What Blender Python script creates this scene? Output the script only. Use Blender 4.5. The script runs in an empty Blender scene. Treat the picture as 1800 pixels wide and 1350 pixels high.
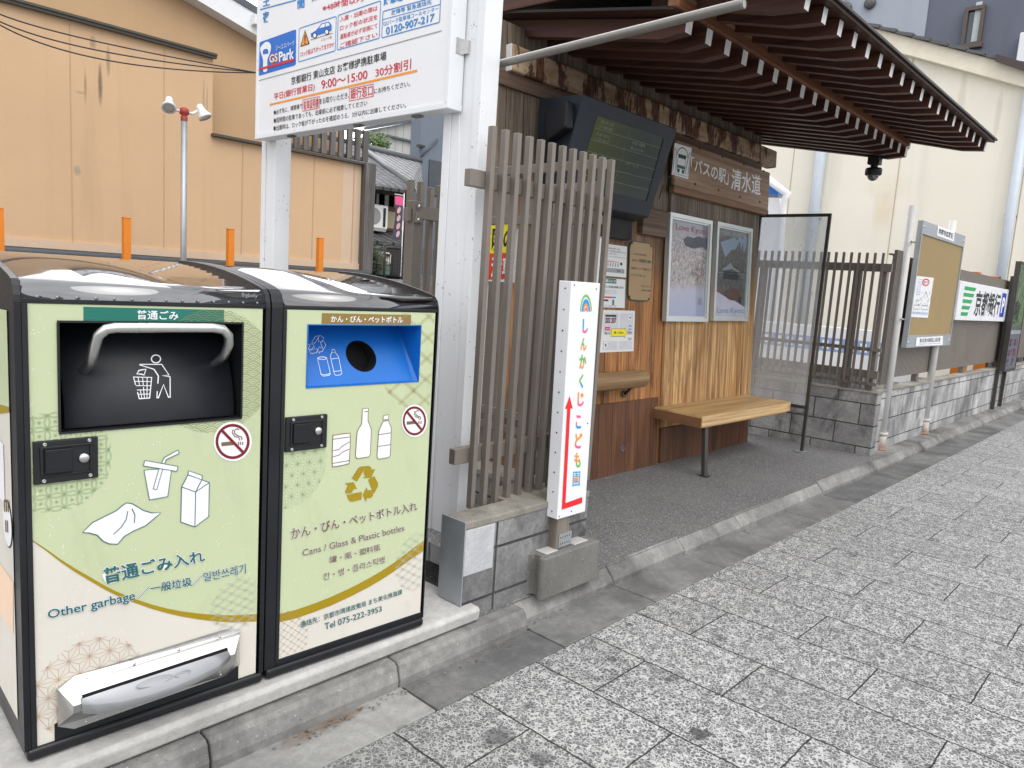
import bpy, bmesh, math, random
from math import sin, cos, pi, radians, sqrt
from mathutils import Vector, Matrix
random.seed(7)
SC = bpy.context.scene
COL = SC.collection

# ------------------------------------------------------------------ camera, world, sun, exposure
F_PX, PITCH, ROLL, YAW, CAM_H = 1308.47, .1354035, .0657505, .826719, 1.40
FWD = Vector((sin(YAW)*cos(PITCH), cos(YAW)*cos(PITCH), -sin(PITCH)))
_r0 = Vector((cos(YAW), -sin(YAW), 0)); _u0 = _r0.cross(FWD)
RIGHT = _r0*cos(ROLL) + _u0*sin(ROLL); UP = RIGHT.cross(FWD)
EYE = Vector((0, 0, CAM_H))
cam = bpy.data.cameras.new('camera'); cam_ob = bpy.data.objects.new('camera', cam); COL.objects.link(cam_ob)
cam.sensor_width = 36; cam.lens = F_PX/1800*36; cam.clip_start = .02; cam.clip_end = 2000
cam_ob.matrix_world = Matrix(((RIGHT.x, UP.x, -FWD.x, 0), (RIGHT.y, UP.y, -FWD.y, 0), (RIGHT.z, UP.z, -FWD.z, CAM_H), (0, 0, 0, 1)))
SC.camera = cam_ob
SUN_EL, SUN_AZ = radians(58), radians(200)      # azimuth clockwise from +Y
world = bpy.data.worlds.new('World'); SC.world = world; world.use_nodes = True
wn = world.node_tree; wn.nodes.clear()
sky = wn.nodes.new('ShaderNodeTexSky'); sky.sky_type = 'NISHITA'; sky.sun_disc = False
sky.sun_elevation = SUN_EL; sky.sun_rotation = SUN_AZ; sky.air_density = 1.2; sky.dust_density = 6.0; sky.ozone_density = 1.0
hs = wn.nodes.new('ShaderNodeHueSaturation'); hs.inputs['Saturation'].default_value = .34
bg = wn.nodes.new('ShaderNodeBackground'); bg.inputs['Strength'].default_value = .15
wo = wn.nodes.new('ShaderNodeOutputWorld')
# broken overcast: a bright cloud layer over most of the sky
wtc = wn.nodes.new('ShaderNodeTexCoord'); wno = wn.nodes.new('ShaderNodeTexNoise'); wno.inputs['Scale'].default_value = 2.2; wno.inputs['Detail'].default_value = 5
wmr = wn.nodes.new('ShaderNodeMapRange'); wmr.inputs[1].default_value = .3; wmr.inputs[2].default_value = .7; wmr.inputs[3].default_value = 5.2; wmr.inputs[4].default_value = 8.2
wmx = wn.nodes.new('ShaderNodeMix'); wmx.data_type = 'RGBA'; wmx.inputs[0].default_value = .82
wcc = wn.nodes.new('ShaderNodeCombineColor'); wbl = wn.nodes.new('ShaderNodeMath'); wbl.operation = 'MULTIPLY'; wbl.inputs[1].default_value = 1.03
wn.links.new(wtc.outputs['Generated'], wno.inputs['Vector']); wn.links.new(wno.outputs[0], wmr.inputs[0]); wn.links.new(wmr.outputs[0], wbl.inputs[0])
# extra cloud brightness to the north-east, added so the bin lids reflect white
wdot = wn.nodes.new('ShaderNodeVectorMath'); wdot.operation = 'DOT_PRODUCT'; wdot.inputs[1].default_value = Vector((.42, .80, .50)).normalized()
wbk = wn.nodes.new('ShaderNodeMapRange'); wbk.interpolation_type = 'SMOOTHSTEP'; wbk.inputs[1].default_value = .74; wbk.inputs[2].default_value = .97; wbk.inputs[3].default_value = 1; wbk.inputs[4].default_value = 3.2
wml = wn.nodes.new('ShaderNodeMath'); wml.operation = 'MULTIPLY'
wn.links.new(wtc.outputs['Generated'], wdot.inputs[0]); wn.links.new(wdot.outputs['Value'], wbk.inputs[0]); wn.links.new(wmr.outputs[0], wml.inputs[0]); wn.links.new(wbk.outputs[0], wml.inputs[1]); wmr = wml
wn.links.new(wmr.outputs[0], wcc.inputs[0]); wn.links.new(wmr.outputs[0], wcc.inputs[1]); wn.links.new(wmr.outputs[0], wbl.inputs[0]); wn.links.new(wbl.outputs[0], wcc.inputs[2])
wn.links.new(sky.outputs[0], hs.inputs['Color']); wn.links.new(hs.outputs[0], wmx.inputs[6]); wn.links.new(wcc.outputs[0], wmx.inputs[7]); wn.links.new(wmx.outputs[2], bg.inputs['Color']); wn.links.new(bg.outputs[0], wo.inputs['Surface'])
sun = bpy.data.lights.new('sun', 'SUN'); sun.energy = 0.9; sun.angle = radians(60); sun.color = (1, .985, .96)
sun_ob = bpy.data.objects.new('sun', sun); COL.objects.link(sun_ob); sun_ob.location = (0, 0, 20)
_sd = Vector((sin(SUN_AZ)*cos(SUN_EL), cos(SUN_AZ)*cos(SUN_EL), sin(SUN_EL)))
sun_ob.rotation_euler = _sd.to_track_quat('Z', 'Y').to_euler()
SC.view_settings.view_transform = 'Standard'; SC.view_settings.look = 'None'
SC.view_settings.exposure = 0.60; SC.view_settings.gamma = 1
SC.cycles.max_bounces = 8; SC.cycles.transparent_max_bounces = 16

# ------------------------------------------------------------------ measuring: a point of the survey photo onto a real plane of the place
EYE_L = EYE.copy(); _TURN = Matrix.Identity(3)
def turned(pivot, a):
    """measure in the frame of a thing that stands turned by a about a vertical line through pivot"""
    global EYE, _TURN
    _TURN = Matrix.Rotation(-a, 3, 'Z'); pv = Vector(pivot); EYE = _TURN@(EYE_L-pv)+pv
def _ray(u, v): return _TURN@(RIGHT*((u-900)/F_PX) - UP*((v-675)/F_PX) + FWD)
def onX(u, v, x): d = _ray(u, v); return EYE + d*((x-EYE.x)/d.x)
def onY(u, v, y): d = _ray(u, v); return EYE + d*((y-EYE.y)/d.y)
def onZ(u, v, z): d = _ray(u, v); return EYE + d*((z-EYE.z)/d.z)
def onP(u, v, p0, n):
    d = _ray(u, v); return EYE + d*((Vector(p0)-EYE).dot(n)/d.dot(n))
ZOOMS = {'A1': (0, 440, 3.75), 'A2': (0, 780, 3.75), 'A3': (0, 1000, 3.75), 'A4': (440, 460, 5), 'A5': (440, 700, 5), 'A6': (440, 900, 5), 'A7': (440, 0, 5),
         'D4': (780, 480, 4.219), 'D5': (760, 780, 4.219), 'B6': (1020, 230, 5), 'B7': (1020, 390, 5.4), 'C2': (1560, 340, 4.5), 'C1': (1300, 340, 2.7),
         'K4': (1700, 440, 4.5), 'B1': (760, 0, 3.75), 'C6': (600, 200, 4.5), 'N': (0, 0, 1), 'C7': (1150, 340, 5.19), 'B': (870, 0, 3.913)}
def zc(k, *pts):
    ox, oy, s = ZOOMS[k]; return [(ox+a/s, oy+b/s) for a, b in pts]

# ------------------------------------------------------------------ materials
def lin(c): return tuple(((x/12.92) if x <= .04045 else ((x+.055)/1.055)**2.4) for x in c)
def rgb(r, g, b): return lin((r/255, g/255, b/255))
class NT:
    def __init__(s, name):
        s.m = bpy.data.materials.new(name); s.m.use_nodes = True; s.t = s.m.node_tree; s.t.nodes.clear()
        s.out = s.n('ShaderNodeOutputMaterial'); s.b = s.n('ShaderNodeBsdfPrincipled'); s.l(s.b.outputs[0], s.out.inputs[0])
        s.tc = s.n('ShaderNodeTexCoord')
    def n(s, t, **k):
        o = s.t.nodes.new(t)
        for a, b in k.items(): setattr(o, a, b)
        return o
    def l(s, a, b): s.t.links.new(a, b)
    def val(s, sock, v):
        if hasattr(v, 'is_linked') or hasattr(v, 'links'): s.l(v, sock)
        else:
            if isinstance(v, (tuple, list)) and len(v) == 3 and sock.type == 'RGBA': v = (*v, 1)
            sock.default_value = v
    def co(s, scale=(1, 1, 1), rot=(0, 0, 0), loc=(0, 0, 0)):
        mp = s.n('ShaderNodeMapping'); mp.inputs['Scale'].default_value = scale; mp.inputs['Rotation'].default_value = rot; mp.inputs['Location'].default_value = loc
        s.l(s.tc.outputs['Object'], mp.inputs['Vector']); return mp.outputs[0]
    def noise(s, vec, scale, detail=4, rough=.55, dist=0):
        o = s.n('ShaderNodeTexNoise'); o.inputs['Scale'].default_value = scale; o.inputs['Detail'].default_value = detail; o.inputs['Roughness'].default_value = rough; o.inputs['Distortion'].default_value = dist
        s.l(vec, o.inputs['Vector']); return o.outputs[0]
    def vor(s, vec, scale, feature='F1', out='Distance'):
        o = s.n('ShaderNodeTexVoronoi', feature=feature); o.inputs['Scale'].default_value = scale; s.l(vec, o.inputs['Vector']); return o.outputs[out]
    def ramp(s, f, *stops, interp='LINEAR'):
        o = s.n('ShaderNodeValToRGB'); o.color_ramp.interpolation = interp; e = o.color_ramp.elements
        while len(e) < len(stops): e.new(.5)
        for i, (p, c) in enumerate(stops):
            e[i].position = p; e[i].color = (*(c if isinstance(c, tuple) else (c, c, c)), 1)
        s.l(f, o.inputs[0]); return o.outputs[0]
    def mix(s, f, a, b, blend='MIX'):
        o = s.n('ShaderNodeMix', data_type='RGBA', blend_type=blend)
        s.val(o.inputs[0], f); s.val(o.inputs[6], a); s.val(o.inputs[7], b); return o.outputs[2]
    def math(s, op, a, b=0.0, c=None):
        o = s.n('ShaderNodeMath', operation=op); s.val(o.inputs[0], a); s.val(o.inputs[1], b)
        if c is not None: s.val(o.inputs[2], c)
        return o.outputs[0]
    def mapr(s, v, a, b, c=0., d=1.):
        o = s.n('ShaderNodeMapRange'); s.val(o.inputs[0], v)
        for i, q in enumerate((a, b, c, d)): o.inputs[i+1].default_value = q
        return o.outputs[0]
    def sep(s, v):
        o = s.n('ShaderNodeSeparateXYZ'); s.l(v, o.inputs[0]); return o.outputs
    def bump(s, h, strength=.3, dist=.01):
        o = s.n('ShaderNodeBump'); o.inputs['Strength'].default_value = strength; o.inputs['Distance'].default_value = dist; s.l(h, o.inputs['Height']); s.l(o.outputs[0], s.b.inputs['Normal'])
    def set(s, **k):
        names = dict(col='Base Color', rough='Roughness', metal='Metallic', spec='Specular IOR Level', coat='Coat Weight', coatr='Coat Roughness', alpha='Alpha', trans='Transmission Weight', ior='IOR', emc='Emission Color', ems='Emission Strength')
        for a, b in k.items(): s.val(s.b.inputs[names[a]], b)
        return s
_simple = {}
def S(name, col, rough=.55, metal=0., var=.12, vs=6., bump=0., bs=80., spec=.5, coat=0., spots=0.):
    """painted / plain surface: slight tone variation, uneven gloss, optional grain and small scuffs"""
    if name in _simple: return _simple[name]
    t = NT(name); c = t.co()
    n1 = t.noise(c, vs, 5, .6); n2 = t.noise(c, vs*9, 3)
    k = t.math('ADD', t.math('MULTIPLY', n1, .7), t.math('MULTIPLY', n2, .3))
    base = t.mix(t.mapr(k, .3, .7), tuple(x*(1-var) for x in col), tuple(min(1, x*(1+var*.6)) for x in col))
    if spots > 0:
        sp = t.mapr(t.noise(t.co((1, 1, 1), loc=(3, 1, 2)), 55, 6, .7), .70-spots*.1, .74-spots*.1)
        sp = t.math('MULTIPLY', sp, t.mapr(t.noise(c, 7, 3), .52, .62))
        base = t.mix(t.math('MULTIPLY', sp, .8), base, (.09, .085, .08))
    t.set(col=base, rough=t.mapr(n1, .3, .7, max(.03, rough-.07), min(1, rough+.1)), metal=metal, spec=spec, coat=coat)
    if bump > 0: t.bump(t.noise(c, bs, 4), bump, .004)
    _simple[name] = t.m; return t.m

# ------------------------------------------------------------------ mesh building
_glyphs = {}
def glyphs(s, off=0., shear=0.):
    k = (s, off, shear)
    if k not in _glyphs:
        cu = bpy.data.curves.new('tmp', 'FONT'); cu.body = s; cu.size = 1; cu.resolution_u = 3; cu.offset = off; cu.shear = shear
        o = bpy.data.objects.new('tmp', cu); COL.objects.link(o)
        dg = bpy.context.evaluated_depsgraph_get(); me = bpy.data.meshes.new_from_object(o.evaluated_get(dg))
        vs = [(p.co.x, p.co.y) for p in me.vertices]; fs = [tuple(p.vertices) for p in me.polygons]
        bpy.data.meshes.remove(me); bpy.data.objects.remove(o); bpy.data.curves.remove(cu)
        _glyphs[k] = (vs, fs)
    return _glyphs[k]
class MB:
    def __init__(s): s.v = []; s.f = []; s.mi = []; s.sm = []; s.mats = []
    def _m(s, m):
        if m not in s.mats: s.mats.append(m)
        return s.mats.index(m)
    def add(s, vs, fs, m, smooth=False):
        b = len(s.v); s.v += [tuple(p) for p in vs]; k = s._m(m)
        for f in fs: s.f.append(tuple(b+i for i in f)); s.mi.append(k); s.sm.append(smooth)
        return s
    def poly(s, pts, m): return s.add(pts, [tuple(range(len(pts)))], m)
    def frame_box(s, o, a, b, c, m):
        """box with corner o and edge vectors a, b, c"""
        o, a, b, c = map(Vector, (o, a, b, c))
        vs = [o, o+a, o+a+b, o+b, o+c, o+a+c, o+a+b+c, o+b+c]
        return s.add(vs, [(0, 3, 2, 1), (4, 5, 6, 7), (0, 1, 5, 4), (1, 2, 6, 5), (2, 3, 7, 6), (3, 0, 4, 7)], m)
    def box(s, x0, x1, y0, y1, z0, z1, m): return s.frame_box((x0, y0, z0), (x1-x0, 0, 0), (0, y1-y0, 0), (0, 0, z1-z0), m)
    def prism(s, pts, vec, m, smooth=False):
        n = len(pts); vec = Vector(vec); a = [Vector(p) for p in pts]; b = [p+vec for p in a]
        s.add(a+b, [tuple(range(n-1, -1, -1)), tuple(range(n, 2*n))], m)
        return s.add(a+b, [(i, (i+1) % n, n+(i+1) % n, n+i) for i in range(n)], m, smooth)
    def tube(s, path, r, m, n=12, caps=True, flat=False):
        path = [Vector(p) for p in path]; rs = r if isinstance(r, (list, tuple)) else [r]*len(path); rings = []; prev = None
        for i, p in enumerate(path):
            d = ((path[i+1]-p) if i == 0 else (p-path[i-1]) if i == len(path)-1 else ((path[i+1]-p).normalized()+(p-path[i-1]).normalized())).normalized()
            if prev is None: prev = d.orthogonal().normalized()
            u = (prev-d*prev.dot(d)).normalized(); w = d.cross(u); prev = u
            rings.append([p+(u*cos(2*pi*k/n)+w*sin(2*pi*k/n))*rs[i] for k in range(n)])
        vs = [q for g in rings for q in g]; fs = []
        for i in range(len(path)-1):
            for k in range(n): fs.append((i*n+k, i*n+(k+1) % n, (i+1)*n+(k+1) % n, (i+1)*n+k))
        s.add(vs, fs, m, not flat)
        if caps: s.add(rings[0], [tuple(range(n))], m); s.add(rings[-1], [tuple(range(n))], m)
        return s
    def lathe(s, origin, axis, prof, m, n=20):
        """prof: (radius, distance along axis)"""
        axis = Vector(axis).normalized(); u = axis.orthogonal().normalized(); w = axis.cross(u); o = Vector(origin)
        vs = [o+axis*h+(u*cos(2*pi*k/n)+w*sin(2*pi*k/n))*max(r, 1e-5) for r, h in prof for k in range(n)]
        fs = [(i*n+k, i*n+(k+1) % n, (i+1)*n+(k+1) % n, (i+1)*n+k) for i in range(len(prof)-1) for k in range(n)]
        return s.add(vs, fs, m, True)
    def disc(s, pts, m): return s.poly(pts, m)
    def stroke(s, pts, w, m, nrm, closed=False):
        pts = [Vector(p) for p in pts]; nrm = Vector(nrm).normalized()
        if closed: pts = pts+[pts[0]]
        L, R_ = [], []
        for i, p in enumerate(pts):
            if i == 0: d = (pts[-1]-pts[-2]).normalized()+(pts[1]-p).normalized() if closed else pts[1]-p
            elif i == len(pts)-1: d = (p-pts[i-1]).normalized()+(pts[1]-pts[0]).normalized() if closed else p-pts[i-1]
            else: d = (pts[i+1]-p).normalized()+(p-pts[i-1]).normalized()
            if d.length < 1e-9: d = pts[min(i+1, len(pts)-1)]-pts[max(i-1, 0)]
            d.normalize(); q = d.cross(nrm)*(w/2); L.append(p+q); R_.append(p-q)
        n = len(pts)
        return s.add(L+R_, [(i, i+1, n+i+1, n+i) for i in range(n-1)], m)
    def text(s, body, quad, m, off=0., halo=None, lift=None, shear=0.):
        """quad = TL, TR, BR, BL in space; the ink box of the text fills it"""
        vs, fs = glyphs(body, off, shear)
        if not vs: return s
        x0 = min(v[0] for v in vs); x1 = max(v[0] for v in vs); y0 = min(v[1] for v in vs); y1 = max(v[1] for v in vs)
        tl, tr, br, bl = [Vector(q) for q in quad]
        def mp(x, y):
            a = (x-x0)/max(1e-6, x1-x0); b = (y-y0)/max(1e-6, y1-y0)
            return (bl*(1-a)+br*a)*(1-b)+(tl*(1-a)+tr*a)*b
        if halo:
            hv, hf = glyphs(body, off+halo[1], shear); s.add([mp(*p) for p in hv], hf, halo[0])
            s.add([mp(*p)+Vector(lift) for p in vs], fs, m)
        else: s.add([mp(*p) for p in vs], fs, m)
        return s
    def build(s, name, parent=None, loc=None, bevel=0., seg=2, weld=True):
        base = Vector(loc) if loc is not None else (parent.matrix_world_base if False else (Vector(parent['_base']) if parent is not None and '_base' in parent else Vector((0, 0, 0))))
        me = bpy.data.meshes.new(name); me.from_pydata([Vector(p)-base for p in s.v], [], s.f)
        for m in s.mats: me.materials.append(m)
        me.polygons.foreach_set('material_index', s.mi); me.polygons.foreach_set('use_smooth', s.sm); me.update()
        if weld:
            bm = bmesh.new(); bm.from_mesh(me); bmesh.ops.remove_doubles(bm, verts=bm.verts, dist=2e-5); bmesh.ops.recalc_face_normals(bm, faces=bm.faces); bm.to_mesh(me); bm.free()
        o = bpy.data.objects.new(name, me); COL.objects.link(o)
        if parent is not None: o.parent = parent; o['_base'] = tuple(base)
        else: o.location = base; o['_base'] = tuple(base)
        if bevel > 0:
            md = o.modifiers.new('bevel', 'BEVEL'); md.width = bevel; md.segments = seg; md.limit_method = 'ANGLE'; md.angle_limit = radians(40); md.harden_normals = False
        return o
def thing(name, loc, label, cat, group=None):
    o = bpy.data.objects.new(name, None); COL.objects.link(o); o.location = loc; o.empty_display_size = .1
    o['_base'] = tuple(loc); o['label'] = label; o['category'] = cat
    if group: o['group'] = group
    return o
def tag(o, label, cat, group=None):
    o['label'] = label; o['category'] = cat
    if group: o['group'] = group
    return o
def struct(o): o['kind'] = 'structure'; return o
# sub-part meshes hang on a part: same base point, so only the parent link differs
def arc(cx, cy, r, a0, a1, n=24): return [(cx+r*cos(radians(a0+(a1-a0)*i/n)), cy+r*sin(radians(a0+(a1-a0)*i/n))) for i in range(n+1)]

# ------------------------------------------------------------------ special materials
def xy_spots(t, c, base, lst, colr):
    """old gum and oil marks lying on the ground: place (survey pixel), half sizes, strength"""
    q = t.sep(c); n = t.math('MULTIPLY', t.math('SUBTRACT', t.noise(c, 45, 5, .7), .5), 2.2)
    for u, v, rx, ry, k in lst:
        p = onZ(u, v, 0); dx = t.math('DIVIDE', t.math('SUBTRACT', q[0], p.x), rx); dy = t.math('DIVIDE', t.math('SUBTRACT', q[1], p.y), ry)
        r = t.math('ADD', t.math('ADD', t.math('MULTIPLY', dx, dx), t.math('MULTIPLY', dy, dy)), n)
        base = t.mix(t.math('MULTIPLY', t.mapr(r, 1.1, .4), k), base, colr)
    return base
def m_paving():
    t = NT('paving_terrazzo'); c = t.co()
    xyz = t.sep(c)
    # running bond: courses .333 along x, bricks .637 along y
    br = t.n('ShaderNodeTexBrick'); br.offset = .5; br.inputs['Scale'].default_value = 1; br.inputs['Brick Width'].default_value = .637; br.inputs['Row Height'].default_value = .333
    br.inputs['Mortar Size'].default_value = .0030; br.inputs['Mortar Smooth'].default_value = .15; br.inputs['Bias'].default_value = 0
    br.inputs['Color1'].default_value = (1, 1, 1, 1); br.inputs['Color2'].default_value = (.84, .84, .84, 1); br.inputs['Mortar'].default_value = (0, 0, 0, 1)
    wob = t.noise(c, 14, 3); cb = t.n('ShaderNodeCombineXYZ')
    t.l(t.math('ADD', t.math('ADD', xyz[1], PAV_OY), t.math('MULTIPLY', wob, .012)), cb.inputs[0]); t.l(t.math('ADD', t.math('ADD', xyz[0], PAV_OX), t.math('MULTIPLY', wob, .012)), cb.inputs[1]); t.l(cb.outputs[0], br.inputs['Vector'])
    ws = t.n('ShaderNodeMix', data_type='VECTOR')
    dn = t.n('ShaderNodeTexNoise'); dn.inputs['Scale'].default_value = 48; dn.inputs['Detail'].default_value = 2; t.l(c, dn.inputs['Vector'])
    va = t.n('ShaderNodeVectorMath', operation='MULTIPLY_ADD'); t.l(dn.outputs['Color'], va.inputs[0]); va.inputs[1].default_value = (.026, .026, .026); t.l(c, va.inputs[2])
    vd = t.n('ShaderNodeTexVoronoi', feature='DISTANCE_TO_EDGE'); vd.inputs['Scale'].default_value = 72; t.l(va.outputs[0], vd.inputs['Vector'])
    vc = t.n('ShaderNodeTexVoronoi'); vc.inputs['Scale'].default_value = 72; t.l(va.outputs[0], vc.inputs['Vector'])
    gray = t.ramp(t.sep(vc.outputs['Color'])[0], (0, (.072, .076, .08)), (.45, (.10, .105, .108)), (.8, (.145, .15, .153)), (.93, (.30, .30, .295)), (1, (.55, .55, .54)))
    edge = t.mapr(t.math('SUBTRACT', vd.outputs[0], t.mapr(t.noise(c, 22, 4), .3, .7, -.05, .06)), .045, .10)
    col = t.mix(edge, (.60, .60, .59), gray)
    wear = t.noise(c, 1.3, 5, .6)
    col = t.mix(t.mapr(wear, .35, .7, 0, .25), col, (.30, .30, .295))
    col = t.mix(t.mapr(t.noise(t.co(loc=(4, 7, 0)), 2.6, 5, .65), .62, .75, 0, .55), col, (.10, .10, .10))
    # worn patch near the bins, dark spots of old gum
    near = t.mapr(t.math('ADD', t.math('SUBTRACT', xyz[0], t.math('MULTIPLY', xyz[1], .9)), t.math('MULTIPLY', wear, .9)), 1.1, .2, 0, .5)
    col = t.mix(near, col, (.13, .13, .127))
    gum = t.math('MULTIPLY', t.mapr(t.vor(t.co(loc=(2, 1, 0)), 2.3), .10, .07), t.mapr(t.noise(c, 40, 4), .42, .55))
    col = t.mix(t.math('MULTIPLY', gum, .75), col, (.06, .06, .06))
    col = t.mix(1.0, col, br.outputs['Color'], 'MULTIPLY')
    col = xy_spots(t, c, col, [(1235, 1292, .045, .022, .85), (1222, 1285, .03, .02, .8), (1175, 1195, .022, .016, .8), (1106, 1098, .022, .02, .7), (1075, 1159, .03, .02, .7), (875, 1296, .06, .05, .7), (950, 1334, .05, .04, .6), (1610, 1205, .05, .03, .35), (1480, 1010, .03, .03, .4), (1330, 1075, .02, .02, .5), (930, 1240, .03, .02, .5)], (.045, .046, .048))
    lx = t.math('ABSOLUTE', t.math('SUBTRACT', t.math('FRACT', t.math('DIVIDE', t.math('ADD', t.math('ADD', xyz[0], PAV_OX+.333*.5), t.math('MULTIPLY', wob, .012)), .333)), .5))
    joint = t.math('MAXIMUM', t.math('MULTIPLY', br.outputs['Fac'], .9), t.mapr(lx, .0135, .007))
    col = t.mix(joint, col, t.mix(t.mapr(t.noise(c, 30, 3), .4, .6), (.018, .017, .015), (.045, .042, .036)))
    t.set(col=col, rough=.62, spec=.4)
    h = t.math('ADD', t.math('MULTIPLY', edge, -.12), t.math('MULTIPLY', joint, -1.0)); t.bump(h, .5, .006); return t.m
PAV_OX, PAV_OY = -.045+3.33, .193+.637*3
def m_asphalt():
    t = NT('asphalt_aggregate'); c = t.co()
    vc = t.n('ShaderNodeTexVoronoi'); vc.inputs['Scale'].default_value = 150; t.l(c, vc.inputs['Vector'])
    v = t.sep(vc.outputs['Color'])[0]
    col = t.ramp(v, (0, .15), (.5, (.23, .231, .233)), (.78, (.34, .34, .34)), (.9, (.48, .475, .46)), (1, (.62, .61, .59)))
    d = t.mapr(vc.outputs['Distance'], .25, .62)
    col = t.mix(d, col, (.11, .11, .112))
    col = t.mix(t.mapr(t.noise(c, 2.2, 5), .35, .7, 0, .4), col, (.22, .218, .214))
    t.set(col=col, rough=.75, spec=.35); t.bump(t.math('ADD', d, t.math('MULTIPLY', v, -.4)), .5, -.004); return t.m
def m_concrete(name, a, b, dark=(.07, .07, .068), stain=.5, bs=90, spots=.5, streak=False, moss=0., marks=()):
    t = NT(name); c = t.co(); sc = (1, 1, .18) if streak else (1, 1, 1)
    n1 = t.noise(t.co(sc), 3.2, 6, .62); n2 = t.noise(c, 26, 6, .7)
    col = t.mix(t.mapr(n1, .35, .65), a, b)
    col = t.mix(t.mapr(n2, .35, .68, 0, .45), col, tuple(x*.62 for x in a))
    s = t.math('MULTIPLY', t.mapr(t.noise(t.co(sc, loc=(5, 2, 1)), 2.1, 6, .68, .4), .50, .66), stain)
    col = t.mix(s, col, dark)
    p = t.math('MULTIPLY', t.mapr(t.noise(t.co(loc=(1, 8, 3)), 130, 3), .66, .72), spots)
    col = t.mix(p, col, tuple(x*.4 for x in a))
    p2 = t.math('MULTIPLY', t.mapr(t.noise(t.co(loc=(9, 8, 3)), 110, 3), .68, .74), spots)
    col = t.mix(p2, col, (.55, .54, .52))
    if moss: col = t.mix(t.math('MULTIPLY', t.mapr(t.noise(t.co(loc=(3, 3, 3)), 5, 6, .7), .5, .68), moss), col, (.13, .115, .07))
    for lst, colr in marks: col = xy_spots(t, c, col, lst, colr)
    t.set(col=col, rough=.82, spec=.3); t.bump(t.math('ADD', n2, t.noise(c, bs, 3)), .35, .006); return t.m
def m_blocks(name, plane, a, b, w, h, off, mort=.006, dark=.6, ox=0., oz=0.):
    t = NT(name); c = t.co(); q = t.sep(c); cb = t.n('ShaderNodeCombineXYZ')
    t.l(t.math('ADD', q[0 if plane == 'x' else 1], ox), cb.inputs[0]); t.l(t.math('ADD', q[2], oz), cb.inputs[1])
    br = t.n('ShaderNodeTexBrick'); br.offset = off; t.l(cb.outputs[0], br.inputs['Vector'])
    for k, v in (('Scale', 1), ('Brick Width', w), ('Row Height', h), ('Mortar Size', mort), ('Mortar Smooth', .3), ('Bias', 0)): br.inputs[k].default_value = v
    br.inputs['Color1'].default_value = (1, 1, 1, 1); br.inputs['Color2'].default_value = (.62, .62, .62, 1); br.inputs['Mortar'].default_value = (.5, .5, .5, 1)
    n1 = t.noise(c, 3.4, 6, .65); n2 = t.noise(c, 45, 5, .7)
    col = t.mix(t.mapr(n1, .36, .64), a, b)
    col = t.mix(t.mapr(n2, .4, .7, 0, .5), col, tuple(x*.6 for x in a))
    col = t.mix(1., col, br.outputs['Color'], 'MULTIPLY')
    st = t.math('MULTIPLY', t.mapr(t.noise(t.co((1, 1, .5), loc=(7, 3, 1)), 2.6, 6, .7, .5), .47, .62), dark)
    col = t.mix(st, col, (.045, .045, .045))
    jn = t.math('MULTIPLY', br.outputs['Fac'], t.mapr(t.noise(c, 6, 4), .35, .55, .45, 1))
    col = t.mix(jn, col, (.05, .05, .048))
    t.set(col=col, rough=.85, spec=.3); t.bump(t.math('ADD', t.math('MULTIPLY', n2, .4), t.math('MULTIPLY', br.outputs['Fac'], -1.)), .8, .014); return t.m
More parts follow.
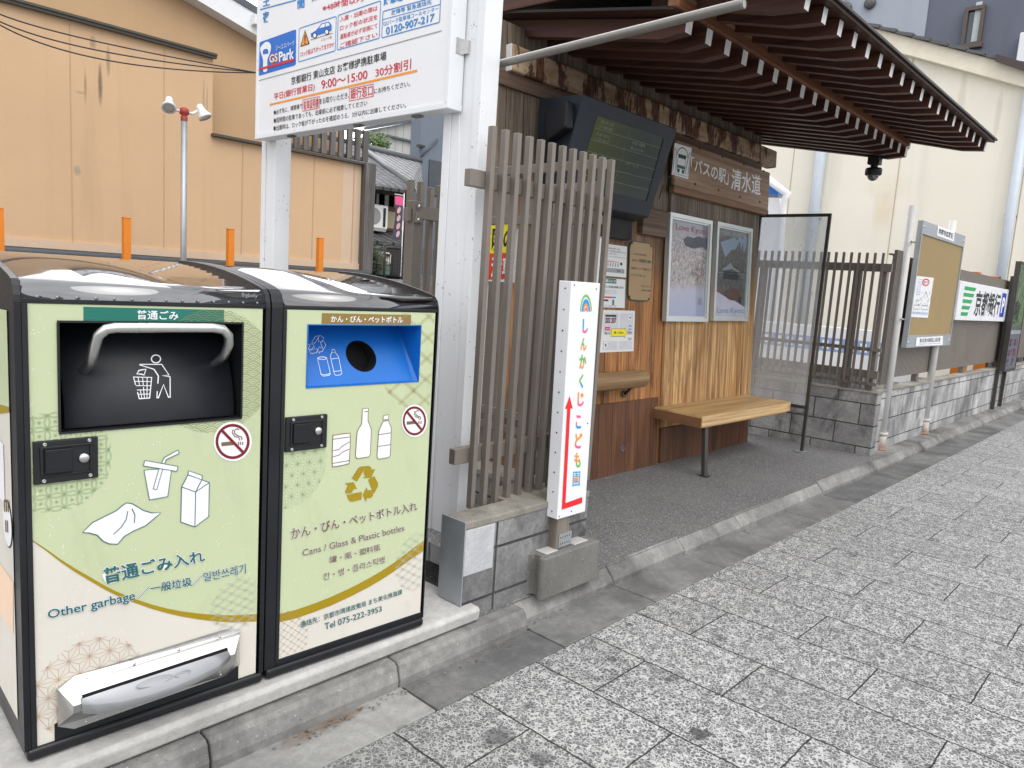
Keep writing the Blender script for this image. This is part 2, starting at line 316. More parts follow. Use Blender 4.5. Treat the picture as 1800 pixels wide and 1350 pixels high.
def m_wood(name, c1, c2, c3=None, axis='z', grain=38, rough=.6, board=0., gap=.004, tops=None, bump=.25, streak=.0, spec=.35, broad=0.):
    """boards along an axis: stretched grain, board-to-board tone, weathered streaks; tops = (z0, z1, colour a, colour b): weathered grey above"""
    t = NT(name); sc = {'z': (1, 1, .045), 'x': (.045, 1, 1), 'y': (1, .045, 1)}[axis]
    c = t.co(); g = t.co(sc); q = t.sep(c)
    across = q[0] if axis != 'x' else q[2]
    n1 = t.noise(g, grain, 6, .65, .6); n2 = t.noise(g, grain*.25, 4, .6, 1.2)
    wv = t.n('ShaderNodeTexWave', wave_type='BANDS', bands_direction='X' if axis != 'x' else 'Z'); wv.inputs['Scale'].default_value = grain*.32; wv.inputs['Distortion'].default_value = 9; wv.inputs['Detail'].default_value = 3; wv.inputs['Detail Scale'].default_value = 1.4; t.l(g, wv.inputs['Vector'])
    k = t.math('ADD', t.math('MULTIPLY', n1, .55), t.math('ADD', t.math('MULTIPLY', n2, .35), t.math('MULTIPLY', wv.outputs[0], .12)))
    col = t.mix(t.mapr(k, .36, .66), c1, c2)
    if c3: col = t.mix(t.mapr(t.noise(t.co(tuple(v*.9 for v in sc), loc=(2, 5, 1)), 9, 5, .6, .5), .48, .66), col, c3)
    if broad:
        bb2 = t.noise(t.co({'z': (1, 1, .16), 'x': (.16, 1, 1), 'y': (1, .16, 1)}[axis], loc=(6, 2, 9)), 7, 5, .62, .8)
        col = t.mix(t.math('MULTIPLY', t.mapr(bb2, .50, .64), broad), col, tuple(x*.38 for x in c1)); col = t.mix(t.math('MULTIPLY', t.mapr(bb2, .44, .34), broad*.6), col, tuple(min(1, x*1.25) for x in c2))
    if board:
        wn_ = t.n('ShaderNodeTexWhiteNoise', noise_dimensions='1D'); t.l(t.math('FLOOR', t.math('DIVIDE', across, board)), wn_.inputs['W'])
        col = t.mix(t.math('MULTIPLY', wn_.outputs[0], .55), col, t.mix(1., col, (.45, .40, .36), 'MULTIPLY'))
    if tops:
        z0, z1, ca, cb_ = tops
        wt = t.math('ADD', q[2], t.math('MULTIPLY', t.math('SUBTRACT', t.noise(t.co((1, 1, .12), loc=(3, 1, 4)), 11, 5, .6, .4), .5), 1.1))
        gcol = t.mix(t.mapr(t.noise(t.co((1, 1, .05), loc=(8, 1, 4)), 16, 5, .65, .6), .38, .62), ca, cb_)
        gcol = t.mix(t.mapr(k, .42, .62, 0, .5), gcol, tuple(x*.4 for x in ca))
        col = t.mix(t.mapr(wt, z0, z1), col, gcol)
    if streak: col = t.mix(t.math('MULTIPLY', t.mapr(t.noise(t.co(sc, loc=(1, 9, 2)), 5, 6, .7, .3), .55, .66), streak), col, (.02, .015, .012))
    h = k
    if board:
        fr = t.math('ABSOLUTE', t.math('SUBTRACT', t.math('FRACT', t.math('DIVIDE', across, board)), .5))
        jn = t.mapr(fr, .5-gap/board, .5-gap/board*.3); col = t.mix(jn, col, (.012, .009, .007)); h = t.math('SUBTRACT', k, jn)
    t.set(col=col, rough=t.mapr(k, .3, .7, rough-.08, rough+.12), spec=spec); t.bump(h, bump, .004); return t.m
def m_label(name, col, flakes=.75, tint=(.86, .88, .74)):
    """printed washi-paper look: small pale flakes and fibres"""
    t = NT(name); c = t.co()
    f1 = t.mapr(t.vor(c, 95), .16, .09); f1 = t.math('MULTIPLY', f1, t.mapr(t.noise(c, 14, 3), .5, .6))
    f2 = t.mapr(t.noise(t.co((1, 1, .5), rot=(0, .6, 0)), 60, 5, .7), .70, .74)
    f3 = t.math('MULTIPLY', t.mapr(t.noise(t.co((1.6, 1, .7), rot=(0, -.5, 0), loc=(4, 4, 4)), 42, 4, .7), .68, .72), t.mapr(t.noise(c, 6, 2), .45, .6))
    k = t.math('MULTIPLY', t.math('MAXIMUM', f1, t.math('MAXIMUM', f2, f3)), flakes)
    base = t.mix(t.mapr(t.noise(c, 3, 4), .3, .7), tuple(x*.95 for x in col), col)
    sm = t.math('MULTIPLY', t.mapr(t.noise(t.co((1, 1, .35), loc=(2, 7, 1)), 5, 6, .7, .6), .54, .72), .22)
    t.set(col=t.mix(sm, t.mix(k, base, tint), tuple(x*.55 for x in col)), rough=t.mapr(t.noise(c, 9, 5, .7), .3, .7, .30, .55), spec=.5); return t.m
def m_stucco(name, col, var=.14, streak=.35, scale=.7, tex=60, stain=(.16, .12, .075), spots=(), ax=0):
    t = NT(name); c = t.co(); n = t.noise(c, scale, 6, .6); v = t.noise(t.co((1, 1, .06)), 2.4, 5, .6, .3); s = t.noise(c, tex, 4, .6)
    base = t.mix(t.mapr(n, .3, .7), tuple(x*(1-var) for x in col), tuple(min(.95, x*(1+var*.5)) for x in col))
    base = t.mix(t.mapr(s, .3, .7, 0, .22), base, tuple(x*.7 for x in col))
    base = t.mix(t.math('MULTIPLY', t.mapr(v, .56, .74), streak), base, tuple(x*.62 for x in col))
    dr = t.math('MULTIPLY', t.mapr(t.noise(t.co((1, 1, .035), loc=(4, 1, 3)), 5.5, 5, .6), .67, .76), t.mapr(t.noise(t.co(loc=(9, 1, 3)), .9, 3), .52, .62))
    base = t.mix(t.math('MULTIPLY', dr, streak), base, stain)
    q = t.sep(c)
    for sx, sz, w, h, k, sc_ in spots:      # named stains: place, half width, half height, strength, colour
        dx = t.math('ABSOLUTE', t.math('DIVIDE', t.math('SUBTRACT', q[ax], sx), w)); dz = t.math('ABSOLUTE', t.math('DIVIDE', t.math('SUBTRACT', q[2], sz), h))
        r = t.math('ADD', t.math('ADD', t.math('POWER', dx, 2.), t.math('POWER', dz, 2.)), t.math('MULTIPLY', t.math('SUBTRACT', t.noise(t.co((1, 1, .25)), 14, 5, .7), .5), 1.6))
        base = t.mix(t.math('MULTIPLY', t.mapr(r, 1.0, .1), k), base, sc_)
    t.set(col=base, rough=.85, spec=.25); t.bump(s, .25, .01); return t.m

MAT_PAV = m_paving(); MAT_ASPH = m_asphalt()
MAT_GUT = m_concrete('gutter_concrete', (.16, .16, .158), (.27, .27, .265), stain=.6)
MAT_KERB = m_concrete('kerb_concrete', (.17, .168, .162), (.34, .335, .32), stain=.75, bs=70, spots=.9)
MAT_SLAB = m_concrete('slab_concrete', (.42, .415, .40), (.56, .55, .53), stain=.22, spots=.25, dark=(.18, .17, .16))
MAT_CAST = m_concrete('cast_concrete', (.15, .145, .135), (.24, .235, .22), stain=.4, spots=.8)
MAT_COPING = m_concrete('coping_concrete', (.22, .21, .18), (.34, .32, .28), stain=.5, moss=.7)
MAT_WOOD_BASE = m_concrete('footing_concrete', (.26, .26, .25), (.38, .38, .37), stain=.5)
MAT_BLOCKL = m_blocks('painted_block_low', 'x', (.17, .17, .17), (.36, .36, .355), .40, .195, .0, dark=.85, ox=.31, oz=-.065)
MAT_BLOCKP = m_blocks('grey_block', 'y', (.27, .27, .27), (.47, .47, .46), .40, .192, .5, dark=.8, ox=.05, oz=-.07)
MAT_BLOCKF = m_blocks('pale_block', 'x', (.42, .42, .42), (.64, .64, .64), .40, .20, .5, dark=.55, ox=.1, oz=-.08, mort=.005)
MAT_BLACK = S('black_frame_paint', (.006, .007, .010), .36, var=.3, bump=.15, bs=300)
MAT_BLACKM = S('black_matte', (.008, .009, .012), .5, var=.3)
MAT_DRUM = S('drum_dark_plastic', (.011, .013, .018), .42, var=.25, bump=.1, bs=260)
MAT_VOID = S('dark_inside', (.002, .002, .002), .9)
MAT_LIDB = S('gloss_black_lid', (.004, .004, .005), .09, var=.2, spec=1.0, coat=1.0); MAT_LIDB.node_tree.nodes['Principled BSDF'].inputs['Coat IOR'].default_value = 2.0
def m_lid():
    t = NT('clear_cover_over_panel'); c = t.co(); q = t.sep(c)
    n = t.noise(c, 5, 4); t.set(col=t.mix(t.mapr(n, .3, .7), (.05, .053, .06), (.09, .093, .10)), rough=t.mapr(t.noise(c, 30, 4), .3, .7, .03, .10), spec=1.0, coat=1.0, coatr=.02); t.b.inputs['Coat IOR'].default_value = 2.1; t.b.inputs['Metallic'].default_value = .3; return t.m
MAT_LIDC = m_lid()
MAT_GREEN = m_label('label_green_washi', (.53, .60, .375)); MAT_GREEN2 = m_label('label_pale_green_washi', (.54, .61, .38))
MAT_BEIGE = m_label('label_beige_washi', (.69, .66, .585), tint=(.88, .87, .84))
MAT_GOLD = S('print_gold', rgb(160, 135, 0), .42, var=.05); MAT_TEAL = S('print_teal', rgb(34, 98, 108), .42, var=.05)
MAT_DGREEN = S('print_deep_green', rgb(22, 112, 98), .42, var=.06); MAT_BROWN = S('print_brown', rgb(118, 98, 72), .42, var=.05)
MAT_OCHRE = S('print_ochre', rgb(140, 115, 58), .42, var=.05); MAT_WHITE = S('print_white', (.83, .84, .86), .42, var=.03)
MAT_CRIM = S('print_crimson', rgb(120, 20, 34), .42, var=.05); MAT_REDP = S('print_red', rgb(203, 30, 52), .45, var=.04); MAT_BLUEP = S('print_blue', rgb(30, 130, 200), .45, var=.04)
MAT_NAVY = S('print_navy', rgb(0, 105, 200), .45, var=.04); MAT_INK = S('print_black', (.016, .016, .018), .45); MAT_GREY = S('print_grey', rgb(150, 152, 156), .45)
MAT_YEL = S('print_yellow', rgb(240, 222, 30), .45, var=.03); MAT_ORG = S('print_orange', rgb(240, 150, 30), .45, var=.03); MAT_PINK = S('print_pink', rgb(235, 90, 145), .45, var=.03)
MAT_LGRN = S('print_lime', rgb(110, 185, 70), .45, var=.03); MAT_CYAN = S('print_cyan', rgb(0, 150, 215), .45, var=.03)
MAT_PATG = S('pattern_olive', rgb(134, 138, 92), .45); MAT_PATT = S('pattern_sage', rgb(146, 172, 132), .45); MAT_PATB = S('pattern_tan', rgb(196, 168, 146), .45); MAT_PATK = S('pattern_brown', rgb(170, 152, 100), .45); MAT_PATS = S('pattern_grey', rgb(186, 190, 180), .45)
MAT_STEEL = S('brushed_steel', (.66, .66, .65), .30, metal=1., var=.12, bump=.12, bs=200); MAT_STEELP = S('pedal_plate', (.30, .31, .32), .38, metal=.5, var=.08)
MAT_SCREW = S('screw_head', (.5, .5, .48), .35, metal=1.)
MAT_BLUE = S('blue_hopper_plastic', (.003, .135, .50), .38, var=.08)
MAT_WPAINT = S('white_post_paint', (.78, .80, .82), .38, var=.04, spots=.9); MAT_WSIGN = S('white_sign_sheet', (.80, .815, .84), .35, var=.03, spots=.25)
MAT_SLAT = S('taupe_slat_metal', (.21, .185, .16), .42, metal=.25, var=.1, vs=3, bump=.05); MAT_SLATD = S('taupe_post_metal', (.185, .165, .145), .42, metal=.25, var=.1, vs=3)
MAT_DKFRAME = S('dark_bronze_frame', (.060, .055, .050), .4, metal=.3)
MAT_GALV = S('galvanised_steel', (.40, .43, .45), .42, metal=.55, var=.14, vs=10); MAT_RUST = S('rust_patch', (.16, .065, .03), .8, var=.4, vs=30)
MAT_PIPEW = S('pale_painted_pipe', (.60, .60, .58), .4, var=.08, spots=.4)
MAT_ALU = S('aluminium_frame', (.62, .66, .65), .35, metal=.45, var=.06)

# ------------------------------------------------------------------ ground and paving
Z_IN, Z_SLAB = .09, .15
def sheet(name, x0, x1, y0, y1, z, m): return struct(MB().add([(x0, y0, z), (x1, y0, z), (x1, y1, z), (x0, y1, z)], [(0, 1, 2, 3)], m).build(name))
MAT_FAR = m_concrete('far_ground', (.10, .10, .10), (.16, .16, .155), stain=.3)
sheet('ground', -300, 300, -300, 300, -.05, MAT_FAR)
sheet('pavement', -6, 40, -3.2, 1.66, 0., MAT_PAV)
MAT_GUTP = m_concrete('gutter_concrete_pale', (.24, .24, .235), (.36, .36, .35), stain=.4, dark=(.12, .115, .105), marks=[([(712, 1282, .035, .022, .8)], (.13, .13, .125)), ([(560, 1275, .10, .05, .6), (600, 1262, .10, .03, .6), (520, 1300, .06, .04, .5)], (.15, .105, .075))]); MAT_GUTD = m_concrete('gutter_concrete_dark', (.115, .115, .115), (.20, .20, .196), stain=.7)
g = MB(); x = -5.05
while x < 40:
    g.frame_box((x+.004, 1.664, -.04), (.652, 0, 0), (0, .19 if x < 2 else .235, 0), (0, 0, .043+random.uniform(-.002, .002)), MAT_GUTP if .8 < x < 1 else random.choice((MAT_GUT, MAT_GUT, MAT_GUTD))); x += .66
struct(g.build('gutter', bevel=.004))
g = MB(); x = -5.06
while x < 40:
    dz = random.uniform(-.003, .003); dy = random.uniform(-.003, .003)
    if x > 2.1: pr = [(x+.003, 1.897+dy, -.04), (x+.003, 1.893+dy, .026+dz), (x+.003, 1.905+dy, .044+dz), (x+.003, 1.945, .088+dz), (x+.003, 1.958, .091+dz), (x+.003, 1.958, -.04)]
    else: pr = [(x+.003, 1.852+dy, -.04), (x+.003, 1.848+dy, .03), (x+.003, 1.862+dy, .078+dz), (x+.003, 1.876+dy, .09+dz), (x+.003, 1.938, .092+dz), (x+.003, 1.938, -.04)]
    g.prism(pr, (.654, 0, 0), MAT_KERB); x += .66
struct(g.build('kerb', bevel=.008, seg=3))
sheet('shelter_floor', 1.95, 6.95, 1.938, 3.2, Z_IN-.003, MAT_ASPH)
sheet('parking_lot', -20, 17, 3.2, 9.9, .05, MAT_ASPH)
sheet('wall_footing_strip', 6.95, 40, 1.938, 2.2, Z_IN-.004, MAT_KERB)
s = MB(); s.prism([(-6, 1.938, Z_IN-.1), (-6, 1.925, Z_IN+.004), (-6, 1.905, Z_IN+.008), (-6, 1.900, Z_SLAB-.012), (-6, 1.912, Z_SLAB), (-6, 3.2, Z_SLAB), (-6, 3.2, Z_IN-.1)], (7.97, 0, 0), MAT_SLAB)
struct(s.build('slab', bevel=.006))
# bits of grit and dead leaves lying in the gutter
MAT_LEAF = S('dead_leaf', (.16, .075, .035), .8, var=.5, vs=60)
g = MB()
for i in range(170):
    a = random.random(); x = random.choice((1.35, 1.5, 1.2, 2.0, 2.3, random.uniform(.9, 3.5), random.uniform(.9, 6)))+random.gauss(0, .08); y = (1.835 if x < 2.1 else 1.885)-abs(random.gauss(0, .025)); r = random.uniform(.0015, .0075)
    th = random.uniform(0, 6); g.add([(x+r*cos(th+k), y+r*.7*sin(th+k), .0045+random.uniform(0, .004)) for k in (0, 1.7, 3.1, 4.6)], [(0, 1, 2, 3)], random.choice((MAT_LEAF, MAT_CAST, MAT_CAST)))
o = g.build('gutter_litter', weld=False); o['kind'] = 'stuff'; o['label'] = 'grit and bits of dead leaf lying in the gutter'; 

# ------------------------------------------------------------------ the two bins
YF = 1.950                                  # front plane of the bins, in their own turned frame
BIN_PIVOT, BIN_TURN = (1.085, 1.950, 0), -.04
turned(BIN_PIVOT, BIN_TURN)
def BF(u, v, l=0): return onY(u, v, YF-.0007*l)
def Q(F, pts, l): return [F(u, v, l) for u, v in pts]
NF = (0, -1, 0)
def clip_lines(lines, inside, step=.004):
    out = []
    for a, b in lines:
        L = math.hypot(b[0]-a[0], b[1]-a[1]); n = max(1, int(L/step)); run = []
        for i in range(n+1):
            p = (a[0]+(b[0]-a[0])*i/n, a[1]+(b[1]-a[1])*i/n)
            if inside(p): run.append(p)
            else:
                if len(run) > 1: out.append((run[0], run[-1]))
                run = []
        if len(run) > 1: out.append((run[0], run[-1]))
    return out
def draw_lines(mb, segs, y, w, m):
    for a, b in segs:
        dx, dz = b[0]-a[0], b[1]-a[1]; L = math.hypot(dx, dz) or 1; px, pz = -dz/L*w/2, dx/L*w/2
        mb.add([(a[0]+px, y, a[1]+pz), (b[0]+px, y, b[1]+pz), (b[0]-px, y, b[1]-pz), (a[0]-px, y, a[1]-pz)], [(0, 1, 2, 3)], m)
def pat_seigaiha(cx, cz, R, r=.0235):
    L = []; row = 0; z = cz-R-r
    while z < cz+R+r:
        x = cx-R-r+(row % 2)*r
        while x < cx+R+r:
            front = [(x-r, z-r/2), (x+r, z-r/2), (x, z-r)]
            for k in (1, .74, .48, .22):
                pts = arc(x, z, r*k, 0, 180, 16)
                for p, q in zip(pts, pts[1:]):
                    if all(math.hypot((p[0]+q[0])/2-f[0], (p[1]+q[1])/2-f[1]) > r*.995 for f in front): L.append((p, q))
            x += 2*r
        z += r*.5; row += 1
    return L
def pat_asanoha(cx, cz, R, s=.034):
    L = []; h = s*sqrt(3)/2; n = int(R/s)+3
    for i in range(-n, n):
        for j in range(-n, n):
            x = cx+i*s+(j % 2)*s/2; z = cz+j*h; A = (x, z); B_ = (x+s, z); C_ = (x+s/2, z+h); D = (x+s/2, z-h)
            for T in ((A, B_, C_), (A, B_, D)):
                g = (sum(p[0] for p in T)/3, sum(p[1] for p in T)/3); L += [(p, g) for p in T]
            L += [(A, B_), (A, C_), (A, D)]
    return L
def pat_shippo(cx, cz, R, s=.033):
    L = []; n = int(R/s)+2
    for i in range(-n, n):
        for j in range(-n, n):
            x, z = cx+i*s, cz+j*s
            for k in (1., .9):
                pts = arc(x, z, s*.707*k, 0, 360, 20); L += list(zip(pts, pts[1:]))
            for a in (0, 45, 90, 135): L.append(((x-s*.16*cos(radians(a)), z-s*.16*sin(radians(a))), (x+s*.16*cos(radians(a)), z+s*.16*sin(radians(a)))))
    return L
def pat_grid(cx, cz, R, s=.045, d=.008, star=True, rot=32):
    L = []; n = int(R/s)+2; ca, sa = cos(radians(rot)), sin(radians(rot)); cb, sb = cos(radians(-rot)), sin(radians(-rot))
    for i in range(-n, n+1):
        for k in (-d, 0, d):
            o = i*s+k
            for c_, s_ in ((ca, sa), (cb, sb)): L.append(((cx-s_*o-c_*R, cz+c_*o-s_*R), (cx-s_*o+c_*R, cz+c_*o+s_*R)))
    if star:
        for i in range(-n*2, n*2+1):
            for j in range(-n*2, n*2+1):
                if (i+j) % 2: continue
                x = cx+i*s/(2*sa); z = cz+j*s/(2*ca)
                if (i % 2) == 0: continue
                for a in (0, 45, 90, 135): L.append(((x-s*.2*cos(radians(a)), z-s*.2*sin(radians(a))), (x+s*.2*cos(radians(a)), z+s*.2*sin(radians(a)))))
    return L
def xz(u, v): p = BF(u, v); return (p.x, p.z)
def nosmoke(mb, F, c, rx, ry, l, w):
    """no-smoking disc; c = centre px, rx/ry = ellipse half axes px"""
    E = lambda k, a0=0, a1=360, n=40: [(c[0]+rx*k*cos(radians(a0+(a1-a0)*i/n)), c[1]+ry*k*sin(radians(a0+(a1-a0)*i/n))) for i in range(n+1)]
    mb.poly(Q(F, E(1.12)[:-1], l), MAT_WHITE)
    a = Q(F, E(1), l+1); b = Q(F, E(.84), l+1); n = len(a)
    mb.add(a+b, [(i, i+1, n+i+1, n+i) for i in range(n-1)], MAT_CRIM)
    P_ = lambda x, y: F(c[0]+rx*x, c[1]+ry*y, l+1)
    mb.poly([P_(-.66, .05), P_(.12, -.02), P_(.12, .2), P_(-.66, .27)], MAT_BROWN)
    for x in (.32, .44, .56): mb.poly([P_(x, .02), P_(x+.06, .02), P_(x+.06, .2), P_(x, .2)], MAT_BROWN)
    mb.stroke([P_(.55, -.08), P_(.52, -.26), P_(.3, -.32), P_(.12, -.45), P_(.1, -.62), P_(.25, -.72), P_(.38, -.66)], w*.8, MAT_BROWN, NF)
    mb.stroke([P_(.42, -.06), P_(.36, -.22), P_(.12, -.28), P_(-.02, -.48), P_(.02, -.68)], w*.7, MAT_BROWN, NF)
    mb.stroke([F(c[0]-rx*.66, c[1]-ry*.66, l+2), F(c[0]+rx*.66, c[1]+ry*.66, l+2)], w*1.9, MAT_CRIM, NF)
def latch(par, quad, keyc):
    p = [BF(*q) for q in quad]; x0 = (p[0].x+p[3].x)/2; x1 = (p[1].x+p[2].x)/2; z1 = (p[0].z+p[1].z)/2; z0 = (p[2].z+p[3].z)/2
    m = MB(); m.box(x0, x1, YF-.010, YF+.002, z0, z1, MAT_BLACKM); w, h = x1-x0, z1-z0
    for a, b, c_, d in ((.10, .90, .16, .20), (.10, .90, .84, .88), (.10, .14, .2, .84), (.86, .90, .2, .84)): m.box(x0+w*a, x0+w*b, YF-.014, YF-.009, z0+h*c_, z0+h*d, MAT_BLACKM)
    m.box(x0+w*.16, x0+w*.58, YF-.017, YF-.009, z0+h*.24, z0+h*.80, MAT_BLACK)
    o = m.build('latch_plate', par, bevel=.002)
    k = MB(); kp = BF(*keyc); k.lathe((kp.x, YF-.009, kp.z), (0, -1, 0), [(0.012, 0), (.012, .006), (.0105, .009), (0, .009)], MAT_STEEL, 18); k.build('key_lock', o)
    for fx, fz in ((.17, .92), (.86, .93), (.15, .07), (.87, .08)):
        q = MB(); q.lathe((x0+w*fx, YF-.0095, z0+h*fz), (0, -1, 0), [(.005, 0), (.0046, .002), (.002, .0026), (.0018, .001), (0, .001)], MAT_SCREW, 12); q.build('screw', o)
    return o
def bin_shell(name, label, x0, x1, lx0, lx1, y_b, lz0, lz1):
    """black framed cabinet: skirt, side walls, corner posts, sloped lid ends"""
    t = thing(name, ((x0+x1)/2, (YF+y_b)/2, Z_SLAB), label, 'trash bin')
    lidz = lambda y: 1.338+.056*(1-max(0, 1-(y-YF-.05)/(y_b-YF-.06))**2.2)
    prof = [(YF-.004, Z_SLAB+.03), (YF-.004, 1.285), (YF-.002, 1.30), (YF+.006, 1.322), (YF+.022, 1.336), (YF+.05, 1.344)]+[(YF+.05+(y_b-.06-YF)*i/8, lidz(YF+.05+(y_b-.06-YF)*i/8)+.006) for i in range(1, 9)]+[(y_b, 1.35), (y_b, Z_SLAB+.03)]
    m = MB()
    for a, b in ((x0, lx0-.012), (lx1+.008, x1)): m.prism([(a, y, z) for y, z in prof], (b-a, 0, 0), MAT_BLACK)
    m.box(lx0-.012, lx1+.008, YF+.16, y_b-.01, Z_SLAB+.03, 1.28, MAT_BLACKM)
    m.box(lx0-.012, lx1+.008, YF-.002, YF+.02, lz1, 1.292, MAT_BLACK); m.box(lx0-.012, lx1+.008, YF-.002, YF+.02, Z_SLAB+.03, lz0, MAT_BLACK)
    m.box(lx0-.012, lx0, YF-.006, YF+.02, lz0, lz1, MAT_BLACKM)
    m.build('cabinet', t, bevel=.012, seg=3)
    k = MB(); k.box(x0+.004, x1-.004, YF-.012, y_b-.01, Z_SLAB+.004, Z_SLAB+.034, MAT_BLACK); k.build('plinth', t, bevel=.009, seg=3)
    return t, lidz
def lid(t, a, b, y_b, lidz, m, name='lid'):
    k = MB(); pr = [(YF-.001, 1.292), (YF+.001, 1.306), (YF+.008, 1.322), (YF+.02, 1.332), (YF+.045, 1.338)]+[(YF+.05+(y_b-.1-YF)*i/12, lidz(YF+.05+(y_b-.1-YF)*i/12)) for i in range(1, 13)]+[(y_b-.02, 1.30), (y_b-.02, 1.28), (YF+.01, 1.28)]
    n = len(pr); vs = [(a, y, z) for y, z in pr]+[(b, y, z) for y, z in pr]
    k.add(vs, [(i, i+1, n+i+1, n+i) for i in range(n-1)], m, True); k.poly([(a, y, z) for y, z in pr], m); k.poly([(b, y, z) for y, z in pr], m)
    return k.build(name, t)

# ---- general waste bin
B1L, B1R = (BF(47, 530).x+BF(65, 1312).x)/2, (BF(463, 545).x+BF(448, 1185).x)/2; Z1B, Z1T = (BF(65, 1312).z+BF(448, 1185).z)/2, (BF(47, 530).z+BF(463, 545).z)/2
bin1, lz = bin_shell('trash_bin', 'black trash bin for general waste, with steel handle and foot pedal', .466, B1R+.022, B1L, B1R, 2.60, Z1B, Z1T)
o = lid(bin1, B1L-.012, B1R+.008, 2.60, lz, MAT_LIDC)
k = MB(); k.text('Bigbelly', [BF(*q, 3)+Vector((0, -.004, 0)) for q in zc('A1', (1590, 278), (1695, 288), (1692, 318), (1590, 312))], MAT_GREY)
k.build('maker_mark', o, weld=False)
for i in range(14): k = MB(); x = B1L+.02+i*.041; k.lathe((x, YF-.001, 1.296), (0, -1, 0), [(.004, 0), (.003, .002), (0, .002)], MAT_LIDC, 8); k.build('rivet', o)
hx0, hz1 = xz(*zc('A1', (388, 476))[0]); hx1, _ = xz(*zc('A1', (1592, 490))[0]); _, hz0 = xz(*zc('A1', (1580, 1100))[0])
AR1 = {'x': (B1L, B1R), 'z': (Z1B, Z1T)}
m = MB(); L0 = lambda x0, x1, z0, z1, mt: m.add([(x0, YF, z0), (x1, YF, z0), (x1, YF, z1), (x0, YF, z1)], [(0, 1, 2, 3)], mt)
L0(B1L, B1R, hz1, Z1T, MAT_GREEN); L0(B1L, hx0, hz0, hz1, MAT_GREEN); L0(hx1, B1R, hz0, hz1, MAT_GREEN); L0(B1L, B1R, Z1B, hz0, MAT_BEIGE)
up = zc('A2', (222, 632), (310, 697), (400, 762), (500, 825), (600, 882), (690, 935), (770, 975), (880, 1020), (1000, 1060), (1100, 1086), (1200, 1105), (1300, 1118), (1400, 1127), (1530, 1131), (1668, 1130))
lo = zc('A2', (222, 640), (310, 710), (400, 780), (500, 849), (600, 908), (690, 960), (770, 1001), (880, 1045), (1000, 1088), (1100, 1116), (1200, 1139), (1300, 1156), (1400, 1169), (1530, 1178), (1668, 1178))
UP3, LO3 = Q(BF, up, 1), Q(BF, lo, 1.5); UP3[0].x = LO3[0].x = B1L; UP3[-1].x = LO3[-1].x = B1R
ytop = YF-.0007
for a, b in zip(UP3, UP3[1:]): m.add([a, b, (b.x, ytop, hz0), (a.x, ytop, hz0)], [(0, 1, 2, 3)], MAT_GREEN)
Un = [Vector((p.x, YF-.0011, p.z)) for p in UP3]
for i in range(len(Un)-1): m.add([Un[i], Un[i+1], LO3[i+1], LO3[i]], [(0, 1, 2, 3)], MAT_GOLD)
def arc_z(x):
    for a, b in zip(UP3, UP3[1:]):
        if a.x <= x <= b.x: return a.z+(b.z-a.z)*(x-a.x)/(b.x-a.x)
    return 0
inp = lambda p: B1L+.002 < p[0] < B1R-.002 and Z1B+.003 < p[1] < Z1T-.003 and not (hx0-.002 < p[0] < hx1+.002 and hz0-.002 < p[1] < hz1+.002)
def circ(c, r): return lambda p: (p[0]-c[0])**2+(p[1]-c[1])**2 < r*r
yp = YF-.0014
c1 = xz(*zc('A1', (1420, 800))[0]); draw_lines(m, clip_lines(pat_seigaiha(*c1, .175), lambda p: inp(p) and circ(c1, .17)(p)), yp, .0012, MAT_PATG)
c1 = xz(98, 812); draw_lines(m, clip_lines(pat_shippo(*c1, .13), lambda p: inp(p) and circ(c1, .125)(p)), yp, .0008, MAT_PATT)
c2 = xz(*zc('A2', (1570, 1060))[0]); draw_lines(m, clip_lines(pat_grid(*c2, .085, .022, .003), lambda p: inp(p) and circ(c2, .085)(p)), yp, .0006, MAT_PATS)
c3 = xz(158, 1205); draw_lines(m, clip_lines(pat_asanoha(*c3, .14, .047), lambda p: inp(p) and circ(c3, .13)(p)), yp, .0011, MAT_PATB)
m.poly(Q(BF, zc('A1', (550, 372), (1477, 393), (1477, 472), (550, 465)), 1), MAT_DGREEN)
m.text('普通ごみ', Q(BF, zc('A1', (902, 393), (1178, 401), (1176, 460), (902, 455)), 2), MAT_WHITE, .015)
HL = (0, -.0006, 0)
m.text('普通ごみ入れ', Q(BF, zc('A2', (672, 818), (1340, 697), (1355, 777), (690, 928)), 4), MAT_TEAL, .022, (MAT_WHITE, .035), HL)
m.text('Other garbage', Q(BF, zc('A2', (312, 1097), (888, 967), (893, 1045), (318, 1172)), 4), MAT_TEAL, .016, (MAT_WHITE, .03), HL)
m.text('一般垃圾', Q(BF, zc('A2', (990, 925), (1262, 875), (1265, 938), (992, 985)), 4), MAT_TEAL, .016, (MAT_WHITE, .03), HL)
m.text('일반쓰레기', Q(BF, zc('A2', (1338, 850), (1618, 787), (1622, 855), (1342, 910)), 4), MAT_TEAL, .01, (MAT_WHITE, .03), HL)
for a, b in (((915, 1018), (985, 940)), ((1270, 932), (1335, 866))):
    m.stroke(Q(BF, zc('A2', a, b), 4), .0055, MAT_WHITE, NF); m.stroke(Q(BF, zc('A2', a, b), 5), .002, MAT_TEAL, NF)
def icon(mb, F, zk, pts, l, fill, line, w=.0024):
    q = zc(zk, *pts)
    if fill: mb.poly(Q(F, q, l), fill)
    if line: mb.stroke(Q(F, q, l+.6), w, line, NF, closed=True)
def smooth(pts, n=6):
    out = []; N = len(pts)
    for i in range(N):
        p0, p1, p2, p3 = (Vector(pts[(i+k-1) % N]) for k in range(4))
        for j in range(n):
            t = j/n; out.append(tuple(.5*((2*p1)+(p2-p0)*t+(2*p0-5*p1+4*p2-p3)*t*t+(3*p1-p0-3*p2+p3)*t**3)))
    return out
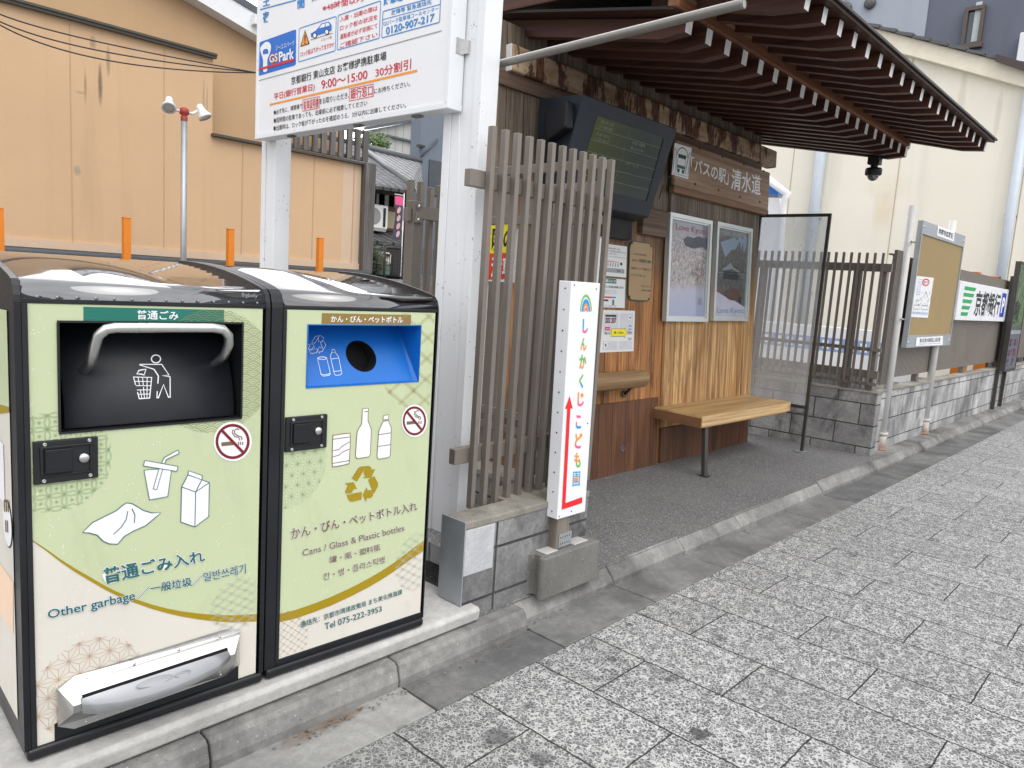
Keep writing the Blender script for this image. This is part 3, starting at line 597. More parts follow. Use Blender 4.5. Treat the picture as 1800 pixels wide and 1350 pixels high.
icon(m, BF, 'A2', [(950, 175), (1132, 160), (1106, 348), (986, 370)], 3, MAT_WHITE, MAT_TEAL)
icon(m, BF, 'A2', [(955, 110), (1174, 150), (1165, 182), (946, 146)], 4, MAT_WHITE, MAT_TEAL)
icon(m, BF, 'A2', [(1066, 128), (1082, 92), (1172, 42), (1182, 63), (1096, 104), (1086, 132)], 4, MAT_WHITE, MAT_TEAL)
icon(m, BF, 'A2', [(1048, 165), (1072, 168), (1034, 302), (1010, 298)], 4, MAT_WHITE, MAT_TEAL)
icon(m, BF, 'A2', [(1198, 285), (1240, 205), (1243, 178), (1334, 210), (1330, 238), (1380, 256), (1376, 480), (1285, 548), (1192, 516)], 3, MAT_WHITE, MAT_TEAL)
for seg in (((1198, 285), (1290, 318), (1380, 256)), ((1290, 318), (1285, 548)), ((1240, 205), (1330, 238), (1290, 318)), ((1330, 238), (1290, 318))): m.stroke(Q(BF, zc('A2', *seg), 4), .0022, MAT_TEAL, NF)
ti = [(545, 585), (610, 520), (690, 480), (770, 440), (810, 405), (835, 390), (870, 395), (905, 415), (945, 440), (1000, 456), (1060, 455), (1020, 490), (960, 540), (880, 575), (820, 610), (775, 662), (720, 660), (680, 642), (640, 602), (590, 588)]
icon(m, BF, 'A2', ti, 3, MAT_WHITE, MAT_TEAL)
m.stroke(Q(BF, zc('A2', (842, 445), (832, 500), (800, 550), (748, 598)), 4), .0022, MAT_TEAL, NF); m.stroke(Q(BF, zc('A2', (870, 428), (890, 470), (885, 522)), 4), .0022, MAT_TEAL, NF)
nosmoke(m, BF, (409, 776), 30, 31, 3, .004)
fp = m.build('front_label', bin1, weld=False)
# hopper: recess walls, curved drum door with litter sign, steel handle
h = MB(); D = .15
h.add([(hx0, YF, hz0), (hx0, YF, hz1), (hx0, YF+D, hz1), (hx0, YF+D, hz0)], [(0, 1, 2, 3)], MAT_BLACKM); h.add([(hx1, YF, hz0), (hx1, YF, hz1), (hx1, YF+D, hz1), (hx1, YF+D, hz0)], [(0, 1, 2, 3)], MAT_BLACKM)
h.add([(hx0, YF, hz1), (hx1, YF, hz1), (hx1, YF+D, hz1), (hx0, YF+D, hz1)], [(0, 1, 2, 3)], MAT_BLACKM); h.add([(hx0, YF, hz0), (hx1, YF, hz0), (hx1, YF+D, hz0), (hx0, YF+D, hz0)], [(0, 1, 2, 3)], MAT_BLACKM)
h.add([(hx0, YF+D, hz0), (hx1, YF+D, hz0), (hx1, YF+D, hz1), (hx0, YF+D, hz1)], [(0, 1, 2, 3)], MAT_VOID)
for a, b, c_, d in ((hx0-.004, hx1+.004, hz1, hz1+.005), (hx0-.004, hx1+.004, hz0-.005, hz0), (hx0-.005, hx0, hz0, hz1), (hx1, hx1+.005, hz0, hz1)): h.box(a, b, YF-.004, YF+.004, c_, d, MAT_BLACKM)
hop = h.build('hopper_recess', bin1)
RZ = hz1-hz0
def ydrum(z): a = min(1, max(0, (z-hz0)/RZ)); return YF+.014+.125*a**2.2
def onDrum(u, v, l=0):
    y = YF+.03
    for _ in range(8): p = onY(u, v, y); y = ydrum(p.z)-.0008*l
    return onY(u, v, y)
d = MB(); N = 16; A = [(hx0+.012, ydrum(hz0+RZ*i/N), hz0+.004+RZ*i/N*.97) for i in range(N+1)]; Bp = [(hx1-.012, y, z) for _, y, z in A]
d.add(A+Bp, [(i, i+1, N+2+i, N+1+i) for i in range(N)], MAT_DRUM, True)
for P_ in (A, Bp): d.poly(P_+[(P_[0][0], YF+.14, P_[-1][2]), (P_[0][0], YF+.14, P_[0][2])], MAT_DRUM)
drum = d.build('drum_door', bin1)
k = MB(); ND = (0, -1, .3)
def dl(pts, w=.0032, closed=False): k.stroke(Q(onDrum, zc('A1', *pts), 2), w, MAT_WHITE, ND, closed)
dl([(1028+30*cos(a*pi/12), 716+26*sin(a*pi/12)) for a in range(24)], closed=True)
dl([(922, 752), (1066, 752), (1114, 822), (1070, 826), (1121, 834), (1122, 968), (1110, 968), (1078, 885), (1044, 972), (1034, 972), (1044, 828), (1015, 784), (922, 756)], closed=True)
dl([(880, 835), (1000, 838), (986, 974), (918, 978)], closed=True)
dl([(902, 815), (916, 792), (940, 787), (962, 784), (950, 822), (930, 816)], closed=True)
for a in (.25, .5, .75): dl([(880+120*a, 836+2*a), (918+68*a, 977-3*a)], .0018)
for b in (.2, .4, .6, .8): dl([(880+38*b, 835+143*b), (1000-14*b, 838+136*b)], .0018)
k.build('litter_sign', drum, weld=False)
hp = [onDrum(*zc('A1', (548, 790))[0]), None]
y_h = YF-.045
pa = zc('A1', (548, 790), (600, 730), (622, 640), (650, 560), (700, 520), (760, 511), (1100, 511), (1400, 512), (1468, 522), (1505, 560), (1508, 620), (1480, 690), (1415, 750))
ys = [None, YF+.005, YF-.015, YF-.035, y_h, y_h, y_h, y_h, y_h, YF-.035, YF-.02, YF+.005, None]
path = [onDrum(*q) if y is None else onY(*q, y) for q, y in zip(pa, ys)]
k = MB(); k.tube([path[0]+Vector((0, .01, 0))]+[path[0]*.0+p for p in path]+[path[-1]+Vector((0, .01, 0))], .0125, MAT_STEEL, 16); hd = k.build('handle', drum)
latch(bin1, zc('A1', (208, 1262), (640, 1222))+zc('A2', (640, 215), (222, 270)), zc('A2', (543, 86))[0])
# foot pedal unit
def A3(u, v, d): return onY(*zc('A3', (u, v))[0], YF-d)
k = MB()
oT = [A3(368, 792, .003), A3(492, 705, .003), A3(1490, 397, .003), A3(1585, 412, .003)]; oB = [A3(1580, 632, .003), A3(1490, 702, .003), A3(490, 1055, .003), A3(380, 1040, .003)]
c0, c1 = A3(385, 797, .022), A3(1580, 434, .022); r0, r1 = A3(485, 905, .055), A3(1548, 560, .055); s0, s1 = A3(482, 955, .052), A3(1552, 600, .052)
k.add([oT[0], oT[1], oT[2], oT[3], c1, c0], [(0, 1, 2, 3, 4, 5)], MAT_STEEL); k.add([c0, c1, r1, r0], [(0, 1, 2, 3)], MAT_STEEL)
k.add([c0, r0, s0, oB[3]], [(0, 1, 2, 3)], MAT_STEEL); k.add([c1, r1, s1, oB[0]], [(0, 1, 2, 3)], MAT_STEEL); k.add([s0, s1, oB[0], oB[1], oB[2], oB[3]], [(0, 1, 2, 3, 4, 5)], MAT_STEEL)
k.add([r0, r1, s1, s0], [(0, 1, 2, 3)], MAT_STEEL)
bez = k.build('pedal_surround', bin1)
for i in range(4):
    for lst, zf in (((oT[1], oT[2]), -.012), ((oB[2], oB[1]), .018)):
        pt = lst[0].lerp(lst[1], .06+.88*i/3); q = MB(); q.lathe((pt.x, YF-.003-abs(zf)*.9, pt.z+zf), (0, -1, 0), [(.004, 0), (.003, .003), (0, .0035)], MAT_SCREW, 10); q.build('rivet', bez)
k = MB()
def m_pedal():
    t = NT('pedal_dimpled_plate'); c = t.co(rot=(0, 0, radians(45))); v = t.n('ShaderNodeTexChecker'); v.inputs['Scale'].default_value = 190; t.l(c, v.inputs['Vector']); t.set(col=(.36, .37, .39), rough=.4, metal=.4); t.bump(v.outputs['Fac'], .4, .0012); return t.m
MP = m_pedal()
fe = [(540, 895), (650, 893), (800, 876), (1000, 828), (1150, 776), (1300, 712), (1440, 640), (1518, 566)]; le = [(552, 955), (650, 958), (800, 925), (1000, 870), (1150, 815), (1300, 750), (1440, 672), (1522, 590)]; be = [(540+960*i/7, 846-316*i/7) for i in range(8)]
dp = [.062, .078, .088, .092, .092, .088, .078, .062]
fp3 = [A3(*q, d) for q, d in zip(fe, dp)]; lp3 = [A3(*q, d-.004) for q, d in zip(le, dp)]; bp3 = [A3(*q, .0556) for q in be]
for i in range(7):
    k.add([bp3[i], bp3[i+1], fp3[i+1], fp3[i]], [(0, 1, 2, 3)], MP, True); k.add([fp3[i], fp3[i+1], lp3[i+1], lp3[i]], [(0, 1, 2, 3)], MAT_STEELP, True)
for i in (0, 7): k.poly([bp3[i], fp3[i], lp3[i], A3(540 if i == 0 else 1500, 930 if i == 0 else 620, .0545)], MAT_STEELP)
k.stroke([p+Vector((0, -.001, .0015)) for p in bp3], .009, MAT_VOID, (0, -1, .4))
pd = k.build('foot_pedal', bez)
k = MB()
for c0_, rx_, ry_ in (((1020, 742), 118, 26), ((1205, 690), 52, 17)):
    pts = []
    for i in range(24):
        a = 2*pi*i/24; u = c0_[0]+rx_*cos(a); v = c0_[1]+ry_*sin(a)-.30*rx_*cos(a); pts.append(A3(u, v, .077))
    k.stroke(pts, .003, MAT_STEELP, (0, -.5, 1), True)
k.build('embossed_mark', pd, weld=False)
x0, x1, z0 = oT[0].x, oT[3].x, oB[2].z
k = MB(); k.box(x0-.004, x1-.004, YF-.0025, YF+.002, Z1B+.001, z0+.03, MAT_BLACK); k.build('kick_plate', bin1)
# left side panel of the general waste bin
SX = .4652
def SF(u, v, l=0): return onX(u, v, SX-.0008*l)
k = MB(); ya, yb_ = (SF(11, 560).y+SF(34, 1270).y)/2, 2.54; print('YA', ya)
k.add([(SX-.001, ya, .24), (SX-.001, yb_, .24), (SX-.001, yb_, 1.245), (SX-.001, ya, 1.26)], [(0, 1, 2, 3)], MAT_BEIGE)
k.add([(SX-.0018, ya, 1.03), (SX-.0018, yb_, .98), (SX-.0018, yb_, 1.245), (SX-.0018, ya, 1.26)], [(0, 1, 2, 3)], MAT_GREEN)
k.add([(SX-.0022, ya, 1.02), (SX-.0022, ya+.1, 1.0), (SX-.0022, yb_, .95), (SX-.0022, yb_, .98), (SX-.0022, ya, 1.033)], [(0, 1, 2, 3, 4)], MAT_GOLD)
k.add([(SX-.002, ya+.02, .46), (SX-.002, yb_, .46), (SX-.002, yb_, .60), (SX-.002, ya, .60)], [(0, 1, 2, 3)], S('print_peach', rgb(236, 205, 178), .45))
for (a, b, r, mt, l) in ((ya+.045, .735, .060, MAT_INK, 3), (ya+.045, .735, .056, MAT_WHITE, 4)): k.poly([(SX-.0008*l, a+r*.8*cos(q*pi/15), b+r*sin(q*pi/15)) for q in range(30)], mt)
for i, (a, b) in enumerate(((.022, .77), (.042, .765), (.062, .76), (.034, .715), (.054, .71))): k.add([(SX-.004, ya+a, b), (SX-.004, ya+a+.012, b), (SX-.004, ya+a+.012, b+.03), (SX-.004, ya+a, b+.03)], [(0, 1, 2, 3)], MAT_BROWN)
k.add([(SX-.0025, ya+.07, .78), (SX-.0025, ya+.2, .78), (SX-.0025, ya+.2, .93), (SX-.0025, ya+.07, .93)], [(0, 1, 2, 3)], MAT_WHITE)
k.build('side_label', bin1, weld=False)

# ---- recycling bin
B2L, B2R = (BF(505, 543).x+BF(488, 1162).x)/2, (BF(766, 551).x+BF(738, 1072).x)/2; Z2B, Z2T = (BF(488, 1165).z+BF(735, 1072).z)/2, (BF(505, 543).z+BF(766, 551).z)/2
print('BINS', B1L, B1R, Z1B, Z1T, B2L, B2R, Z2B, Z2T)
bin2, lz = bin_shell('trash_bin', 'black recycling bin with a round blue opening for cans and bottles', B1R+.026, B2R+.014, B2L, B2R, 2.60, Z2B, Z2T)
lid(bin2, B2L-.012, B2R+.008, 2.60, lz, MAT_LIDB)
gx0, gz1 = xz(*zc('A4', (510, 558))[0]); gx1, _ = xz(*zc('A4', (1495, 572))[0]); _, gz0 = xz(*zc('A4', (1470, 1048))[0])
m = MB()
L0(B2L, B2R, gz1, Z2T, MAT_GREEN2); L0(B2L, gx0, gz0, gz1, MAT_GREEN2); L0(gx1, B2R, gz0, gz1, MAT_GREEN2); L0(B2L, B2R, Z2B, gz0, MAT_BEIGE)
up = zc('A6', (245, 900), (400, 860), (560, 805), (700, 750), (850, 682), (950, 632), (1050, 578), (1150, 520), (1250, 455), (1350, 380), (1430, 318), (1508, 256))
lo = zc('A6', (243, 972), (400, 935), (560, 880), (700, 826), (850, 758), (950, 708), (1050, 656), (1150, 596), (1250, 532), (1350, 460), (1430, 402), (1505, 348))
UP3, LO3 = Q(BF, up, 1), Q(BF, lo, 1.5); UP3[0].x = LO3[0].x = B2L; UP3[-1].x = LO3[-1].x = B2R
for a, b in zip(UP3, UP3[1:]): m.add([a, b, (b.x, ytop, gz0), (a.x, ytop, gz0)], [(0, 1, 2, 3)], MAT_GREEN2)
Un = [Vector((p.x, YF-.0011, p.z)) for p in UP3]
for i in range(len(Un)-1): m.add([Un[i], Un[i+1], LO3[i+1], LO3[i]], [(0, 1, 2, 3)], MAT_GOLD)
inp = lambda p: B2L+.002 < p[0] < B2R-.002 and Z2B+.003 < p[1] < Z2T-.003 and not (gx0-.002 < p[0] < gx1+.002 and gz0-.002 < p[1] < gz1+.002)
c4 = xz(750, 630); draw_lines(m, clip_lines(pat_grid(*c4, .20, .058, .004, True, 36), lambda p: inp(p) and circ(c4, .19)(p)), yp, .0008, MAT_PATK)
c5 = xz(503, 818); draw_lines(m, clip_lines(pat_asanoha(*c5, .13, .038), lambda p: inp(p) and circ(c5, .135)(p)), yp, .0008, MAT_PATT)
c6 = xz(738, 985); draw_lines(m, clip_lines(pat_grid(*c6, .11, .026, .003), lambda p: inp(p) and circ(c6, .11)(p)), yp, .0006, MAT_PATS)
c7 = xz(492, 1128); draw_lines(m, clip_lines(pat_grid(*c7, .11, .017, 0, True, 42), lambda p: inp(p) and circ(c7, .10)(p)), yp, .0006, MAT_PATB)
m.poly(Q(BF, zc('A4', (630, 452), (1414, 468), (1410, 554), (626, 546)), 1), MAT_OCHRE)
m.text('かん・びん・ペットボトル', Q(BF, zc('A4', (708, 474), (1342, 482), (1340, 540), (708, 532)), 2), MAT_WHITE, .018)
m.text('かん・びん・ペットボトル入れ', Q(BF, zc('A5', (352, 1143), (1462, 905), (1468, 985), (362, 1243)), 4), MAT_BROWN, .018, (MAT_WHITE, .03), HL)
m.text('Cans / Glass & Plastic bottles', Q(BF, zc('A6', (456, 330), (1350, 108), (1354, 163), (460, 388)), 4), MAT_BROWN, .008, (MAT_WHITE, .024), HL)
m.text('罐・瓶・塑料瓶', Q(BF, zc('A6', (695, 392), (1140, 278), (1142, 335), (698, 452)), 4), MAT_BROWN, .008, (MAT_WHITE, .024), HL)
m.text('칸・병・플라스틱병', Q(BF, zc('A6', (640, 540), (1178, 385), (1180, 448), (642, 603)), 4), MAT_BROWN, .008, (MAT_WHITE, .024), HL)
m.text('連絡先：京都市環境政策局 まち美化推進課', Q(BF, zc('A6', (440, 965), (1335, 677), (1337, 722), (442, 1020)), 4), MAT_TEAL, .008)
m.text('Tel 075-222-3953', Q(BF, zc('A6', (652, 980), (1155, 825), (1157, 873), (656, 1037)), 4), MAT_TEAL, .008)
icon(m, BF, 'A5', smooth([(727, 345), (745, 325), (860, 310), (878, 330), (870, 550), (850, 578), (740, 600), (722, 580)], 4), 3, MAT_WHITE, MAT_BROWN)
for seg in (((730, 360), (873, 340)), ((727, 572), (868, 548)), ((728, 462), (780, 450), (810, 420), (872, 384)), ((727, 515), (780, 500), (815, 470), (870, 448))): m.stroke(Q(BF, zc('A5', *seg), 4), .0024, MAT_BROWN, NF)
icon(m, BF, 'A5', [(988, 92), (1038, 88), (1034, 200), (1050, 235), (1064, 275), (1055, 495), (1040, 515), (940, 530), (925, 512), (938, 310), (950, 275), (980, 225)], 3, MAT_WHITE, MAT_BROWN)
m.poly(Q(BF, zc('A5', (1003, 116), (1036, 113), (1036, 120), (1003, 123)), 4), MAT_BROWN)
icon(m, BF, 'A5', [(1168, 205), (1212, 196), (1240, 260), (1230, 500), (1215, 520), (1130, 535), (1115, 518), (1128, 310), (1135, 275)], 3, MAT_WHITE, MAT_BROWN)
icon(m, BF, 'A5', [(1172, 152), (1216, 145), (1214, 184), (1168, 190)], 3, MAT_WHITE, MAT_BROWN)
for seg in (((1130, 320), (1240, 303)), ((1124, 424), (1235, 407))): m.stroke(Q(BF, zc('A5', *seg), 4), .0024, MAT_BROWN, NF)
nosmoke(m, BF, (728.6, 739.8), 20.5, 25.5, 3, .0042)
REC = [[(892, 704), (950, 612), (975, 600), (1018, 596), (988, 650), (937, 732)], [(1012, 606), (1030, 594), (1056, 600), (1070, 628), (1097, 620), (1063, 700), (988, 700), (1012, 686), (996, 655)],
       [(1036, 716), (1090, 684), (1122, 745), (1122, 775), (1088, 838), (1060, 780)], [(988, 848), (1024, 782), (1030, 808), (1078, 808), (1080, 855), (1060, 875), (1022, 880), (1018, 914)],
       [(846, 850), (980, 822), (978, 890), (890, 910), (870, 900)], [(832, 748), (908, 737), (938, 800), (912, 795), (890, 832), (840, 838), (834, 820), (858, 768)]]
for p in REC: m.poly(Q(BF, zc('A5', *p), 3), MAT_GOLD)
m.build('front_label', bin2, weld=False)
# sloped blue opening
sl = .11/(gz1-gz0); NB = Vector((0, -1, sl)).normalized(); PB = Vector((0, YF+.012, gz0))
def onB(u, v, l=0): return onP(u, v, PB+NB*.0008*l, NB)
h = MB(); yb2 = YF+.122
bw = [(gx0+.004, YF+.012, gz0), (gx1-.004, YF+.012, gz0), (gx1-.03, yb2, gz1), (gx0-.0+.004, yb2, gz1)]
# inclined back board with a round hole
hc = onB(*zc('A4', (975, 830))[0]); rad = .056; N = 40
ring = []
ud = Vector((1, 0, 0)); wd = NB.cross(ud).normalized()
for i in range(N): a = 2*pi*i/N; ring.append(hc+ud*rad*cos(a)+wd*rad*sin(a))
sq = []
for i in range(N):
    a = 2*pi*i/N; c_, s_ = cos(a), sin(a); d_ = (ud*c_+wd*s_); ts = []
    if d_.x > 1e-6: ts.append((gx1-.012-hc.x)/d_.x)
    if d_.x < -1e-6: ts.append((gx0+.004-hc.x)/d_.x)
    if d_.z > 1e-6: ts.append((gz1-.002-hc.z)/d_.z)
    if d_.z < -1e-6: ts.append((gz0+.001-hc.z)/d_.z)
    sq.append(hc+d_*min(ts))
for cx_, cz_ in ((gx0+.004, gz0+.001), (gx1-.012, gz0+.001), (gx1-.012, gz1-.002), (gx0+.004, gz1-.002)):
    c3d = Vector((cx_, PB.y+(cz_-gz0)*sl, cz_)); i = min(range(N), key=lambda i: (sq[i]-c3d).length); sq[i] = c3d
h.add(sq+ring, [(i, (i+1) % N, N+(i+1) % N, N+i) for i in range(N)], MAT_BLUE)
h.add(ring+[p+Vector((0, .06, -.01)) for p in ring], [(i, (i+1) % N, N+(i+1) % N, N+i) for i in range(N)], MAT_VOID); h.poly([p+Vector((0, .06, -.01)) for p in ring], MAT_VOID)
h.add([(gx1, YF, gz0), (gx1, YF, gz1), (gx1-.012, yb2, gz1), (gx1-.012, YF+.012, gz0)], [(0, 1, 2, 3)], MAT_BLUE); h.add([(gx0, YF, gz0), (gx0, YF, gz1), (gx0+.004, yb2, gz1), (gx0+.004, YF+.012, gz0)], [(0, 1, 2, 3)], MAT_BLUE)
h.add([(gx0, YF, gz1), (gx1, YF, gz1), (gx1-.012, yb2, gz1-.002), (gx0+.004, yb2, gz1-.002)], [(0, 1, 2, 3)], MAT_BLUE); h.add([(gx0, YF, gz0), (gx1, YF, gz0), (gx1-.012, YF+.012, gz0+.001), (gx0+.004, YF+.012, gz0+.001)], [(0, 1, 2, 3)], MAT_BLUE)
for a, b, c_, d in ((gx0-.003, gx1+.003, gz1, gz1+.003), (gx0-.003, gx1+.003, gz0-.003, gz0), (gx0-.003, gx0, gz0, gz1), (gx1, gx1+.003, gz0, gz1)): h.box(a, b, YF-.003, YF+.003, c_, d, MAT_BLUE)
bl = h.build('blue_opening', bin2)
k = MB()
def bs(pts, closed=True, w=.0017): k.stroke(Q(onB, zc('A4', *pts), 2), w, MAT_WHITE, NB, closed)
bs([(590, 850), (670, 842), (704, 985), (690, 1000), (640, 1006), (622, 992)]); bs([(590+42+38*cos(a*pi/10), 848+13*sin(a*pi/10)) for a in range(20)]); bs([(622, 985), (650, 996), (704, 982)], False)
bs([(716, 798), (744, 796), (768, 825), (778, 850), (804, 980), (790, 995), (750, 1000), (738, 985), (706, 845), (706, 820)]); bs([(716, 775), (730, 770), (742, 775), (746, 795), (718, 798)]); bs([(712, 855), (776, 848)], False); bs([(732, 965), (800, 958)], False)
for p in REC: bs([(510+(a-832)*.52, 650+(b-594)*.50) for a, b in p], True, .0015)
k.build('can_and_bottle_sign', bl, weld=False)
latch(bin2, zc('A5', (300, 178), (668, 125), (655, 428), (298, 472)), zc('A5', (578, 280))[0])
k = MB()
for xx, zA, zB in ((B1R+.003, Z1B, Z1T), (B2R+.003, Z2B, Z2T)):
    pass

turned((0, 0, 0), 0)
for b_ in (bin1, bin2):
    pv = Vector(BIN_PIVOT); b_.location = Matrix.Rotation(BIN_TURN, 3, 'Z')@(b_.location-pv)+pv; b_.rotation_euler = (0, 0, BIN_TURN)

# ------------------------------------------------------------------ parking sign on two white posts
XS = 2.05
def SG(u, v, l=0): return onX(u, v, XS-.0008*l)
NS = (-1, 0, 0)
pa_, pb_ = SG(450, 243), SG(789, 194)
sy1, sy0, sz0 = pa_.y, pb_.y, (pa_.z+pb_.z)/2; sz1 = 3.35
sign = thing('parking_sign', (XS+.1, (sy0+sy1)/2, Z_SLAB), 'large white parking lot sign with blue and red print on two white posts', 'sign')
k = MB(); k.box(XS, XS+.06, sy0+.003, sy1-.003, sz0+.003, sz1, MAT_WSIGN)
board = k.build('sign_board', sign, bevel=.006)
k = MB()
for a, b, c_, d in ((sy0, sy1, sz0, sz0+.022), (sy0, sy0+.022, sz0+.022, sz1), (sy1-.022, sy1, sz0+.022, sz1)): k.box(XS-.008, XS+.068, a, b, c_, d, MAT_WPAINT)
for yy in (sy0+.2, sy0+.62, sy0+1.2): k.box(XS+.01, XS+.04, yy, yy+.05, sz0-.008, sz0, MAT_CAST)
k.build('sign_frame', board, bevel=.003)
k = MB()
def stx(body, pts, mt, off=.0, l=2, sh=0.): k.text(body, Q(SG, zc('A7', *pts), l), mt, off, shear=sh)
def sline(pts, w, mt, l=2, closed=False): k.stroke(Q(SG, zc('A7', *pts), l), w, mt, NS, closed)
stx('夜', [(108, 105), (165, 88), (162, 190), (108, 205)], MAT_BLUEP, .03); stx('土', [(108, -10), (170, -28), (168, 45), (110, 60)], MAT_BLUEP, .03)
stx('間', [(412, 5), (475, -12), (475, 65), (414, 82)], MAT_BLUEP, .03); stx('駐', [(540, -60), (600, -76), (600, 5), (540, 20)], MAT_BLUEP, .03)
stx('※48時間以内', [(632, 42), (990, -50), (990, 10), (636, 105)], MAT_REDP, .01); stx('駐車場', [(1170, -5), (1340, -52), (1340, 5), (1170, 55)], MAT_BLUEP, .03)
sline([(85, 85), (400, 0)], .006, MAT_BLUEP); sline([(45, 716), (1680, 270)], .004, MAT_GREY)
gs = [(72, 385), (90, 368), (385, 262), (402, 262), (400, 560), (390, 575), (82, 665), (66, 668)]
k.poly(Q(SG, zc('A7', *gs), 1), MAT_NAVY)
pin = smooth([(130, 372), (165, 372), (182, 410), (172, 470), (150, 525), (150, 610), (132, 632), (112, 620), (112, 530), (95, 470), (88, 420)], 4)
k.poly(Q(SG, zc('A7', *pin), 2), MAT_WHITE)
k.poly(Q(SG, zc('A7', *[(108, 455), (118, 435), (132, 430), (148, 428), (155, 440), (160, 455), (155, 470), (112, 478)]), 3), MAT_NAVY)
stx('ジーエスパーク', [(222, 402), (386, 355), (386, 395), (222, 447)], MAT_WHITE, .0, 3)
stx('GS', [(165, 482), (242, 462), (242, 540), (168, 560)], MAT_ORG, .045, 3); stx('GS', [(169, 488), (238, 470), (238, 534), (171, 553)], MAT_WHITE, -.0, 4); stx('Park', [(250, 458), (384, 418), (384, 515), (252, 545)], MAT_WHITE, .03, 3)
k.poly(Q(SG, zc('A7', (75, 600), (386, 512), (384, 535), (75, 620)), 4), MAT_REDP)
def rbox(p, w=.004):
    (a, b, c_, d) = [Vector((*q, 0)) for q in p]; out = []
    for i in range(4):
        P0, P1, P2 = [Vector((*p[(i+j-1) % 4], 0)) for j in range(3)]
        out += [tuple((P1+(P0-P1).normalized()*12)[:2]), tuple((P1+((P0-P1).normalized()+(P2-P1).normalized())*3)[:2]), tuple((P1+(P2-P1).normalized()*12)[:2])]
    sline(out, w, MAT_BLUEP, 2, True)
rbox([(428, 250), (755, 142), (745, 445), (422, 545)]); rbox([(772, 135), (1145, 5), (1132, 335), (762, 440)]); rbox([(1165, 100), (1672, -40), (1662, 195), (1153, 333)]); sline([(1162, 172), (1668, 38)], .003, MAT_BLUEP)
k.poly(Q(SG, zc('A7', (480, 262), (520, 385), (438, 412)), 2), MAT_INK); k.poly(Q(SG, zc('A7', (480, 280), (510, 380), (448, 402)), 3), MAT_YEL if False else MAT_ORG)
k.poly(Q(SG, zc('A7', (474, 310), (486, 307), (483, 362), (476, 364)), 4), MAT_INK); k.poly(Q(SG, zc('A7', (474, 373), (484, 370), (484, 382), (474, 385)), 4), MAT_INK)
k.poly(Q(SG, zc('A7', (530, 295), (575, 268), (600, 240), (625, 205), (690, 190), (705, 208), (714, 222), (712, 268), (535, 330)), 2), MAT_NAVY); k.poly(Q(SG, zc('A7', (606, 248), (628, 214), (655, 206), (655, 236)), 3), MAT_WHITE); k.poly(Q(SG, zc('A7', (662, 234), (662, 205), (688, 198), (698, 224)), 3), MAT_WHITE)
for cx_, cy_ in ((566, 312), (672, 280)):
    for r_, mt, l in ((26, MAT_INK, 3), (18, MAT_WHITE, 4)): k.poly(Q(SG, zc('A7', *[(cx_+r_*.75*cos(a*pi/10), cy_+r_*sin(a*pi/10)) for a in range(20)]), l), mt)
sline([(525, 352), (725, 290)], .002, MAT_INK); stx('←ロック板', [(620, 340), (715, 312), (715, 338), (620, 365)], MAT_REDP, 0)
stx('ロック板は下がってますか!?', [(440, 455), (732, 365), (732, 412), (442, 502)], MAT_REDP, .01)
for i, tx in enumerate(('入庫・出庫の際は', 'ロック板の状況を', '運転者が必ず目視にて', 'ご確認下さい')):
    a = 148+i*77; stx(tx, [(788, a), (1118, a-103), (1116, a-56), (786, a-56+103)], MAT_REDP, .008)
stx('故障等 緊急連絡先', [(1238, 90), (1592, -8), (1592, 36), (1240, 136)], MAT_BLUEP, .01); stx('GSパーク駐車場コールセンター', [(1168, 188), (1655, 52), (1652, 92), (1170, 232)], MAT_BLUEP, .006); stx('0120-907-217', [(1190, 240), (1620, 115), (1615, 185), (1192, 308)], MAT_BLUEP, .025)
stx('京都銀行 東山支店 お客様提携駐車場', [(356, 677), (1196, 447), (1194, 527), (360, 748)], MAT_INK, .011)
stx('平日(銀行営業日)', [(205, 820), (566, 728), (564, 800), (208, 893)], MAT_REDP, .011); stx('9:00～15:00', [(622, 708), (1030, 614), (1028, 690), (626, 785)], MAT_REDP, .011); stx('30分割引', [(1098, 597), (1414, 512), (1410, 608), (1100, 682)], MAT_REDP, .011)
sline([(170, 920), (1465, 620)], .009, MAT_ORG)
stx('●必ず先に、精算機で', [(204, 968), (458, 905), (456, 952), (206, 1012)], MAT_INK, .004); stx('駐車証明書', [(468, 886), (600, 858), (600, 942), (468, 968)], MAT_REDP, .008); stx('をお取りいただき、', [(606, 868), (868, 808), (868, 862), (606, 920)], MAT_INK, .004)
stx('銀行窓口', [(880, 782), (1074, 745), (1074, 838), (880, 875)], MAT_REDP, .01); stx('にお持ちください。', [(1088, 778), (1402, 706), (1402, 758), (1088, 826)], MAT_INK, .004)
sline([(460, 878), (606, 848), (606, 948), (460, 978)], .004, MAT_REDP, 2, True); sline([(870, 780), (1082, 738), (1082, 845), (870, 888)], .004, MAT_REDP, 2, True)
stx('●短時間の駐車であっても、出庫前に必ず精算してください', [(204, 1038), (1028, 878), (1026, 928), (206, 1085)], MAT_INK, .004); stx('●出庫時は、ロック板が下がったのを確認のうえ、3分以内に出庫してください。', [(202, 1105), (1370, 898), (1368, 948), (204, 1155)], MAT_INK, .004)
k.build('printed_text', board, weld=False)
def post(name, x0, x1, y0, y1, z0, z1, par):
    p = MB(); p.box(x0, x1, y0, y1, z0, z1, MAT_WPAINT)
    p.box(x0-.006, x0, y0, y0+.045, z0, z1, MAT_WPAINT); p.box(x0-.006, x0, y1-.045, y1, z0, z1, MAT_WPAINT)
    return p.build(name, par, bevel=.006)
p0_ = onX(457, 400, 2.115).y; p1_ = onX(503, 400, 2.19).y
post('post', 2.122, 2.21, 2.215, 2.43, Z_SLAB, 3.35, sign); post('post', 2.122, 2.21, p1_, p0_, .05, 3.35, sign)
k = MB()
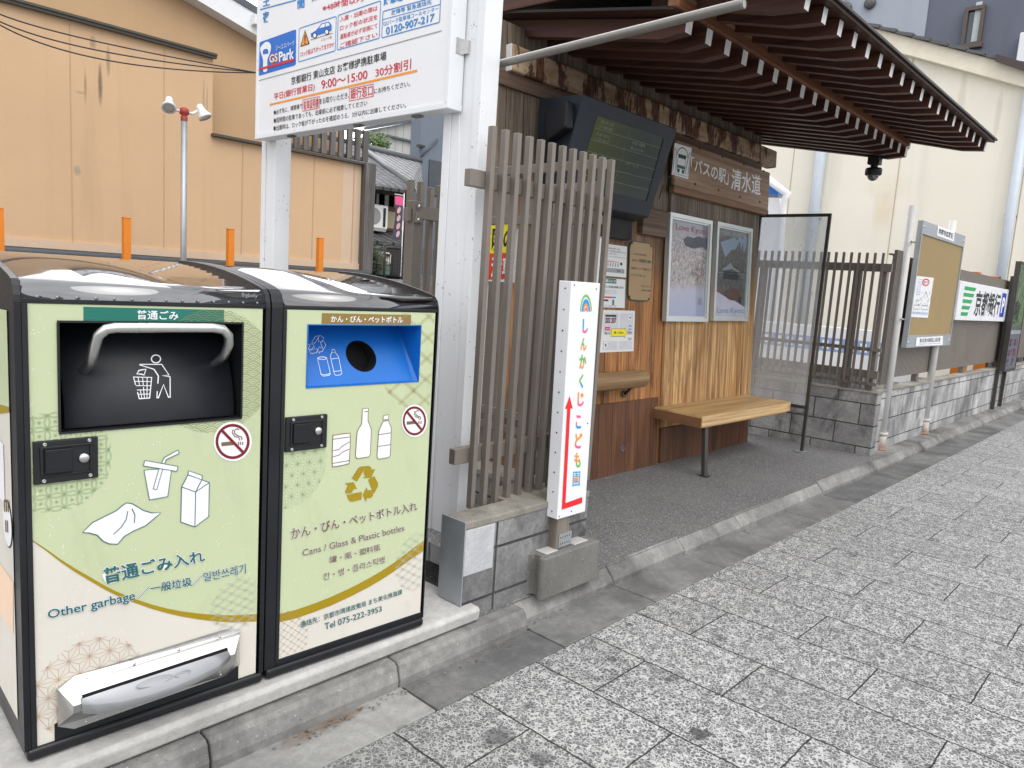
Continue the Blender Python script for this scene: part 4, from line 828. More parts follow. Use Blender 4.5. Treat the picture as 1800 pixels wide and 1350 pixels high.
for zz in (2.29, 2.75): k.box(XS+.06, 2.122, 2.30, 2.36, zz, zz+.05, MAT_STEEL); k.box(XS+.02, XS+.062, sy0-.003, sy0+.01, zz-.005, zz+.055, MAT_STEEL)
k.build('bracket', sign)

# steel pipe arm clamped behind the near post
arm = thing('pipe_arm', (2.245, 2.45, 2.25), 'bare grey steel pipe arm reaching out towards the pavement under the roof', 'pipe')
A_ = onX(880, 112, 2.245); B_ = onX(1308, 6, 2.245); dA = (B_-A_)
k = MB(); Pst = A_-dA*.25; MAT_PIPE = S('old_galvanised_pipe', (.24, .228, .212), .38, metal=.5, var=.18, vs=12, bump=.08)
n = 20; k.tube([Pst, B_], .0155, MAT_PIPE, n, caps=False); k.tube([B_+dA*.001, Pst], .0135, MAT_VOID, n, caps=False); k.build('pipe', arm)
k = MB(); k.lathe(B_-dA*.0, dA, [(.0135, 0), (.016, .0008), (.016, -.008)], MAT_PIPE, n); k.lathe(B_, dA, [(.0138, .0), (.001, .0)], S('pipe_plug', (.34, .33, .31), .5)); k.build('end_cap', arm)
k = MB()
for tt in (.12, .2): k.tube([Pst+dA*tt-dA.normalized()*.02, Pst+dA*tt+dA.normalized()*.02], .019, MAT_STEEL, n)
k.build('clamp', arm)

# ------------------------------------------------------------------ low block wall with the slat screen on it
WY0, WY1, WX0, WX1, WZ = 1.952, 2.075, 1.905, 2.685, .485
wall = thing('block_wall', (2.4, 2.0, Z_IN), 'low mottled concrete block wall under the slat screen beside the bins', 'wall')
k = MB(); k.box(WX0+.006, WX1, WY0, WY1, Z_IN-.04, WZ-.03, MAT_BLOCKL); k.box(WX1-.12, WX1, WY1, 2.95, Z_IN-.04, WZ-.03, MAT_BLOCKL); k.build('wall_blocks', wall, bevel=.004)
k = MB(); k.box(WX0+.007, WX0+.17, WY0-.003, WY0+.01, .268, WZ-.031, m_concrete('whitewashed_block', (.44, .45, .47), (.62, .63, .65), stain=.35, spots=.3, dark=(.25, .25, .26))); k.build('whitewashed_block', wall, bevel=.004)
k = MB(); k.prism([(WX0+.003, WY0-.004, WZ-.03), (WX1+.004, WY0-.004, WZ-.03), (WX1+.004, 2.95, WZ-.03), (WX1-.16, 2.95, WZ-.03), (WX1-.16, 2.24, WZ-.03), (2.36, 2.24, WZ-.03), (2.34, 2.19, WZ-.03), (2.26, 2.15, WZ-.03), (2.26, WY1, WZ-.03), (WX0+.003, WY1, WZ-.03)], (0, 0, .03), MAT_COPING); k.build('coping', wall, bevel=.005)
k = MB(); k.box(WX0, WX0+.005, WY0-.006, WY1+.004, Z_SLAB+.003, WZ+.003, MAT_GALV); k.build('end_plate', wall)
struct(MB().add([(2.0, 2.08, .30), (2.86, 2.08, .30), (2.86, 3.1, .30), (2.0, 3.1, .30)], [(0, 1, 2, 3)], MAT_ASPH).build('gravel_bed'))
# slat screen
scr = thing('slat_screen', (2.45, 2.13, WZ), 'taupe metal slat screen with staggered upright bars behind the white kindergarten sign', 'screen')
sx0, sx1, NSL = 2.078, 2.855, 12
k = MB()
for i in range(NSL): x = sx0+(sx1-sx0)*i/(NSL-1); k.box(x-.0115, x+.0115, 2.086, 2.114, .475, 1.985, MAT_SLAT)
k.build('slat_panel', scr, bevel=.0015, seg=1)
for zz in (1.785, .695):
    r = MB(); r.box(1.99, 2.905, 2.1145, 2.150, zz-.032, zz+.032, MAT_SLAT); r.build('rail', scr, bevel=.002, seg=1)
k = MB()
for i in range(12): y = 2.22+.066*i; k.box(2.90, 2.928, y-.012, y+.012, .50, 1.90, MAT_SLAT)
k.build('slat_panel', scr, bevel=.0015, seg=1)
for zz in (1.975, 1.72, .70, .62): r = MB(); r.box(2.873, 2.899, 2.155, 2.98, zz-.022, zz+.022, MAT_SLAT); r.build('rail', scr, bevel=.002, seg=1)
for (px_, py_) in ((2.50, 2.165), (2.64, 2.168)):
    p = MB(); p.box(px_-.03, px_+.03, py_-.012, py_+.048, WZ, 1.80, MAT_SLATD); p.build('post', scr, bevel=.002, seg=1)
# gate post and slats of the fence behind
gp = thing('slat_fence', (2.6, 3.2, .05), 'taupe slat fence end with a bolted square post behind the white sign post', 'fence')
G = lambda u, v: onY(u, v, 3.15)
a = G(726, 352); b = G(742, 352)
k = MB(); k.box(a.x, b.x, 3.14, 3.20, .05, a.z, MAT_SLATD); gpo = k.build('post', gp, bevel=.004)
k = MB(); k.box(a.x+.005, a.x+.05, 3.125, 3.141, a.z-.115, a.z-.06, MAT_SLAT); k.box(a.x-.03, a.x-.001, 3.155, 3.19, a.z-.11, a.z-.04, MAT_SLAT); k.build('hinge', gpo, bevel=.002)
for zz in (a.z-.03, a.z-.1): q = MB(); q.lathe((a.x+.025, 3.125, zz), (0, -1, 0), [(.011, 0), (.009, .005), (0, .006)], MAT_SCREW, 10); q.build('bolt', gpo)
k = MB()
for i in range(4): x = a.x+.075+i*.072; k.box(x-.014, x+.014, 3.25, 3.285, .25, a.z+.12-(.02 if i == 2 else 0), MAT_SLAT)
k.build('slat_panel', gp, bevel=.0015, seg=1)
r = MB(); r.box(b.x, b.x+.35, 3.16, 3.2, a.z-.09, a.z-.02, MAT_SLAT); r.build('rail', gp, bevel=.002)
# fee sign seen between the slats
fy = 2.72; FE = lambda u, v, l=0: onY(u, v, fy-.001*l)
fee = thing('fee_sign', (3.05, fy, .05), 'yellow and red parking fee board glimpsed between the slats', 'sign')
k = MB(); c0 = FE(858, 395); c1_ = FE(905, 497)
k.box(c0.x-.06, c1_.x, fy, fy+.02, c1_.z, c0.z, MAT_WHITE); k.add(Q(FE, [(852, 397), (904, 394), (902, 444), (850, 446)], 1), [(0, 1, 2, 3)], MAT_YEL); k.add(Q(FE, [(850, 446), (902, 444), (900, 490), (848, 492)], 1), [(0, 1, 2, 3)], S('fee_red', rgb(225, 70, 45), .5))
k.text('国の', Q(FE, [(866, 402), (904, 400), (900, 438), (864, 440)], 2), MAT_INK, .03); k.text('満車', Q(FE, [(864, 452), (902, 450), (900, 486), (862, 488)], 2), MAT_WHITE, .03); k.build('fee_board', fee)
k = MB(); k.box(c0.x+.02, c0.x+.05, fy+.021, fy+.05, .3, c0.z, MAT_WPAINT); k.build('post', fee)

# ------------------------------------------------------------------ kindergarten sign on a concrete block
KY = 1.895
def KF(u, v, l=0): return onY(u, v, KY-.0008*l)
NK = (0, -1, 0)
q0, q1, q2, q3 = KF(1004, 492), KF(1056, 500), KF(1028, 898), KF(980, 915)
kx0, kx1, kz0, kz1 = (q0.x+q3.x)/2, (q1.x+q2.x)/2, (q2.z+q3.z)/2, (q0.z+q1.z)/2
kid = thing('kindergarten_sign', ((kx0+kx1)/2, KY+.03, .275), 'tall narrow white kindergarten sign with rainbow letters and a red arrow', 'sign')
k = MB(); k.frame_box((kx0+.012, KY, kz0), (kx1-kx0, 0, 0), (0, .065, 0), (-.024, 0, kz1-kz0), MAT_WSIGN); kb = k.build('sign_box', kid, bevel=.003)
k = MB()
for i in range(12): zz = kz0+.03+(kz1-kz0-.06)*i/11; k.lathe((kx0+.010-.022*i/11, KY+.03, zz), (-1, 0, 0), [(.0035, .0), (.003, .002), (0, .0025)], MAT_INK, 8)
for fx, fz in ((.1, .985), (.95, .975), (.08, .012), (.55, .02), (.97, .4)): k.lathe((kx0+.01+(kx1-kx0-.02)*fx-.02*fz, KY, kz0+(kz1-kz0)*fz), (0, -1, 0), [(.0032, 0), (.0028, .002), (0, .0022)], MAT_INK, 8)
k.build('tack', kb)
k = MB()
D4 = lambda *p: zc('D4', *p)
for (r0, r1, mt) in ((42, 37, MAT_LGRN), (31, 21, MAT_CYAN), (20, 14, MAT_ORG), (10, 5, MAT_PINK)):
    o_ = [(1056+r0*cos(radians(a))-(0 if 0 else 0), 285-r0*3.0*sin(radians(a))*(1 if r0 > 40 else 1.0)) for a in range(0, 181, 9)]
    i_ = [(1056+r1*cos(radians(a)), 285-r1*2.95*sin(radians(a))) for a in range(0, 181, 9)]
    A3, B3 = Q(KF, D4(*o_), 2), Q(KF, D4(*i_), 2); n = len(A3); k.add(A3+B3, [(i, i+1, n+i+1, n+i) for i in range(n-1)], mt)
letters = [('し', (1030, 340, 1072, 448), (MAT_CYAN, MAT_PINK)), ('ん', (1014, 478, 1062, 576), (MAT_LGRN, MAT_ORG)), ('か', (1005, 602, 1060, 712), (MAT_LGRN, MAT_ORG)), ('く', (1004, 745, 1038, 855), (MAT_LGRN, MAT_CYAN)), ('じ', (992, 882, 1042, 990), (MAT_ORG, MAT_PINK)), ('こ', (980, 1052, 1020, 1155), (MAT_PINK, MAT_CYAN)), ('ど', (972, 1182, 1030, 1302), (MAT_ORG, MAT_PINK))]
def kchar(ch, quad, mats):
    vs, fs = glyphs(ch, .03); x0 = min(v[0] for v in vs); x1 = max(v[0] for v in vs); y0 = min(v[1] for v in vs); y1 = max(v[1] for v in vs)
    tl, tr, br, bl = quad; P3 = []
    for x, y in vs:
        a = (x-x0)/(x1-x0); b = (y-y0)/(y1-y0); P3.append((bl*(1-a)+br*a)*(1-b)+(tl*(1-a)+tr*a)*b)
    for f in fs:
        my = sum(vs[i][1] for i in f)/len(f); mx = sum(vs[i][0] for i in f)/len(f); t_ = (my-y0)/(y1-y0)-(mx-x0)/(x1-x0)*.35
        k.add([P3[i] for i in f], [tuple(range(len(f)))], mats[0] if t_ > .22 else mats[1])
for ch, (a, b, c_, d), mats in letters: kchar(ch, Q(KF, D4((a+4, b), (c_, b+4), (c_-3, d), (a, d-3)), 2), mats)
kchar('も', Q(KF, zc('D5', (1055, 65), (1100, 68), (1100, 178), (1055, 172)), 2), (MAT_ORG, MAT_LGRN))
k.text('園', Q(KF, zc('D5', (1046, 208), (1098, 205), (1092, 312), (1040, 318)), 2), MAT_CYAN, .0); k.poly(Q(KF, zc('D5', (1054, 252), (1084, 250), (1080, 276), (1050, 278)), 3), MAT_ORG)
kk = [(D4((934, 912))[0]), D4((957, 1005))[0], D4((940, 1004))[0], zc('D5', (988, 440))[0], zc('D5', (1113, 395))[0], zc('D5', (1111, 440))[0], zc('D5', (960, 490))[0], D4((916, 1006))[0], D4((900, 1008))[0]]
k.poly(Q(KF, kk, 2), S('arrow_red', rgb(228, 30, 34), .4, var=.03))
k.build('printed_text', kb, weld=False)
MAT_TIMBER = m_wood('grey_timber', (.16, .135, .11), (.27, .24, .20), (.09, .075, .06), 'z', 60)
k = MB(); k.box(2.415, 2.50, KY+.012, KY+.075, .275, kz0, MAT_TIMBER); k.box(2.525, 2.60, KY+.066, KY+.10, .275, kz0+.4, MAT_TIMBER); pst = k.build('timber_post', kid, bevel=.003)
k = MB(); k.box(2.43, 2.515, KY+.008, KY+.0115, .285, .345, MAT_GALV)
for i in range(5):
    for j in range(2): k.lathe((2.44+.015*i, KY+.008, .30+.028*j), (0, -1, 0), [(.003, 0), (.003, .001), (0, .0012)], MAT_INK, 6)
k.build('mending_plate', pst)
blk = MB(); bx0, bx1, by0, by1, bz0, bz1 = 2.298, 2.685, 1.868, 1.978, .092, .275
notch = [(bx0, by0, bz0), (bx0-.006, by0+.012, bz0), (bx0-.006, by0+.028, bz0), (bx0+.022, by0+.036, bz0), (bx0+.022, by0+.074, bz0), (bx0-.006, by0+.082, bz0), (bx0-.006, by0+.1, bz0), (bx0, by1, bz0), (bx1, by1, bz0), (bx1, by0, bz0)]
blk.prism(notch, (0, 0, bz1-bz0), MAT_CAST); o = blk.build('concrete_block', loc=(2.49, 1.92, bz0), bevel=.006, seg=2); tag(o, 'rough grey concrete block carrying the kindergarten sign', 'concrete block')
pm = MB()
for a, b in ((2.34, 2.42), (2.53, 2.63)):
    pm = MB(); pm.box(a, b, 1.895, 1.955, bz1, bz1+.006, MAT_SLAB); pm.build('mortar_patch', o, bevel=.003)

# ------------------------------------------------------------------ bus shelter
TL_ = .06                                   # the back wall leans back a little
NW = Vector((0, -1, TL_)).normalized(); TW = Vector((0, TL_, 1)).normalized(); PW = Vector((0, 2.97, .10))
def W3(x, z, d=0): return Vector((x, 2.97+TL_*(z-.10), z))+NW*d
def WF(u, v, l=0, d=0.): return onP(u, v, PW+NW*(d+.0008*l), NW)
def wbox(mb, x0, x1, z0, z1, d0, d1, m): a = W3(x0, z0, d0); return mb.frame_box(a, (x1-x0, 0, 0), W3(x0, z1, d0)-a, NW*(d1-d0), m)
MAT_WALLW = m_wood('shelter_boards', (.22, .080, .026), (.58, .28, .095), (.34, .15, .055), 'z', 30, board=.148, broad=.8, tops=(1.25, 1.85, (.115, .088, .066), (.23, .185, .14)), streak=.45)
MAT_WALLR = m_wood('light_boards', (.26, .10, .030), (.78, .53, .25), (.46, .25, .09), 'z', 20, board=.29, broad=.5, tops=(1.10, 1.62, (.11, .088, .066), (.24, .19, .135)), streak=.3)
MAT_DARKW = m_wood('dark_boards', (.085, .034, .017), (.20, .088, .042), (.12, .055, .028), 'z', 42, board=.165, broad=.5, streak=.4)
MAT_RAFT = m_wood('stained_rafter', (.048, .017, .011), (.105, .042, .027), (.07, .028, .018), 'y', 40, rough=.5, streak=.3); MAT_CEIL = m_wood('stained_ceiling', (.034, .012, .008), (.075, .029, .018), None, 'y', 30, rough=.55, board=.2)
MAT_BENCH = m_wood('oiled_bench_timber', (.36, .215, .085), (.70, .50, .27), (.52, .34, .15), 'x', 22, rough=.5, bump=.3)
MAT_BENCHE = m_wood('bench_end_grain', (.20, .10, .05), (.30, .16, .085), None, 'y', 30); MAT_RAILW = m_wood('log_rail', (.27, .17, .075), (.44, .30, .15), (.20, .12, .06), 'x', 34)
MAT_PLANK = m_wood('name_board_timber', (.28, .18, .115), (.46, .33, .23), (.20, .12, .075), 'x', 20, streak=.25, bump=.3)
def m_logbeam():
    t = NT('debarked_log_beam'); c = t.co(); n = t.noise(t.co((1.5, 1, .45)), 5, 5, .62, .25); w = t.noise(t.co((1, .4, .3)), 46, 4, .6)
    base = t.mix(t.mapr(t.noise(t.co((.2, 1, 1)), 22, 5), .35, .65), (.27, .16, .085), (.46, .34, .22)); base = t.mix(t.mapr(n, .62, .68), base, (.42, .39, .35))
    burn = t.mix(t.mapr(w, .46, .56), (.055, .022, .012), (.17, .065, .03)); r = t.math('ADD', n, t.math('MULTIPLY', t.math('SUBTRACT', w, .5), .12))
    col = t.mix(t.mapr(r, .485, .455), base, burn); rim = t.math('MULTIPLY', t.mapr(r, .46, .475), t.mapr(r, .505, .485)); col = t.mix(rim, col, (.06, .022, .012)); t.set(col=col, rough=.62); t.bump(t.math('ADD', n, w), .35, .01); return t.m
MAT_LOG = m_logbeam()
MAT_ENDW = S('rafter_end_white', (.80, .80, .78), .6, var=.2, vs=30)
SH = thing('bus_shelter', (4.8, 3.0, Z_IN), 'wooden bus shelter with dark rafters, white rafter ends and weathered board wall', 'bus shelter')
k = MB(); wbox(k, 2.99, 6.47, -.03, .045, -.12, .035, MAT_WOOD_BASE); k.build('footing', SH, bevel=.006)
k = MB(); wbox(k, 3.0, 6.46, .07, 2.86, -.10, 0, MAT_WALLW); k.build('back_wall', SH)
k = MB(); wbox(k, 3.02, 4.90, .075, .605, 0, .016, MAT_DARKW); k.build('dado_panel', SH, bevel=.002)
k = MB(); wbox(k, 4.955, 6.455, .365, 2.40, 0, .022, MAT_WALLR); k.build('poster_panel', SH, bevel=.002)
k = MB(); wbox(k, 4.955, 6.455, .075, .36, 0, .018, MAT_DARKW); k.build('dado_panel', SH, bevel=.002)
k = MB(); wbox(k, 3.17, 6.70, 2.585, 2.735, -.05, .045, MAT_LOG); k.build('wall_beam', SH, bevel=.012)
k = MB(); a = W3(3.168, 2.587, -.048); k.frame_box(a-Vector((.004, 0, 0)), (.004, 0, 0), W3(3.168, 2.732, -.048)-a, NW*.09, MAT_ENDW); a = W3(6.70, 2.59, -.045); k.frame_box(a, (.003, 0, 0), W3(6.70, 2.73, -.045)-a, NW*.085, m_wood('beam_end_grey', (.20, .16, .13), (.30, .25, .2), None, 'y', 30)); k.build('beam_end', SH)
k = MB(); wbox(k, 3.02, 6.46, 2.50, 2.584, 0, .018, m_wood('trim_board', (.085, .05, .035), (.16, .105, .075), None, 'x', 30)); k.build('trim_board', SH, bevel=.003)
k = MB(); wbox(k, 3.5, 4.40, 1.74, 1.88, 0, .06, S('dark_bracket_shelf', (.012, .011, .011), .7)); k.build('display_shelf', SH, bevel=.003)
k = MB(); wbox(k, 4.55, 4.87, 1.80, 1.99, 0, .05, m_wood('beam_stub_wood', (.09, .055, .035), (.19, .13, .09), (.05, .03, .02), 'x', 30)); k.build('beam_stub', SH, bevel=.008)
# roof
roof = MB(); xr0, xr1 = 3.20, 7.01
zb = lambda y: 2.655+.18*(y-2.22); zt2 = lambda y: 2.745+.20*(y-1.46)
roof.prism([(xr0, 3.75, zb(3.75)+.088), (xr0, 2.06, zb(2.06)+.108), (xr0, 2.06, zb(2.06)+.122), (xr0, 3.75, zb(3.75)+.102)], (xr1-xr0, 0, 0), MAT_CEIL)
roof.prism([(xr0, 2.35, zt2(2.35)), (xr0, 1.44, zt2(1.44)), (xr0, 1.44, zt2(1.44)+.016), (xr0, 2.35, zt2(2.35)+.016)], (xr1-xr0+.004, 0, 0), MAT_CEIL)
RF = roof.build('roof', SH)
k = MB(); k.prism([(xr0-.01, 3.78, zt2(3.78)+.022-.12), (xr0-.01, 2.35, zt2(2.35)+.018), (xr0-.01, 1.425, zt2(1.425)+.018), (xr0-.01, 1.425, zt2(1.425)+.034), (xr0-.01, 2.35, zt2(2.35)+.04), (xr0-.01, 3.78, zt2(3.78)-.06)], (xr1-xr0+.03, 0, 0), S('copper_brown_roof', (.05, .045, .042), .45, metal=.4)); k.build('roof_cover', RF, bevel=.003)
def m_kayaoi():
    return MAT_LOG
k = MB(); k.box(xr0, xr1-.09, 2.035, 2.10, 2.742, 2.815, m_wood('purlin_timber', (.10, .035, .016), (.24, .10, .045), (.40, .27, .17), 'x', 14, streak=.5)); k.build('purlin', RF, bevel=.006)
for i in range(0, 19):
    x = 3.35+.1997*i; r = MB(); w = .031
    sec = [(x-w, 3.6, zb(3.6)), (x-w, 2.21, zb(2.21)), (x-w, 2.066, 2.664), (x-w, 2.060, 2.738), (x-w, 2.20, zb(2.20)+.1), (x-w, 3.6, zb(3.6)+.086)]
    r.prism(sec, (2*w, 0, 0), MAT_RAFT); r.add([(x-w*.95, 2.0592+.0002, 2.739), (x+w*.95, 2.0592, 2.739), (x+w*.95, 2.0650, 2.665), (x-w*.95, 2.0650, 2.665)], [(0, 1, 2, 3)], MAT_ENDW)
    r.build('rafter', RF)
for i in range(0, 19):
    x = 3.385+.1997*i; r = MB(); w = .026; zz = lambda y: zt2(y)-.085
    sec = [(x-w, 2.30, zt2(2.30)-.07), (x-w, 1.66, zt2(1.66)-.095), (x-w, 1.497, zt2(1.48)-.072), (x-w, 1.490, zt2(1.48)-.002), (x-w, 1.66, zt2(1.66)-.002), (x-w, 2.30, zt2(2.30)-.002)]
    r.prism(sec, (2*w, 0, 0), MAT_RAFT); r.add([(x-w*.95, 1.4892, zt2(1.48)-.003), (x+w*.95, 1.4892, zt2(1.48)-.003), (x+w*.95, 1.4962, zt2(1.48)-.071), (x-w*.95, 1.4962, zt2(1.48)-.071)], [(0, 1, 2, 3)], MAT_ENDW)
    r.build('eave_rafter', RF)
# cross beam ends under the left eave
k = MB(); k.prism([(3.19, 1.44, zt2(1.44)-.01), (3.19, 2.3, zt2(2.3)-.02), (3.19, 3.7, zb(3.7)+.03), (3.19, 3.7, zb(3.7)+.13), (3.19, 2.3, zt2(2.3)+.03), (3.19, 1.44, zt2(1.44)+.03)], (.028, 0, 0), MAT_RAFT); k.build('barge_board', RF, bevel=.004)

# ---- departure display hung in the corner
TVx0, TVx1 = 3.42, 4.43
MAT_TV = S('display_case_navy', (.012, .019, .030), .45, var=.2, vs=12); 
ft = Vector((0, 2.745, 2.475)); fb = Vector((0, 2.905, 1.905)); tn = (Vector((0, fb.z-ft.z, -(fb.y-ft.y)))).normalized(); tn = Vector((0, -abs(fb.z-ft.z), -(fb.y-ft.y))).normalized()
def TF(u, v, l=0): return onP(u, v, ft+tn*.0008*l, tn)
tv = thing('departure_display', ((TVx0+TVx1)/2, 2.95, 1.9), 'dark navy bus departure display hung under the shelter beam', 'display')
k = MB(); pr = [(TVx0, 3.08, 2.49), (TVx0, ft.y, ft.z), (TVx0, fb.y, fb.z), (TVx0, 3.06, 1.86)]
k.prism(pr, (TVx1-TVx0, 0, 0), MAT_TV); case = k.build('case', tv, bevel=.006)
k = MB(); k.prism([(TVx0-.075, 2.80, 2.43), (TVx0-.075, 2.80, 2.29), (TVx0-.075, 2.94, 2.22), (TVx0-.075, 2.98, 2.40)], (.074, 0, 0), MAT_BLACK); k.build('speaker_box', case, bevel=.01)
def m_screen():
    t = NT('dim_lcd_screen'); c = t.co(); q = t.sep(c); g = t.noise(c, 2.2, 2); n = t.noise(t.co((1, 1, 3)), 22, 4)
    s = t.math('ADD', t.math('MULTIPLY', q[0], -1.3), t.math('MULTIPLY', g, .4)); col = t.mix(t.mapr(s, -.05, .62), (.022, .034, .028), (.07, .085, .012))
    t.set(col=(.01, .012, .011), rough=.22, emc=col, ems=.28, spec=.5); return t.m
k = MB(); scq = [TF(*q, 2) for q in zc('B', (705, 797), (1160, 945), (1040, 1380), (560, 1270))]
k.poly(scq, m_screen()); scr_ = k.build('screen', case)
k = MB(); MAT_TVT = S('screen_dim_text', (.16, .19, .15), .5)
sl_, st_ = lambda a, b: scq[0].lerp(scq[1], a).lerp(scq[3].lerp(scq[2], a), b)+tn*.0008, None
for i in range(1, 6): k.stroke([sl_(0, i/6), sl_(1, i/6)], .0025, MAT_TVT, tn)
k.stroke([sl_(.47, 0.05), sl_(.47, 1)], .002, MAT_TVT, tn)
for a, b, tx in ((.05, .03, '清水道'), (.05, .10, '京都駅'), (.05, .21, '四条河原町'), (.05, .28, '三条京阪'), (.55, .18, '祇園'), (.55, .26, '東山七条'), (.55, .5, '市バス')):
    k.text(tx, [sl_(a, b), sl_(a+.2, b), sl_(a+.2, b+.05), sl_(a, b+.05)], MAT_TVT)
k.build('screen_text', scr_, weld=False)
k = MB(); e0, e1 = TF(*zc('B', (1160, 950))[0], 3), TF(*zc('B', (1040, 1385))[0], 3); k.stroke([e0, e1], .012, MAT_VOID, tn); e0, e1 = TF(1166, 325, 3), TF(1158, 350, 3); k.stroke([e0, e1], .012, MAT_VOID, tn); k.build('case_slot', case)

# ---- name board
nb = thing('name_board', (5.73, 3.05, 2.18), 'weathered timber name board with white carved characters under the beam', 'sign')
k = MB(); wbox(k, 4.93, 6.545, 2.185, 2.52, .024, .062, MAT_PLANK); nbp = k.build('board', nb, bevel=.012)
k = MB(); wbox(k, 4.91, 6.53, 2.135, 2.186, .022, .072, m_wood('ledge_wood', (.15, .075, .04), (.28, .17, .10), None, 'x', 26)); k.build('ledge', nb, bevel=.008)
ND_ = .0625
def NF_(u, v, l=0): return WF(u, v, l, ND_)
k = MB()
k.text('「バスの駅」', Q(NF_, zc('B6', (975, 225), (1310, 345), (1300, 478), (972, 352)), 1), MAT_WHITE, .01); k.build('carved_text', nbp, weld=False); k = MB()
k.text('清水道', Q(NF_, zc('B6', (1335, 325), (1588, 392), (1585, 570), (1322, 512)), 1), MAT_WHITE, .012)
k.build('carved_text', nbp, weld=False)
for q in ((1048, 155), (1250, 228), (1438, 296), (1612, 355), (785, 402), (1010, 468), (1215, 522), (1402, 578), (1578, 625)):
    p = NF_(*zc('B6', q)[0]); k = MB(); k.lathe(p, NW, [(.011, 0), (.009, .004), (0, .005)], MAT_INK, 10); k.build('nail', nbp)
k = MB(); pl = [NF_(*q, 1) for q in zc('B6', (830, 105), (980, 150), (948, 425), (803, 382))]; k.poly(pl, MAT_WHITE)
def pq(a, b, l=2): return pl[0].lerp(pl[1], a).lerp(pl[3].lerp(pl[2], a), b)+NW*.0008*(l-1)
MAT_FOREST = S('emblem_green', rgb(14, 70, 50), .5)
for a in ((.05, .88), (.05, .14), (.13, .22), (.22, .88)), ((.95, .88), (.95, .14), (.87, .22), (.78, .88)): k.stroke([pq(*q) for q in a], .007, MAT_FOREST, NW)
k.stroke([pq(.2, .35)]+[pq(.5-.3*cos(radians(t)), .32-.24*sin(radians(t))) for t in range(0, 181, 20)]+[pq(.8, .35)], .007, MAT_FOREST, NW)
k.poly([pq(*q) for q in ((.27, .30), (.73, .30), (.73, .42), (.27, .42))], MAT_FOREST); k.poly([pq(*q) for q in ((.26, .64), (.74, .64), (.74, .74), (.26, .74))], MAT_DGREEN); k.poly([pq(*q) for q in ((.28, .76), (.44, .76), (.42, .88), (.30, .88))], MAT_FOREST); k.poly([pq(*q) for q in ((.56, .76), (.72, .76), (.70, .88), (.58, .88))], MAT_FOREST)
k.stroke([pq(.26, .42), pq(.26, .76)], .004, MAT_FOREST, NW); k.stroke([pq(.74, .42), pq(.74, .76)], .004, MAT_FOREST, NW)
k.text('Kyoto City Bus Passenger Station', [pq(.06, .91), pq(.94, .91), pq(.94, .97), pq(.06, .97)], MAT_FOREST)
k.build('emblem_plate', nb, weld=False)

# ---- framed posters
def m_blossom():
    t = NT('poster_blossom_print'); c = t.co(); q = t.sep(c); z = t.math('ADD', q[2], t.math('MULTIPLY', t.math('SUBTRACT', t.noise(c, 9, 4), .5), .14))
    b = t.noise(c, 34, 6, .75); col = t.ramp(t.mapr(z, -.40, .40), (0, rgb(150, 165, 205)), (.30, rgb(178, 180, 205)), (.36, rgb(150, 150, 150)), (.60, rgb(120, 120, 118)), (.78, rgb(96, 100, 108)), (.84, rgb(120, 128, 140)), (1, rgb(104, 112, 132)))
    mid = t.math('MULTIPLY', t.mapr(z, -.17, -.10), t.mapr(z, .30, .2)); col = t.mix(t.math('MULTIPLY', t.mapr(b, .46, .58), mid), col, rgb(205, 182, 180)); col = t.mix(t.math('MULTIPLY', t.mapr(t.noise(t.co(loc=(2, 2, 2)), 40, 5, .7), .54, .62), mid), col, rgb(62, 68, 66))
    t.set(col=t.mix(.25, col, (.1, .1, .11)), rough=.35, coat=.8, coatr=.04); return t.m
def m_dusk():
    t = NT('poster_temple_print'); c = t.co(); q = t.sep(c); n = t.noise(c, 26, 6, .7)
    col = t.mix(t.mapr(n, .35, .65), rgb(46, 50, 50), rgb(92, 96, 94)); t.set(col=col, rough=.35, coat=.8, coatr=.04); return t.m
def poster(pts, label, mt, art):
    P4 = [WF(*q) for q in pts]; x0 = (P4[0].x+P4[3].x)/2; x1 = (P4[1].x+P4[2].x)/2; z1 = (P4[0].z+P4[1].z)/2; z0 = (P4[2].z+P4[3].z)/2
    t = thing('travel_poster', tuple(W3((x0+x1)/2, (z0+z1)/2, .03)), label, 'poster', 'framed travel posters'); d0, d1 = .023, .062; b = .030
    k = MB()
    for a in ((x0, x1, z1-b, z1), (x0, x1, z0, z0+b), (x0, x0+b, z0+b, z1-b), (x1-b, x1, z0+b, z1-b)): wbox(k, *a, d0, d1, MAT_ALU)
    for a in ((x0+b, x1-b, z1-b-.014, z1-b), (x0+b, x1-b, z0+b, z0+b+.012), (x0+b, x0+b+.012, z0+b, z1-b), (x1-b-.012, x1-b, z0+b, z1-b)): wbox(k, *a, d0, d1-.012, MAT_ALU)
    k.build('frame', t, bevel=.002, seg=1)
    k = MB(); k.add([W3(x0+b, z0+b, .040), W3(x1-b, z0+b, .040), W3(x1-b, z1-b, .040), W3(x0+b, z1-b, .040)], [(0, 1, 2, 3)], mt)
    F = lambda a, c_, l=1: W3(x0+b+(x1-x0-2*b)*a, z1-b-(z1-z0-2*b)*c_, .040+.0006*l)
    art(k, F); k.build('print', t, weld=False)
MAT_PRED = S('poster_faded_red', rgb(150, 70, 76), .4); MAT_PTEAL = S('poster_teal', rgb(84, 140, 150), .4); MAT_PHILL = S('poster_hill', rgb(62, 70, 82), .4); MAT_PSKY = S('poster_sky', rgb(128, 146, 166), .4); MAT_PSNOW = S('poster_sand', rgb(178, 178, 196), .4); MAT_PBUSH = S('poster_bush', rgb(88, 66, 60), .4); MAT_PROOF = S('poster_roof', rgb(130, 136, 144), .4); MAT_PDK = S('poster_dark', rgb(40, 44, 44), .4)
